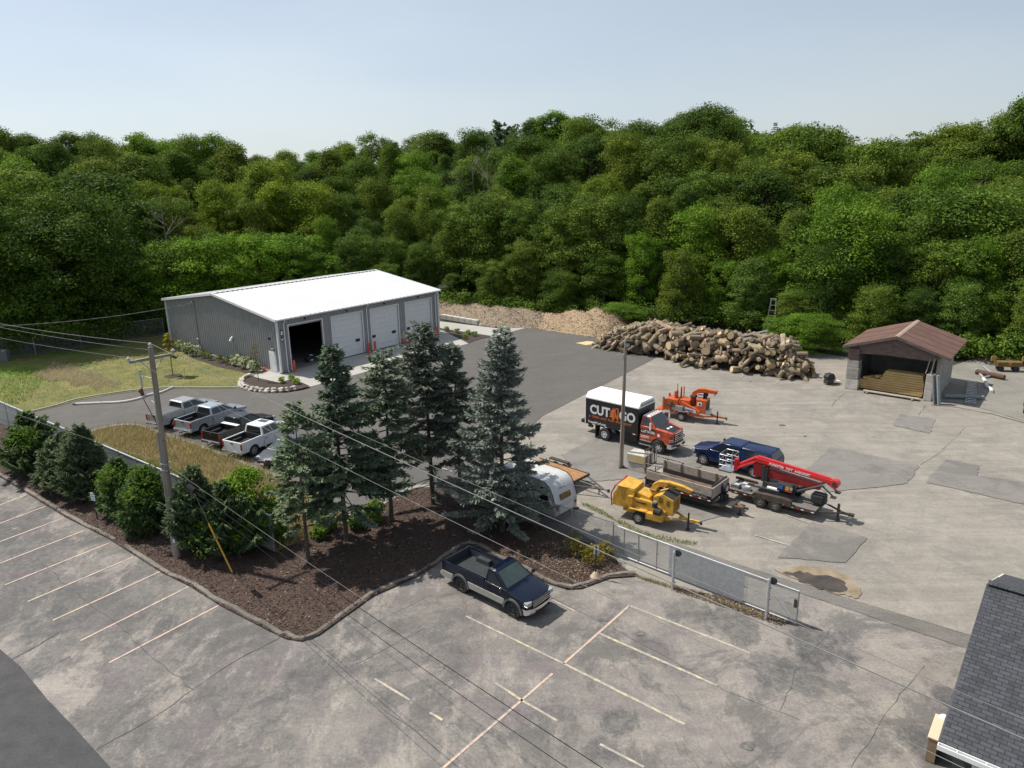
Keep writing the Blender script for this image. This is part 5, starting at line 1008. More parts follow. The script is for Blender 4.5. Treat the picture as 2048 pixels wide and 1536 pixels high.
for k,(x,c,w,l) in enumerate(((8.05,M('grey_slab',(.2,.2,.21),.8),.5,'dark weathered slab leaning on the right front corner of the shed'),(8.35,M('green_grey_board',(.27,.31,.29),.7),.35,'pale greenish board leaning beside the dark slab at the shed'))):
    a=SO+SX*x+SY*-.3; o=MB().hexa([(0,-w/2,0),(.1,-w/2,0),(.1,w/2,0),(0,w/2,0),(-.45,-w/2,2.5),(-.35,-w/2,2.5),(-.35,w/2,2.5),(-.45,w/2,2.5)],c).build('leaning_board'); o.location=a; o.rotation_euler=(0,0,R(-60)); tag(o,l,'board')
# grill and small clutter left of the shed
t=thing('gas_grill','black lidded gas grill lying beside the left corner of the shed','grill',at(1657,768),20); MB().prism([(-.4,.55),(.4,.55),(.45,.8),(.25,1.05),(-.25,1.05),(-.45,.8)],-.3,.3,black).build('lid',t,bevel=.03); MB().box((0,0,.3),(.8,.5,.4),darkst).build('body',t); MB().box((.75,-.1,.25),(.8,.6,.1),white,ry=8).box((.6,.2,.45),(.5,.4,.2),M('brown_box',(.2,.12,.07),.8)).build('side_shelf',t)
for s in (-1,1): MB().tube([(-.3,s*.25,0),(-.25,s*.25,.4)],.03,darkst).build('leg',t)
# ladders, pipes and machine on the gravel pad
def ladder(label,a,b,w,rungs,mat,name='ladder'):
    a,b=Vector(a),Vector(b); d=(b-a).normalized(); s=d.cross(Vector((0,0,1))).normalized()*w/2; t=thing(name,label,'ladder',a); 
    for q in (-1,1): MB().tube([s*q,b-a+s*q],.04,mat,5).build('rail',t)
    for i in range(rungs):
        p=(b-a)*((i+.5)/rungs); MB().tube([p-s,p+s],.022,mat,5).build('rung',t)
    return t
g=at(1942,805,.15); ladder('aluminium ladder lying flat on the gravel by the shed',at(1941,806,.15),at(1944,762,.15),.75,14,alu)
o=MB().box((0,0,0),(3.2,.45,.14),M('blue_grey_gutter',(.2,.24,.28),.5)).build('metal_channel',bevel=.02); o.location=at(1928,792,.28); o.rotation_euler=(0,0,R(-10)); tag(o,'blue-grey metal channel lying across the flat ladder','channel')
def hose(label,px,r,mat,z=.12,name='drain_pipe'):
    p=smooth_path([at(x,y,z) for x,y in px],4); o=MB().tube([q-p[0] for q in p],r,mat,8).build(name,smooth=50); o.location=p[0]; return tag(o,label,'pipe')
hose('white corrugated drain pipe snaking over the gravel pad',[(1967,757),(1972,765),(1974,773),(1982,778),(1983,784)],.16,M('white_plastic',(.6,.6,.58),.6)); hose('grey drain pipe running from the bushes to the white pipe',[(1953,738),(1960,748),(1967,756)],.13,M('grey_plastic_pipe',(.25,.28,.32),.6)); hose('grey pipe bent into a hook in front of the yellow machine',[(1968,733),(1978,742),(1983,748),(1978,753),(1970,754)],.12,M('grey_plastic_pipe',(.25,.28,.32),.6))
o=MB().cyl((0,0,.25),(2.6,0,.25),.26,M('rusty_pipe',(.10,.055,.03),.9)).build('rusty_cylinder',smooth=40); o.location=at(1952,748); o.rotation_euler=(0,0,R(-60)); tag(o,'rusty brown cylinder lying in the shade beside the white pipe','cylinder')
t=thing('spreader_machine','small yellow-brown machine with two square lamps in the shade of the bushes','machine',at(2014,742),-10); MB().box((0,0,.75),(2.3,.8,.5),M('shade_darkened_yellow',(.15,.095,.025),.7)).build('body',t,bevel=.05); MB().box((0,-.42,.85),(.25,.05,.3),M('shade_darkened_lamp_yellow',(.34,.22,.05),.6)).build('panel',t)  # yellows darkened to imitate the tree shade over the machine
for s in (-1,1): MB().box((s*1.4,0,1.25),(.45,.12,.5),M('shade_darkened_lamp_yellow',(.34,.22,.05),.6)).build('lamp',t); MB().tube([(s*1.1,0,.9),(s*1.4,0,1.1)],.03,darkst).build('lamp_arm',t); MB().cyl((s*.7,-.3,.28),(s*.7,.3,.28),.28,black,n=14).build('wheel',t,smooth=40)
t=thing('tow_dolly','black machine at the right edge of the gravel pad','machine',at(2060,832),60); MB().box((0,0,1.0),(1.8,1.0,.9),black).build('body',t,bevel=.08); MB().box((-.5,0,1.48),(.6,.8,.08),alu).box((.3,0,1.48),(.4,.8,.06),alu).build('vent',t)
for x in (-.6,.6): MB().box((x,0,.28),(.12,.9,.56),darkst).build('leg',t)
t=ladder('silver step ladder standing behind the log pile',at(1522,668,0)+Vector((0,3,2.0)),at(1527,630,0)+Vector((0,0,0)),.9,4,alu) if 0 else None
b=at(1531,690)+Vector((2.2,5.0,0)); b.z=1.2; t=thing('step_ladder','silver step ladder rising above the log pile','ladder',b,-42)
for s in (-1,1): MB().tube([(s*.55,0,0),(s*.3,.3,3.3)],.05,alu,6).build('rail',t); MB().tube([(s*.5,1.1,0),(s*.3,.36,3.3)],.035,alu,6).build('rear_leg',t)
for k in range(5): f=.2+k*.19; MB().box((0,.3*f,3.3*f),(1.1-.5*f,.12,.05),alu).build('tread',t)
MB().box((0,.33,3.32),(.7,.4,.06),alu).build('top_cap',t)
# ---------------------------------------------------------------- log pile
n=N('grey_bark'); v=n.co(); mbark=n.fin(n.mix(1,n.ramp(n.noise(2.5,7,.75,n.map(v,(1,1,.25))),(.3,(.095,.073,.051)),(.52,(.215,.175,.128)),(.72,(.34,.285,.215))),n.n('ObjectInfo').outputs['Color'],'MULTIPLY'),.92,bump=n.noise(8,5,.8,n.map(v,(1,1,.2))),bs=.6,bd=.04)
n=N('sawn_end'); v=n.co(); mend=n.fin(n.mix(1,n.ramp(n.n('TexWave',{'Vector':v,'Scale':6.,'Distortion':3.,'Detail':3},wave_type='RINGS',rings_direction='Z').outputs['Fac'],(.2,(.40,.30,.18)),(.8,(.56,.44,.29))),n.n('ObjectInfo').outputs['Color'],'MULTIPLY'),.9)
def logmesh(L,r,seed,bend=.0,branch=False):
    g=np.random.default_rng(seed); m=MB(); k=5; n_=11; vs=[]
    for i in range(k+1):
        z=(i/k-.5)*L; rr=r*(1+g.normal(0,.05))*(1-.12*i/k); ox,oy=bend*math.sin(i/k*3.1),g.normal(0,.02)
        for j in range(n_):
            a=2*math.pi*j/n_; q=rr*(1+.09*math.sin(a*2+seed)+g.normal(0,.035)); vs.append((ox+math.cos(a)*q,oy+math.sin(a)*q,z))
    m.add(vs,[(i*n_+j,i*n_+(j+1)%n_,(i+1)*n_+(j+1)%n_,(i+1)*n_+j) for i in range(k) for j in range(n_)],mbark); m.add(vs[:n_],[tuple(range(n_))[::-1]],mend); m.add(vs[-n_:],[tuple(range(n_))],mend)
    if branch: m.cyl((0,0,0),(r*1.5,.2,L*.25),r*.45,mbark,r1=r*.36,n=8,cap=mend)
    return m.mesh('log',45)
LV=[(logmesh(L,r,i,bd,br),L,r) for i,(L,r,bd,br) in enumerate(((1.5,.30,.02,0),(1.2,.36,0,0),(1.9,.25,.1,0),(1.0,.44,0,0),(2.3,.22,.18,1),(1.3,.20,.0,0),(1.7,.16,.1,0),(2.6,.30,.1,0),(.9,.52,0,0),(2.0,.13,.15,0),(1.1,.28,0,1),(1.5,.40,.03,0)))]
FL=smooth_path(P([(1188,692),(1215,698),(1262,709),(1300,713),(1340,721),(1400,734),(1470,744),(1530,752),(1590,758),(1632,748)]),6)
cum=[0]
for a,b in zip(FL,FL[1:]): cum.append(cum[-1]+(b-a).length)
TL=cum[-1]
def onfoot(s):
    i=max(0,min(len(FL)-2,int(np.searchsorted(cum,s*TL))-1)); f=(s*TL-cum[i])/max(1e-6,cum[i+1]-cum[i]); d=(FL[i+1]-FL[i]).normalized(); return FL[i].lerp(FL[i+1],f),d
def prof_(s): return float(np.interp(s,[0,.06,.15,.3,.45,.6,.75,.87,.95,1],[.7,1.5,2.6,3.1,2.9,3.1,3.2,2.9,1.7,.8])),float(np.interp(s,[0,.1,.3,.8,.95,1],[1.5,3.5,5.5,6,4,2.5]))
def pilept(s,u):   # u 0 foot .. 1 crest .. 1.5 back of the top
    p,d=onfoot(s); H,D=prof_(s); bk=Vector((-d.y,d.x,0)); bk=bk if bk.y>0 else -bk
    if u<1: y=D*.45*u**1.1; z=H*math.sin(u*math.pi/2)**.85
    else: y=D*.45+D*.5*(u-1); z=H*(1-.12*(u-1))
    return p+bk*y+Vector((0,0,z)),d,bk
o=MB().box((0,0,0),(2.6,.35,.1),alu,ry=-14).build('metal_plank'); o.location=pilept(.70,1.0)[0]+Vector((0,0,.45)); o.rotation_euler=(0,0,R(-10)); tag(o,'silver plank lying on top of the log pile by the step ladder','plank')
lp=[]; g=np.random.default_rng(21); tries=0
while len(lp)<285 and tries<9000:
    tries+=1; u=g.random()**.85*1.4; s=g.uniform(.008,.992); vi=int(g.integers(0,12)); me,L,r=LV[vi]
    if u>.75 and vi in (8,3): continue
    sc_=g.uniform(.72,1.12)*(.78 if u>.9 else 1); p,d,bk=pilept(s,u); q=p+Vector((0,0,r*sc_*.55))
    ok=True
    for (q2,r2) in lp:
        if (q2-q).length<(r2+r*sc_)*(.80 if tries<4000 else .62): ok=False;break
    if not ok: continue
    lp.append((q,r*sc_)); th=g.normal(0,.55); ax=(-bk*math.cos(th)+d*math.sin(th)); ax.z=g.normal(-.08,.3)
    if g.random()<.17: ax=d+Vector((0,0,g.normal(0,.25)))+bk*g.normal(0,.3)
    if s<.3 and g.random()<.6: ax=Vector((-.8,-.6,-.35))+Vector((g.normal(0,.2),g.normal(0,.2),g.normal(0,.15)))
    o=ob(me,'log'); o.location=q; o.rotation_euler=ax.to_track_quat('Z','Y').to_euler(); o.scale=(sc_,sc_,sc_*g.uniform(.7,1.5)); w=g.uniform(.5,1.3); o.color=(w*g.uniform(.97,1.12),w,w*g.uniform(.85,1.0),1)
    o['_s']=s; o['_u']=u; o['_d']=r*sc_; o['_w']=w; o['_b']=vi
    zl=o.location.z-r*sc_*.6
    if zl<0: o.location.z-=zl-.02
logs=[o for o in C.objects if o.name.startswith('log') and '_s' in o]
secs=['left end','left part','middle','right part','right end']; hs=['along the foot','on the face','near the top','on the crest']
bins={}
for o in logs:
    k=(min(4,int(o['_s']*5)),0 if o['_u']<.25 else 1 if o['_u']<.65 else 2 if o['_u']<.97 else 3,'thick' if o['_d']>.33 else 'slim' if o['_d']<.2 else 'medium','pale' if o['_w']>.93 else 'dark'); bins.setdefault(k,[]).append(o)
ORD=['first','second','third','fourth','fifth','sixth','seventh','eighth','ninth','tenth','eleventh','twelfth','thirteenth','fourteenth']
for k,L in bins.items():
    L.sort(key=lambda o:o['_s'])
    for i,o in enumerate(L):
        tag(o,'%s %s log %s of the pile, %s%s'%(k[3],k[2],hs[k[1]],secs[k[0]],'' if len(L)==1 else ', '+ORD[min(i,13)]),'log','logs of the pile counted from the left')
for o in logs:
    for k in ('_s','_u','_d','_w','_b'): del o[k]
# small rest of the pile underneath: rough pieces nobody would count
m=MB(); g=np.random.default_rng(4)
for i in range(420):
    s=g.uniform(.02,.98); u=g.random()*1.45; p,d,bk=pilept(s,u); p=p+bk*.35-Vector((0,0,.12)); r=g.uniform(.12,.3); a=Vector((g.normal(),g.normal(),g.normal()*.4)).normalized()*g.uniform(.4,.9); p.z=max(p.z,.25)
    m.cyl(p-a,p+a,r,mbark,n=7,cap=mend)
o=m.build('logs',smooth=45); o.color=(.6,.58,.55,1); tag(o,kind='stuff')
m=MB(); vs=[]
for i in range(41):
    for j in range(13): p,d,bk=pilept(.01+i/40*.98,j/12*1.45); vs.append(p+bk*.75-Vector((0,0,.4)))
m.add(vs,[(i*13+j,(i+1)*13+j,(i+1)*13+j+1,i*13+j+1) for i in range(40) for j in range(12)],M('dark_gap_fill',(.03,.024,.018),.95)); tag(m.build('pile_gap_sheet'),kind='stuff')  # near-black filler sheet under the logs, darkening the gaps like shade
for q,l in (((1622,752),'splintered stump standing at the right foot of the log pile'),((1638,735),'thick grey butt log standing apart by the green bush'),((1190,693),'thick cut log standing at the very left of the pile')):
    pass
# ---------------------------------------------------------------- poles, wires
mpole=M('weathered_pole',(.26,.23,.2),.85,0,.2,1.2,.3,bs=.3,stretch=(3,3,.3),c2=(.15,.115,.085)); mwire=M('bright_wire',(.19,.19,.185),.8,0,.05,3,.2); mcab=M('black_cable',(.016,.016,.018),.9,0,.1,3,.1); minsul=M('porcelain',(.5,.5,.5),.3)
pb=at(355,1116); pt=Vector((-18.1,35.95,11.75)); pole=thing('utility_pole','tall weathered wooden utility pole with a crossarm and street lamp arm among the bushes','utility pole',pb); rel=lambda p:Vector(p)-pb
MB().tube([(0,0,-.1),rel(pb.lerp(pt,.5)),rel(pt)],[.19,.16,.13],mpole,12).build('pole_shaft',pole,smooth=50)
aL,aR=at(258,725,11.15),at(347,708,11.15); ac=(aL+aR)/2; tt=pb.lerp(pt,.95); sh=Vector((tt.x-ac.x,tt.y-ac.y,0))*.6; 
m=MB(); dd=(aR-aL).normalized(); s=Vector((-dd.y,dd.x,0))*.06; u=Vector((0,0,.07)); A,B=rel(aL),rel(aR); m.hexa([A-s-u,B-s-u,B+s-u,A+s-u,A-s+u,B-s+u,B+s+u,A+s+u],M('grey_crossarm',(.27,.26,.24),.85)); cr=m.build('crossarm',pole)
MB().tube([A.lerp(B,.22),rel(pb.lerp(pt,.89))],.025,steel).tube([A.lerp(B,.78),rel(pb.lerp(pt,.89))],.025,steel).build('arm_brace',pole)
for q in (A,B,rel(pt)-Vector((0,0,.05))): MB().cyl(q+Vector((0,0,.05)),q+Vector((0,0,.16)),.05,minsul,n=10).cyl(q+Vector((0,0,.16)),q+Vector((0,0,.2)),.1,minsul,n=10).cyl(q+Vector((0,0,.22)),q+Vector((0,0,.28)),.08,minsul,r1=.04,n=10).build('insulator',pole,smooth=40)
la=[at(150,808,8.2),at(195,806,8.35),at(240,804,8.55),at(275,798,8.75),at(300,789,8.9),at(318,786,9.0),at(332,781,9.1),at(347,774,9.2)]
MB().tube([rel(p) for p in smooth_path(la,3)],.075,M('grey_lamp_arm',(.38,.36,.35),.6),8).build('lamp_arm',pole,smooth=50); MB().tube([rel(la[0])+Vector((-.12,0,.0)),rel(la[0])+Vector((.1,0,0))],[.06,.1],darkst,8).build('lamp_head',pole)
hh=rel(pb.lerp(pt,.86)); fz=rel(at(281,752,10.0)); MB().tube([hh,fz],.03,steel).build('fuse_bracket',pole); MB().tube([fz+Vector((0,0,.35)),fz-Vector((0,0,.55))],.05,minsul,8).build('fuse_cutout',pole); MB().tube([fz-Vector((0,0,.5)),rel(at(284,775,9.3)),rel(at(288,800,8.6)),rel(at(310,840,7.6)),rel(pb.lerp(pt,.58))+Vector((.12,-.12,0))],.022,mcab).build('jumper_wire',pole); MB().cyl(rel(at(283,776,9.3)),rel(at(285,790,8.9)),.04,M('brown_arrester',(.11,.03,.025),.4),r1=.11,n=10).build('surge_arrester',pole); MB().cyl(rel(at(281,783,8.95)),rel(at(281,783,8.5)),.1,darkst).tube([rel(at(281,783,8.9)),rel(pb.lerp(pt,.74))],.025,steel).build('lamp_control',pole)
MB().tube([rel(pb.lerp(pt,f))+Vector((-.17,-.08,0)) for f in (.02,.3,.62)],.04,M('grey_conduit',(.3,.31,.32),.5),6).build('conduit',pole); MB().box(rel(pb.lerp(pt,.1))+Vector((.02,-.2,0)),(.12,.02,.3),white).build('pole_tag',pole)
for f in (.44,.47): MB().box(rel(pb.lerp(pt,f)),(.42,.42,.06),steel).build('cable_band',pole)
def wire(label,pts,r,mat,sag=0,name='overhead_wire'):
    p=[]
    for a,b in zip(pts,pts[1:]):
        k=14
        for i in range(k): f=i/k; q=Vector(a).lerp(Vector(b),f); q.z-=sag*4*f*(1-f); p.append(q)
    p.append(Vector(pts[-1])); o=MB().tube([q-p[0] for q in p],r,mat,5).build(name); o.location=p[0]; return tag(o,label,'wire')
T=pt+Vector((0,0,.2)); wL,wR=aL+Vector((0,0,.25)),aR+Vector((0,0,.25))
wire('thick bright wire running from the pole top down to the right edge',[T,at(2080,1492,11.4)],.013,mwire,.15); wire('thin wire running right from the far end of the crossarm',[wR,at(2080,1452,10.6)],.007,mwire,.15); wire('thin wire running right from the near end of the crossarm',[wL,at(1960,1552,10.6)],.007,mwire,.15)
wire('bright wire running left from the pole top to the left edge',[T,at(-60,636,11.8)],.014,mwire,.15); wire('second bright wire running left just under the pole-top wire',[pt-Vector((0,0,.15)),at(-60,642,11.5)],.011,mwire,.15); wire('thin wire running left from the near end of the crossarm',[wL,at(-60,664,11.0)],.009,mwire,.1)
c1,c2=pb.lerp(pt,.47),pb.lerp(pt,.44)
wire('thin grey cable running down right from the middle of the pole',[c1,at(1400,1630,6.3)],.007,mwire,.25); wire('thick black cable running down right from the middle of the pole',[c2,at(1320,1610,6.1)],.012,mcab,.3); wire('lowest black cable running right below the thick one',[c2-Vector((0,0,.15)),at(1230,1600,6.0)],.010,mcab,.45)
wire('thin cable running left from the middle of the pole',[c1,at(-60,795,5.9)],.009,mwire,.1); wire('black cable running left from the middle of the pole',[c2,at(-60,818,5.6)],.013,mcab,.1); wire('thin grey cable crossing the driveway to the left of the pole',[pb.lerp(pt,.62),at(-60,738,7.6)],.009,mwire,.12)
wire('twisted service cable dipping from the left edge to the warehouse mast',[WP(-.38,16.4,5.95),at(-80,655,6.8)],.03,M('striped_cable',(.3,.3,.3),.5,0,.4,3),.55)
o=MB().tube([c2.lerp(at(1320,1610,6.1),.1),c2.lerp(at(1320,1610,6.1),.128)],.14,mcab,8).build('cable_enclosure',smooth=40); o.location=(0,0,-.1); tag(o,'black cable splice case hanging from the cable right of the pole','splice case')
ga=at(467,1150); gt=pb.lerp(pt,.66); t=thing('guy_wire','guy wire with a yellow guard anchored in the mulch beside the bushes','guy wire',ga); MB().tube([Vector((0,0,0)),gt-ga],.013,mwire,5).build('strand',t); MB().tube([(gt-ga)*.02,(gt-ga)*.34],.045,M('yellow_guard',(.62,.34,.03),.5),8).build('guard',t)
lb=at(1242,935); lt=lb+Vector((.1,.05,9.0)); t=thing('light_pole','slender bare wooden pole with a small floodlight on top beside the concrete blocks','light pole',lb); MB().tube([(0,0,-.1),(0.05,.02,4.5),lt-lb],[.16,.13,.10],mpole,10).build('pole_shaft',t,smooth=50); MB().box(lt-lb+Vector((.25,0,-.05)),(.5,.25,.14),darkst).box(lt-lb+Vector((.1,-.1,-.25)),(.25,.2,.2),steel).build('floodlight',t); MB().tube([lt-lb-Vector((0,0,.9)),lt-lb+Vector((-.55,0,-.95)),lt-lb+Vector((-.6,0,-1.15))],.03,steel).build('bracket',t); MB().box((.05,-.02,.04),(.4,.4,.08),black).build('base_collar',t)
# signs
def sign(label,px,h,rz,face,bt=.0):
    b=at(*px,.08); t=thing('parking_sign',label,'sign',b,rz); MB().box((0,0,h/2),(.05,.05,h),M('green_post',(.01,.03,.022),.5)).build('post',t); pl=MB().box((0,-.035,h-.26),(.32,.015,.52),face).build('plate',t,bevel=.004); return t,pl
mw=M('sign_white',(.66,.74,.76),.4,0,.03); t,pl=sign('small white parking sign on a dark post in front of the bushes',(195,1038),1.75,-20,mw); m=MB()
for z,w in ((1.62,.18),(1.5,.22),(1.4,.1),(1.32,.2)): m.box((0,-.045,z),(w,.006,.035),M('sign_blue',(.04,.12,.2),.5))
m.build('legend',pl)
t,pl=sign('narrow grey sign seen from behind on a black post with a conical base',(1191,1154),1.75,140,M('sign_back',(.33,.33,.31),.6)); MB().cyl((0,0,-.05),(0,0,.28),.34,M('tan_base',(.42,.34,.24),.9),r1=.09,n=14).build('base',t,smooth=40)
# ---------------------------------------------------------------- fences and gate
mfen=M('grey_sheet_fence',(.20,.215,.22),.6,0,.08,1.5); fd=(FENCE_B-FENCE_A); FLn=fd.length; fd.normalize(); fn=Vector((-fd.y,fd.x,0)); t=thing('panel_fence','tall plain grey panel fence running behind the evergreen bushes','fence',FENCE_A,math.degrees(math.atan2(fd.y,fd.x)))
k=int(FLn/2.4)+4
for i in range(k): MB().box((i*2.4+1.2,0,1.12),(2.36,.05,2.1),mfen).build('panel',t); MB().box((i*2.4,0,1.12),(.1,.1,2.26),mfen).build('post',t)
MB().box((k*1.2,0,2.2),(k*2.4,.09,.07),M('fence_cap',(.4,.41,.4),.6)).build('top_rail',t)
mlink=M('chain_link_wire',(.40,.42,.445),.5,.4,.1,6)
def link(length,h,z0,r,pitch=.1):
    """woven diagonal wires clipped to the panel; one mesh, local x along, z up"""
    m=MB(); n_=int((length+h)/pitch)
    for sgn in (1,-1):
        for i in range(n_+1):
            a=i*pitch-h
            x0,x1=max(0,a),min(length,a+h)
            if x1-x0<.02: continue
            zz0,zz1=x0-a,x1-a
            if sgn<0: zz0,zz1=h-zz0,h-zz1
            A=Vector((x0,sgn*.004,z0+zz0)); B=Vector((x1,sgn*.004,z0+zz1)); d=(B-A).normalized(); s=Vector((-d.z,0,d.x))*r; o_=Vector((0,r,0))
            m.add([A-s,A+s,B+s,B-s,A+o_,B+o_],[(0,4,5,3),(1,2,5,4),(0,3,2,1)],mlink)
    return m
def fence_run(label,a,b,h,r,name='chain_link_fence',posts=2.6,mid=False):
    d=b-a; L=d.length; t=thing(name,label,'fence',a,math.degrees(math.atan2(d.y,d.x))); link(L,h-.1,.06,r).build('mesh',t,fixn=False); n_=max(1,round(L/posts))
    for i in range(n_+1): MB().cyl((L*i/n_,0.04,0),(L*i/n_,.04,h+.03),.035,steel,n=8).build('post',t,smooth=40)
    MB().cyl((0,.04,h),(L,.04,h),.025,steel,n=6).build('top_rail',t); MB().cyl((0,.04,.08),(L,.04,.08),.02,steel,n=6).build('bottom_rail',t); return t
fa,fb=at(869,981),at(1225,1105); fa2=fa+(fa-fb).normalized()*0; fence_run('see-through chain link fence running past the old caravan under the spruces',fa,fb,1.75,.0065)
g0,g1=at(1225,1105),at(1590,1247); gd=(g1-g0); GL=gd.length; t=thing('sliding_gate','long chain link sliding gate with a dense grey panel in the middle','gate',g0+Vector((0,-.12,0)),math.degrees(math.atan2(gd.y,gd.x))); gh=1.72
link(GL,gh-.12,.14,.0085,.085).build('mesh',t,fixn=False)
for z in (.1,gh): MB().cyl((0,0,z),(GL,0,z),.035,M('galvanised_tube',(.5,.51,.52),.4,.5,.08),n=8).build('rail',t,smooth=40)
MB().cyl((0,.02,gh*.55),(GL,.02,gh*.55),.018,steel,n=6).build('mid_rail',t)
for x in (0,GL*.07,GL*.16,GL*.27,GL*.52,GL*.86,GL): MB().cyl((x,0,.1),(x,0,gh),.03,steel,n=8).build('upright',t,smooth=40)
m=link(GL*.40,gh-.1,.1,.0135,.055); m.xf(Matrix.Translation((GL*.345,-.06,0))); dp_=m.build('dense_panel',t,fixn=False); MB().box((GL*.99,-.06,1.1),(.12,.08,.4),darkst).build('latch',t); MB().tube([(GL*.82,.02,gh),(GL*.98,.02,.15)],.012,steel).build('brace',t)
for (px,l) in (((1345,1178),'left gate post with a black roller on top'),((1532,1238),'right gate post with a black roller on top')):
    b=at(*px); p=thing('gate_post',l,'gate post',b,math.degrees(math.atan2(gd.y,gd.x))); MB().cyl((0,0,0),(0,0,2.05),.075,M('galvanised_tube',(.5,.51,.52),.4,.5,.08),n=12).cyl((0,0,2.05),(0,0,2.12),.08,steel,r1=.03,n=12).build('post',p,smooth=40); MB().cyl((.12,.1,1.95),(.12,.2,1.95),.17,black,n=14).build('roller',p,smooth=40)
    for z in (.35,1.0,1.6): MB().box((0,.09,z),(.16,.1,.06),steel).build('guide',p)
f0=at(-140,730); f1=at(72,710); f2=at(330,672); 
fence_run('tall chain link fence along the shady edge of the lawn',f1,f2,2.4,.0025,posts=4.5); fence_run('tall chain link fence at the far left of the lawn',f0,f1,2.4,.0025,posts=4.5)
o=MB().box((0,0,.6),(.9,.7,1.2),M('grey_tank',(.14,.145,.15),.8)).cyl((0,0,1.2),(0,0,1.35),.3,steel,n=12).build('utility_box',bevel=.06); o.location=at(12,722); tag(o,'grey utility box in the shade at the left end of the lawn','utility box')
# ---------------------------------------------------------------- house corner, lower right
HD=-40.6; t=thing('house','corner of a house with a dark grey shingle roof and white gutter','house',(12.8,18.36,0),HD); HL=16; RL,RR=6.2,5.5
n=N('grey_shingles'); v=n.co(); br=n.n('TexBrick',{'Vector':v,'Color1':(.062,.066,.076,1),'Color2':(.034,.037,.044,1),'Mortar':(.016,.017,.02,1),'Scale':1.,'Mortar Size':.012,'Brick Width':.32,'Row Height':.15,'Bias':-.1},offset=.5,squash=1.); msh=n.fin(n.mix(1,br.outputs[0],n.ramp(n.noise(3,6,.7),(.3,.75),(.7,1.25)),'MULTIPLY'),.95,bump=br.outputs['Fac'],bs=.5,bd=.02)
def slope(x0,x1,p0,p1,name):
    L=math.hypot(p1[0]-p0[0],p1[1]-p0[1]); m=MB().box((HL/2,L/2,0),(HL,L,.06),msh); o=m.build(name,t); o.location=(x0,p0[0],p0[1]); o.rotation_euler=(math.atan2(p1[1]-p0[1],p1[0]-p0[0]),0,0); return o
rf=slope(0,HL,(0,3.0),(RL,RR),'roof')
L2=RL; o=slope(0,HL,(2*RL,3.0),(RL,RR),'roof')
m=MB()
for i in range(int(HL/.3)): m.box((i*.3+.15,RL,RR+.07),(.29,.34,.03),msh,rx=0)
m.build('ridge_cap',t); 
m=MB()
for s,(ya,yb) in enumerate(((0,RL),(2*RL,RL))): m.hexa([(-.03,ya,2.8),(.03,ya,2.8),(.03,yb,RR-.2),(-.03,yb,RR-.2),(-.03,ya,3.04),(.03,ya,3.04),(.03,yb,RR+.02),(-.03,yb,RR+.02)],M('dark_rake',(.05,.053,.06),.7) if s==0 else mtrim)
m.build('rake_board',t); m=MB().box((HL/2,-.16,2.93),(HL,.03,.16),white).box((HL/2,-.02,2.93),(HL,.03,.16),white).box((HL/2,-.09,2.86),(HL,.16,.02),M('gutter_inside',(.36,.40,.36),.6)).box((.0,-.09,2.93),(.03,.16,.16),white)
for i in range(12): m.box((.5+i*.75,-.09,2.99),(.03,.16,.02),white)
m.build('gutter',t); msd=M('dark_siding',(.035,.038,.042),.7)
MB().prism([(.9,0),(2*RL-.9,0),(2*RL-.9,3.2),(RL,5.2),(.9,3.2)],.35,.6,msd,1,lambda x,y,z:(y,x,z)).build('gable_wall',t); MB().box((HL/2,.95,1.5),(HL-.9,.2,3.0),msd).build('front_wall',t); MB().box((1.0,.12,1.45),(.18,.18,2.8),M('pale_post',(.5,.56,.58),.5)).box((1.0,.12,2.8),(.3,.26,.18),M('pale_post',(.5,.56,.58),.5)).build('porch_post',t)
cbm=M('cream_lid',(.58,.48,.34),.6,0,.04); cz=1.0; ca,cb_,cc=at(1871,1428,cz),at(1893,1436,cz),at(1855,1474,cz); ex_=(cb_-ca); ey_=(cc-ca); t=thing('equipment_cabinet','cream topped cabinet against the gable end of the house','cabinet',((cb_+cc)/2).to_2d().to_3d(),math.degrees(math.atan2(ey_.y,ey_.x))); MB().box((0,0,cz/2),(ey_.length-.06,ex_.length-.06,cz-.06),M('tan_cabinet',(.24,.17,.10),.6)).build('body',t); MB().box((0,0,cz),(ey_.length,ex_.length,.06),cbm).build('lid',t,bevel=.015); MB().cyl((-ey_.length*.46,.1,cz+.03),(-ey_.length*.46,.1,cz+.1),.16,white,r1=.1,n=14).build('cap',t,smooth=40)
# ---------------------------------------------------------------- vegetation
m_leaf=leafmat('broad_leaves',(0,(.044,.078,.008)),(.4,(.092,.152,.014)),(.8,(.148,.214,.022)),(1,(.21,.265,.04)),trans=.36,rough=.8)
m_ndl=leafmat('blue_spruce_needles',(0,(.078,.092,.066)),(.5,(.172,.198,.152)),(1,(.27,.30,.245)),trans=.2,rough=.8)
m_hem=leafmat('evergreen_sprays',(0,(.06,.082,.036)),(.5,(.112,.15,.068)),(1,(.18,.225,.11)),trans=.3,rough=.8)
mtrk=M('tree_bark',(.10,.085,.07),.95,0,.2,2,.2); mdead=M('bleached_branch',(.17,.14,.115),.9,0,.15,2)
def quads(c,nrm,sx,sy,g,roll=None):
    m=len(c); nrm=nrm/np.linalg.norm(nrm,axis=1,keepdims=True); a=g.normal(0,1,(m,3)); x=np.cross(nrm,a); x/=np.linalg.norm(x,axis=1,keepdims=True)+1e-9; y=np.cross(nrm,x)
    x*=sx[:,None]; y*=sy[:,None]; return np.stack([c-x,c-y*.7+x*.1,c+x,c+y*.7-x*.1],1).reshape(-1,3)
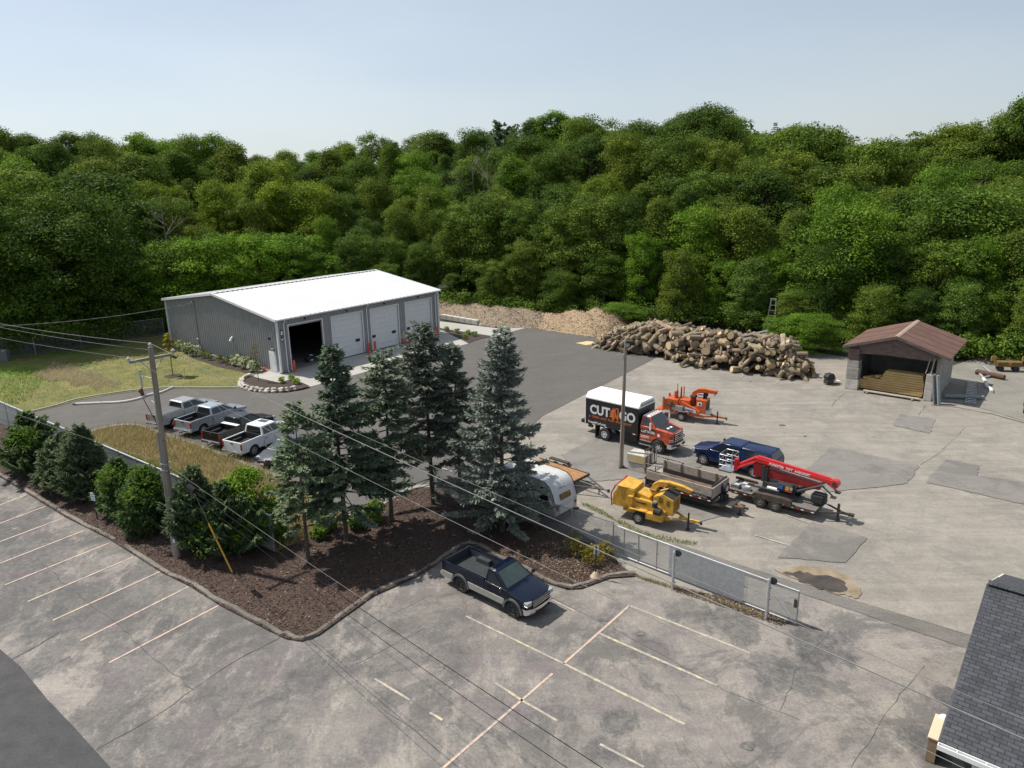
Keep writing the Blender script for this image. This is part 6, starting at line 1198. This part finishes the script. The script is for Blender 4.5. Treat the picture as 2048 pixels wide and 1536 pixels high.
def crown_mesh(name,lobes,nl,size,seed,mat=None,droop=0,flat=.7,inner=.3):
    """leaf-sized faces spread through and over overlapping leafy boughs"""
    g=np.random.default_rng(seed); lob=np.array(lobes); w=(lob[:,3]*lob[:,4]); w/=w.sum(); i=g.choice(len(lob),nl,p=w)
    d=g.normal(0,1,(nl,3)); d/=np.linalg.norm(d,axis=1,keepdims=True); d[:,2]=np.where(d[:,2]<-.35,-d[:,2],d[:,2])
    rad=np.where(g.random(nl)<inner,g.uniform(.35,.9,nl),g.uniform(.86,1.06,nl)); rad*=g.uniform(.7,1.42,nl)*(1+.15*np.sin(d[:,0]*7+lob[i,0]*3)*np.sin(d[:,1]*8+seed)*np.sin(d[:,2]*7+lob[i,1]))
    c=lob[i,:3]+d*rad[:,None]*np.stack([lob[i,3],lob[i,3],lob[i,4]],-1); c[:,2]-=droop*g.random(nl)**2*2
    nrm=d*np.array([1,1,1.])+g.normal(0,flat,(nl,3))+np.array([0,0,.45]); s=g.uniform(*size,nl)
    tone=np.clip(.48+.2*g.normal(0,1,nl)+.2*np.sin(i*2.4+seed),0,1)
    v=quads(c,nrm,s,s*g.uniform(.5,.85,nl),g)
    return npmesh(name,v,np.arange(nl*4).reshape(nl,4),mat or m_leaf,{'rnd':tone})
def DE(q): return (.62+.38*q/.38) if q<.38 else max(.12,1-((q-.38)/.66)**2)**.6
def lobes(seed,n,r,h,z0,top=.9,lo=(.26,.42),shape='round'):
    g=np.random.default_rng(seed); L=[]
    for k in range(n):
        f=(k+.5)/n; z=z0+(h-z0)*(.08+.86*f); q=z/h
        env={'round':DE((z-z0)/(h-z0)),'oval':DE((z-z0)/(h-z0))*.82,'cone':1-.8*(z-z0)/(h-z0),'flat':1-.25*abs(2*(z-z0)/(h-z0)-1),'bank':1-.35*(z-z0)/(h-z0)}[shape]
        a=k*2.4+g.uniform(-.5,.5); rr=r*env*g.uniform(.2,.98)**.7; s=r*g.uniform(*lo)
        L.append((math.cos(a)*rr,math.sin(a)*rr,z-s*.3,s,s*g.uniform(.6,.85)))
    L.append((0,0,h-r*.3,r*.34,r*.3)); return L
def trunk_mb(h,r,seed,limbs=5,mat=None,spread=.5):
    g=np.random.default_rng(seed); m=MB(); mat=mat or mtrk
    p=[(g.normal(0,.04)*h*k/4,g.normal(0,.04)*h*k/4,h*k/4-.3) for k in range(5)]; m.tube(p,[r*(1-.19*k) for k in range(5)],mat,8)
    for k in range(limbs):
        a=k*2.4+g.uniform(-.4,.4); z=h*g.uniform(.35,.8); b=np.array(p[min(3,int(z/h*4))]); b[2]=z; e=b+np.array([math.cos(a)*spread*h*.45,math.sin(a)*spread*h*.45,h*.22]); m.tube([b,(b+e)/2+np.array([0,0,-.1]),e],[r*.4,r*.28,r*.1],mat,5)
    return m
# crown kinds, all modelled about 12 m tall; trees reuse them at their own size, turn and colour
CK=[]
for k,(shp,r,z0,nl,n_) in enumerate((('round',4.2,1.0,9500,34),('round',4.6,.6,10500,38),('oval',3.2,.6,9000,34),('oval',3.7,.3,9500,36),('round',3.9,1.4,9000,30),('bank',4.3,.3,9500,34),('bank',3.9,.2,9000,30),('flat',4.6,2.2,8500,26))):
    CK.append((crown_mesh('crown',lobes(50+k,int(n_*2.3),r,12,z0,shape=shp,lo=(.13,.34)),int(nl*2.6),(.08,.165) if k!=7 else (.1,.2),70+k),shp))
FORM={'round':'rounded','oval':'upright','bank':'bushy','flat':'spreading'}
TR=[trunk_mb(10,.28,90+k,6).mesh('trunk',50) for k in range(3)]
def mkwillow():
    g=np.random.default_rng(5); L=lobes(33,16,4.2,11,4,shape='round'); c=[];
    for x,y,z,s,h in L:
        for j in range(26):
            a=g.uniform(0,6.28); rr=s*g.uniform(.6,1.05); p=np.array([x+math.cos(a)*rr,y+math.sin(a)*rr,z+h*.6]); ln=g.uniform(1.5,3.8)
            for t in np.arange(0,ln,.22): c.append(p+np.array([g.normal(0,.05),g.normal(0,.05),-t]))
    c=np.array(c); m=len(c); nrm=g.normal(0,1,(m,3)); nrm[:,2]*=.2; nrm/=np.linalg.norm(nrm,axis=1,keepdims=True)
    x=np.cross(nrm,np.array([0,0,1.])); x=x/np.linalg.norm(x,axis=1,keepdims=True)*.07; y=np.tile(np.array([0,0,.24]),(m,1)); v=np.stack([c-x,c-y,c+x,c+y],1).reshape(-1,3); return npmesh('crown',v,np.arange(m*4).reshape(m,4),m_leaf,{'rnd':np.clip(g.normal(.65,.2,m),0,1)})
def tints(nm): return {'dark green':(.55,.66,.62),'mid green':(1,1,1),'yellow-green':(1.42,1.3,.8),'blue-green':(.82,.92,1.2),'bright green':(1.12,1.32,.8),'olive':(1.12,1.02,.85),'deep green':(.75,.85,.75)}[nm]
def landmark(px):
    for a,l in ((165,'at the far left'),(335,'left of the warehouse'),(600,'behind the warehouse'),(875,'behind the warehouse ridge'),(1180,'behind the wood chips'),(1420,'behind the left logs'),(1650,'behind the right logs'),(1945,'behind the shed')):
        if px<a: return l
    return 'right of the shed'
RK=['front','second','third','fourth','fifth','sixth','seventh','eighth','ninth']
trees=[]
def add_tree(px,drow,top_y=None,h=None,row=0,ck=None,tint=None,wide=1.,form=None,name='broadleaf_tree',crown=None,lab=None):
    d=ray(px,345); b=math.atan2(d.x,d.y); D=footd(px)+drow*(span(px)/62 if drow>4 else 1); x,y=math.sin(b)*D,math.cos(b)*D; z=float(hill(np.array([x]),np.array([y]))[0])-.2
    if top_y is not None: q=ray(px,top_y); zt=CH+q.z/math.hypot(q.x,q.y)*D; h=max(5.,min(22,zt-z))
    ck=int(rng.integers(0,8)) if ck is None else ck; me,shp=CK[ck]
    t=thing(name,None,'tree',(x,y,z),rng.uniform(0,360)); s=h/12; wd_=s*wide*rng.uniform(.92,1.1); wd_=max(wd_,.66); t.scale=(wd_,wd_,s)
    tk=ob(TR[int(rng.integers(0,3))],'trunk',t); c=ob(crown or me,'crown',t)
    tint=tint or rng.choice(['mid green','mid green','deep green','dark green','bright green','olive','blue-green','yellow-green'],p=[.2,.14,.17,.12,.13,.1,.07,.07])
    k=tints(tint); w=rng.uniform(.88,1.12); c.color=(k[0]*w,k[1]*w,k[2]*w,1); trees.append((t,px,row,tint,form or FORM[shp],lab)); return t
ROWS=[(2.5,.95,9.5),(8,.95,10.5),(14,1.,11),(21,1.,11.5),(29,1.05,12),(38,1.1,12.5),(48,1.15,13),(60,1.2,13.5)]
for r,(dr,sp,hh) in enumerate(ROWS):
    px=-120+rng.uniform(0,60)
    while px<2190:
        D=footd(px)+dr*span(px)/62; stp=5.7*sp/D*F
        if not (r==0 and 345<px<560):
            h=hh*rng.uniform(.8,1.5); ck=None; tint=None; ty=None; wide=rng.uniform(.75,1.22)
            if r<2: ck=int(rng.choice([5,6,5,6,3,1]))
            if px<170 and r<2: h*=1.4; tint=rng.choice(['dark green','deep green','mid green'])
            if r==0 and 560<px<900: h*=.8; tint='deep green'
            if r==0 and px>880: h*=rng.uniform(.65,1.0)
            if 420<px<640 and r in (2,3,4) and rng.random()<.75: tint='yellow-green'; h*=1.12
            if px>1700 and r>=4: tint=rng.choice(['olive','dark green','deep green','mid green'])
            if r==7: ty=skyy(px)+rng.uniform(-2,16)
            add_tree(px,dr+rng.uniform(-2,2.5),ty,h,r,ck,tint,wide)
        px+=stp*rng.uniform(.85,1.2)
# marked trees on the skyline and along the edge
for a in ((1415,52,209,0,'dark green','broad dark tree rising highest on the skyline above the log pile'),(1283,56,243,1,'dark green','round dark tree on the skyline next to the pale willow'),(1360,60,232,4,'dark green','dark dense tree on the skyline between two other dark crowns'),(1110,58,222,2,'bright green','tall light green tree on the skyline left of the willow'),(1160,60,236,0,'mid green','leafy mid green tree touching the willow on the skyline'),(870,58,262,4,'mid green','bushy skyline tree above the right end of the warehouse roof'),(1590,55,252,0,'deep green','round skyline tree right of the small pointed spruce'),(1640,58,256,1,'dark green','second round skyline tree right of the small pointed spruce'),(1890,56,250,7,'olive','wide olive domed tree on the skyline above the shed'),(1965,50,262,7,'olive','wide olive domed tree on the skyline right of the shed ridge'),(62,58,268,0,'mid green','tallest rounded tree on the skyline at the far left'),(150,9,345,7,'dark green','wide dark tree with bare forked stems at the left edge of the wood'),(75,6,405,1,'deep green','big pale-topped tree standing over the left lawn fence')):
    add_tree(a[0],a[1],a[2],None,8,a[3],a[4],1.25,lab=a[5])
for px,top,l in ((410,470,'bright spreading bush with long leaves by the warehouse rear corner'),(345,478,'bright spreading bush with long leaves left of the warehouse rear corner'),(500,468,'bright spreading bush with long leaves behind the warehouse gable'),(565,470,'bright spreading bush with long leaves behind the middle of the warehouse roof'),(250,530,'low bright bush with long leaves over the lawn fence'),(620,512,'low bright bush with long leaves behind the warehouse ridge')):
    add_tree(px,1.5,top,None,8,7,'bright green',1.15,lab=l,name='sumac_bush')
add_tree(1215,57,250,None,8,0,'yellow-green',1.05,form='weeping',crown=mkwillow(),lab='pale green weeping willow on the skyline left of the dark trees',name='willow_tree')
for px,h,tnt,l in ((1660,4.6,'bright green','big bright green leafy bush between the log pile and the shed'),(1600,3.8,'bright green','low bright green leafy bush behind the right end of the log pile'),(1250,3.0,'bright green','low green bush between the chip heap and the log pile')):
    t=add_tree(px,-6. if px>1500 else -3,None,h,8,5,tnt,1.0,lab=l,name='leafy_bush'); t.scale=(.85,.62,h/12); 
cnt={}
for t,px,row,tint,form,lab in sorted(trees,key=lambda q:q[1]):
    if lab: tag(t,lab,group=None); continue
    k=(row,landmark(px),tint,form); cnt.setdefault(k,[]).append(t)
for (row,lm,tint,form),L in cnt.items():
    for i,t in enumerate(L): tag(t,'%s %s tree in the %s rank %s%s'%(tint,form,RK[row],lm,'' if len(L)==1 else ', '+ORD[i]),group='trees of the wood, ranks counted from the yard, each kind from the left')
# understorey that closes the foot of the wood, and the far wood beyond the skyline: one mass each
def mass(name,pts,size,nl,tone,seed):
    g=np.random.default_rng(seed); L=[]
    for (x,y,z,r,h) in pts:
        for k in range(5): L.append((x+g.normal(0,r*.4),y+g.normal(0,r*.4),z+h*g.uniform(.2,.8),r*g.uniform(.45,.7),h*g.uniform(.3,.45)))
    o=ob(crown_mesh(name,L,nl,size,seed),name); o.color=(*tone,1); return tag(o,kind='stuff')
pt_=[]
for px in np.arange(-150,2200,26.):
    if 345<px<540: continue
    d=ray(px,345); b=math.atan2(d.x,d.y); D=footd(px)+rng.uniform(-.5,1.5); pt_.append((math.sin(b)*D,math.cos(b)*D,0.,1.7,rng.uniform(1.6,3.)))
mass('undergrowth',pt_,(.12,.24),42000,(.85,.95,.8),31)
pt_=[]
for k in range(520):
    px=rng.uniform(-200,2250); dd_=rng.uniform(74,190); d=ray(px,345); b=math.atan2(d.x,d.y); D=footd(px)+dd_*span(px)/62; x,y=math.sin(b)*D,math.cos(b)*D; z=float(hill(np.array([x]),np.array([y]))[0]); q=ray(px,skyy(px)+rng.uniform(6,60)); zt=CH+q.z/math.hypot(q.x,q.y)*D; pt_.append((x,y,zt-9,4.,8.))
mass('far_wood',pt_,(.45,.8),120000,(.8,.92,.85),32)
# bare dead trees
def dead(px,dr,top,label,seed):
    d=ray(px,345); b=math.atan2(d.x,d.y); D=footd(px)+dr; x,y=math.sin(b)*D,math.cos(b)*D; z=float(hill(np.array([x]),np.array([y]))[0]); q=ray(px,top); h=CH+q.z/math.hypot(q.x,q.y)*D-z
    g=np.random.default_rng(seed); t=thing('dead_tree',label,'tree',(x,y,z)); MB().tube([(0,0,0),(.1,0,h*.5),(-.05,.1,h)],[.16,.1,.03],mdead,7).build('trunk',t,smooth=50); m=MB()
    for k in range(16):
        a=g.uniform(0,6.28); z0=h*g.uniform(.4,.92); l=(h-z0)*.6+.6; e=Vector((math.cos(a)*l,math.sin(a)*l,z0+l*g.uniform(.3,.9))); m.tube([(0.05,0,z0),e*.5+Vector((0,0,z0*.5+.05)),e],[.045,.028,.01],mdead,4)
        m.tube([e*.6+Vector((0,0,z0*.4)),e+Vector((g.normal(0,.5),g.normal(0,.5),.5))],[.03,.01],mdead,3)
    m.build('branches',t)
dead(312,5,405,'grey leafless tree standing in the leaves left of the warehouse',1); dead(975,30,285,'bare twiggy tree among the leafy crowns above the wood chips',2); dead(945,28,292,'bare twiggy tree left of a similar one above the wood chips',3); dead(1905,26,330,'bleached bare tree high above the shed roof',4); 
# ---------------------------------------------------------------- conifers
def spruce_parts(h,r,seed,bare=.18,dens=1.,droop=.35,up=.18,twig=.40,width=.036,mat=None,per=6,zstep=.34,asym=.25,openness=.0,power=.75,deadlow=True):
    g=np.random.default_rng(seed); C_=[];X_=[];Y_=[]; m=MB(); lean=g.normal(0,.012,2)
    m.tube([(lean[0]*z,lean[1]*z,z) for z in np.linspace(-.2,h,9)],[max(.015,.022*h*.62*(1-k/8.3)) for k in range(9)],mtrk,8)
    z=h*bare*.35 if deadlow else h*bare
    while z<h*.985:
        f=(z-h*bare)/(h*(1-bare)); live=f>0; Rz=r*max(.05,(1-max(0,f)))**power*(1 if live else .75)*g.uniform(.75,1.15); nb=per if live else 3
        if live and g.random()<openness: z+=zstep; continue
        for k in range(nb):
            a=g.uniform(0,6.28); l=max(.18,Rz*g.uniform(.6,1.12)*(1+asym*math.sin(a*1+seed))); t=np.linspace(0,1,7); dr=droop*(1-.6*max(0,f))
            d=np.array([math.cos(a),math.sin(a),0]); s=np.array([-d[1],d[0],0]); pts=d*(l*t)[:,None]+np.array([lean[0]*z,lean[1]*z,z])+np.array([0,0,1])*(-dr*l*t+up*l*t**2*1.6+.1*max(0,f)**2*l*t)[:,None]
            m.tube([tuple(pts[0]),tuple(pts[3]),tuple(pts[6])],[max(.008,.02*l**.5),.012,.005],mtrk,3,caps=False)
            if not live and g.random()<.75: continue
            ns=max(3,int(l*17*dens)); tt=g.uniform(.12 if f>.5 else .22,1.0,ns)**.8; base=np.stack([np.interp(tt,t,pts[:,q]) for q in range(3)],-1)
            for side in (-1,1,0):
                ln=twig*(1-.55*tt)*g.uniform(.6,1.2,ns)*min(1,.45+l*.5); dirn=d[None]*(g.uniform(.4,1.,ns))[:,None]+s[None]*(side*g.uniform(.5,1.1,ns))[:,None]+np.array([0,0,1])*(g.normal(-.18 if side else .25,.2,ns))[:,None]; dirn/=np.linalg.norm(dirn,axis=1,keepdims=True)
                for q in (0.35,.95):
                    c=base+dirn*(ln*q)[:,None]+g.normal(0,.025,(ns,3)); n_=g.normal(0,.5,(ns,3))+np.array([0,0,1.]); y=np.cross(n_,dirn); y/=np.linalg.norm(y,axis=1,keepdims=True)+1e-9
                    C_.append(c);X_.append(dirn*(ln*.42+.05)[:,None]);Y_.append(y*(width*g.uniform(.8,1.6,ns))[:,None])
        z+=zstep*g.uniform(.75,1.25)*(1 if live else 1.5)*(1-.45*max(0,f))
    c,x,y=np.concatenate(C_),np.concatenate(X_),np.concatenate(Y_); k=len(c); v=np.stack([c-x*.9,c-y,c+x,c+y],1).reshape(-1,3)
    hgt=c[:,2]/h; tone=np.clip(g.normal(.48,.2,k),0,1)
    return m.mesh('trunk',50),npmesh('foliage',v,np.arange(k*4).reshape(k,4),mat or m_ndl,{'rnd':tone})
def conifer(label,base,h,r,seed,name='spruce_tree',tint=(1,1,1),cat='tree',group=None,**k):
    t=thing(name,label,cat,base,0,group); a,b=spruce_parts(h,r,seed,**k); ob(a,'trunk',t); f=ob(b,'foliage',t); f.color=(*tint,1); return t
GS='spruces in the mulch corner'
conifer('short thin spruce at the left end of the spruce row',at(617,1120,.08),8.9,2.6,1,tint=(1.05,1.2,.85),bare=.28,dens=1.1,per=5,openness=.1,group=GS,power=.6)
conifer('dense dark green spruce with twin tips, second from the left',at(693,1080,.08),11.4,3.3,2,tint=(.75,.9,.75),bare=.26,dens=1.15,per=7,group=GS,power=.7)
conifer('slim spruce with a bare leader, third from the left of the row',at(783,1040,.08),10.6,2.5,3,tint=(1.,1.1,.9),bare=.38,dens=1.1,per=5,openness=.08,group=GS,power=.55)
conifer('tall blue-green spruce with a thick trunk in the middle of the row',at(866,1008,.08),11.6,3.1,4,tint=(1,1,1),bare=.33,dens=1.05,per=6,group=GS,power=.6)
conifer('double-stemmed bluish spruce behind the tallest right-hand spruce',at(922,1000,.08),10.3,2.3,5,tint=(1.1,1.12,1.15),bare=.3,dens=1.05,per=6,group=GS,power=.5)
conifer('pale blue spruce leafy to the ground beside the old caravan',at(1005,1062,.08),11.9,3.35,6,tint=(1.3,1.3,1.4),bare=.04,dens=1.2,per=7,deadlow=False,group=GS,power=.62)
conifer('pointed dark spruce tip standing on the skyline right of the dark trees',(0,0,0),7,1.9,8,tint=(.6,.75,.7),dens=.6,bare=.02,zstep=.5,deadlow=False)
o=C.objects[-1] if False else [x for x in C.objects if x.get('label','').startswith('pointed dark spruce')][0]
d=ray(1545,345); D=footd(1545)+62; b=math.atan2(d.x,d.y); q=ray(1545,244); o.location=(math.sin(b)*D,math.cos(b)*D,CH+q.z/math.hypot(q.x,q.y)*D-9); o.scale=(1.28,1.28,1.28)
t=conifer('open layered pine with gaps between its boughs on the skyline above the wood chips',(0,0,0),9,3.6,12,name='pine_tree',tint=(.9,1.1,.75),dens=.8,bare=.35,zstep=.9,per=5,droop=-.15,up=.2,twig=.7,width=.09,power=.35)
d=ray(1010,345); D=footd(1010)+60; b=math.atan2(d.x,d.y); q=ray(1010,242); t.location=(math.sin(b)*D,math.cos(b)*D,CH+q.z/math.hypot(q.x,q.y)*D-13.2); t.scale=(1.45,1.45,1.45)
GB='evergreen bushes in front of the panel fence'
for px,h,r,tn,l in (((62,948),4.3,2.3,(.85,1.,.8),'broad dark evergreen bush at the left end of the hedge row'),((112,985),3.3,1.7,(1.1,1.15,1.15),'low rounded grey-green evergreen second in the hedge row'),((174,1008),5.1,1.85,(1.05,1.1,1.15),'tall pointed evergreen left of the white parking sign'),((244,1043),3.9,1.45,(.9,1.1,.75),'evergreen overgrown with climbers right behind the parking sign'),((296,1076),4.2,1.7,(.75,.95,.6),'dark vine-covered evergreen just left of the utility pole'),((402,1104),5.0,1.75,(1.0,1.1,1.05),'tall loose evergreen just right of the utility pole'),((455,1112),4.2,1.7,(.85,1.,.85),'wide dark evergreen behind the yellow guy wire guard')):
    conifer(l,at(px[0]+7,px[1]-10,.05),h*.98,r*1.15,int(h*100+px[0]),name='evergreen_bush',tint=tn,cat='bush',group=GB,bare=.0,dens=2.3,per=10,droop=.0,up=.3,twig=.5,width=.028,mat=m_hem,zstep=.26,power=.8,deadlow=False,asym=.35)
def bush(label,base,r,h,nl,tint,seed,size=(.07,.13),name='leafy_bush',cat='bush',group=None,mat=None,stem=True):
    t=thing(name,label,cat,base,0,group); c=ob(crown_mesh('crown',lobes(seed,14,r,h,.1,shape='bank',lo=(.3,.48)),nl,size,seed,mat),'crown',t); c.color=(*tint,1)
    if stem: ob(trunk_mb(h*.7,.05+.01*h,seed,5).mesh('trunk',50),'trunk',t)
    return t
bush('fresh green broadleaf bush at the right end of the hedge row',at(500,1082,.05),1.7,4.4,6000,(1.3,1.5,.8),41)
bush('low leafy bush at the fence end beside the leftmost spruce',at(535,1085,.05),1.2,2.6,3000,(1.0,1.2,.8),42)
for k,(px,r,h,z,l) in enumerate(((300,1.0,2.2,2.4,'green climber draped over the top of the dark evergreen left of the pole'),(236,.9,1.6,2.2,'green climber trailing over the evergreen behind the parking sign'),(70,1.0,1.7,2.2,'green climber at the left end of the hedge row'),(430,1.1,2.0,.6,'green climber low in the hedge behind the yellow guard'))):
    yy={300:1085,236:1050,70:958,430:1118}[px]; p=at(px,yy,0); p.z=z; bush(l,p,r*1.2,h,560,(.85,1.0,.7),60+k,(.06,.12),name='climbing_vine',cat='climber',stem=False)
for k,(px,l,s) in enumerate(((750,'dark low shrub at the foot of the third spruce',1.),(712,'small green shrub between the second and third spruce',.7),(655,'thin sapling at the edge of the dry grass beside the leftmost spruce',.7),(640,'small sapling by the timber edge of the grass verge',.6))): bush(l,at(px,{750:1042,712:1056,655:1060,640:1075}[px],.08),.8*s,1.3*s,900,(1,1.15,.8),80+k)
for k,(x,y,l) in enumerate(((1180,1130,'dry brown weed clump by the chain link fence behind the sign'),(1150,1110,'dry brown weed clump left of the grey sign'),(1205,1120,'dry brown weed clump at the left end of the sliding gate'))): bush(l,at(x,y,.08),.6,1.1,420,(1.9,1.0,1.0),90+k,(.04,.09),name='weed_clump',cat='weeds',stem=False)
# beds round the warehouse
m_hyd=leafmat('hydrangea_heads',(0,(.06,.11,.02)),(.42,(.09,.15,.03)),(.5,(.50,.52,.30)),(1,(.68,.68,.48)),trans=.2,objcol=False)
for k,(px,py) in enumerate(((361,701),(375,706),(389,712),(471,731),(489,736),(509,743))):
    bush('white-flowering bush against the grey wall, %s from the left'%ORD[k],at(px,py,.03),.72,1.25,900,(1,1,1),100+k,(.06,.12),'hydrangea_bush','bush','white-flowering bushes along the gable wall',m_hyd,False)
for k,(px,py) in enumerate(((407,716),(420,720),(441,725),(456,729))): bush('small dark shrub in the mulch strip by the wall, %s from the left'%ORD[k],at(px,py,.03),.4,.95,350,(.9,.95,.9),110+k,(.05,.09),'small_shrub','shrub','small shrubs between the white-flowering bushes',None,False)
for k,(px,py,l) in enumerate(((563,766,'left of the three yellow-green tufts in the stone-edged bed'),(584,761,'rear of the three yellow-green tufts in the stone-edged bed'),(593,768,'right of the three yellow-green tufts in the stone-edged bed'))): bush(l,at(px,py,.16),.42,.6,350,(2.0,1.9,.8),120+k,(.05,.09),'grass_tuft','plant',None,None,False)
for k,(px,py,l) in enumerate(((894,662,'largest green tuft in the bed beside the warehouse corner'),(914,666,'small green tuft in the middle of the bed by the concrete pad'),(936,669,'yellowish tuft near the tip of the bed by the concrete pad'),(948,672,'last tuft at the tip of the bed by the concrete pad'),(930,678,'tuft at the front edge of the bed by the concrete pad'))): bush(l,at(px,py,.04),.42,.6,300,(1.6,1.7,.8),130+k,(.05,.1),'grass_tuft','plant',None,None,False)
t=thing('young_tree','young tree with yellow leaves on the lawn before the warehouse','tree',at(346,752)); c=ob(crown_mesh('crown',[(x*.9,y*.9,z*.8+1.3,s*.75,hh*.7) for x,y,z,s,hh in lobes(140,12,1.0,4.0,.6,shape='oval')],1100,(.09,.16),141),'crown',t); c.color=(2.5,1.35,.9,1); MB().tube([(0,0,0),(.02,.03,2.),(-.05,0,4.0)],[.05,.04,.015],mtrk,6).build('trunk',t)
structure(MB().sheet([at(346,752,.05)+Vector((math.cos(a)*.9,math.sin(a)*.9,0)) for a in np.linspace(0,6.28,17)[:-1]],m_bedm).build('mulch_ring'))
t=thing('young_tree','thin reddish sapling in the stone-edged bed by the personnel door','tree',at(517,762,.16)); MB().tube([(0,0,0),(.02,.03,1.6),(-.05,0,3.6)],[.04,.03,.01],mtrk,6).build('trunk',t); c=ob(crown_mesh('crown',[(x*.5,y*.5,z*.7+1.4,s*.6,hh*.8) for x,y,z,s,hh in lobes(150,9,1.0,3.4,.6,shape='oval')],260,(.05,.09),151),'crown',t); c.color=(1.5,.65,.8,1)
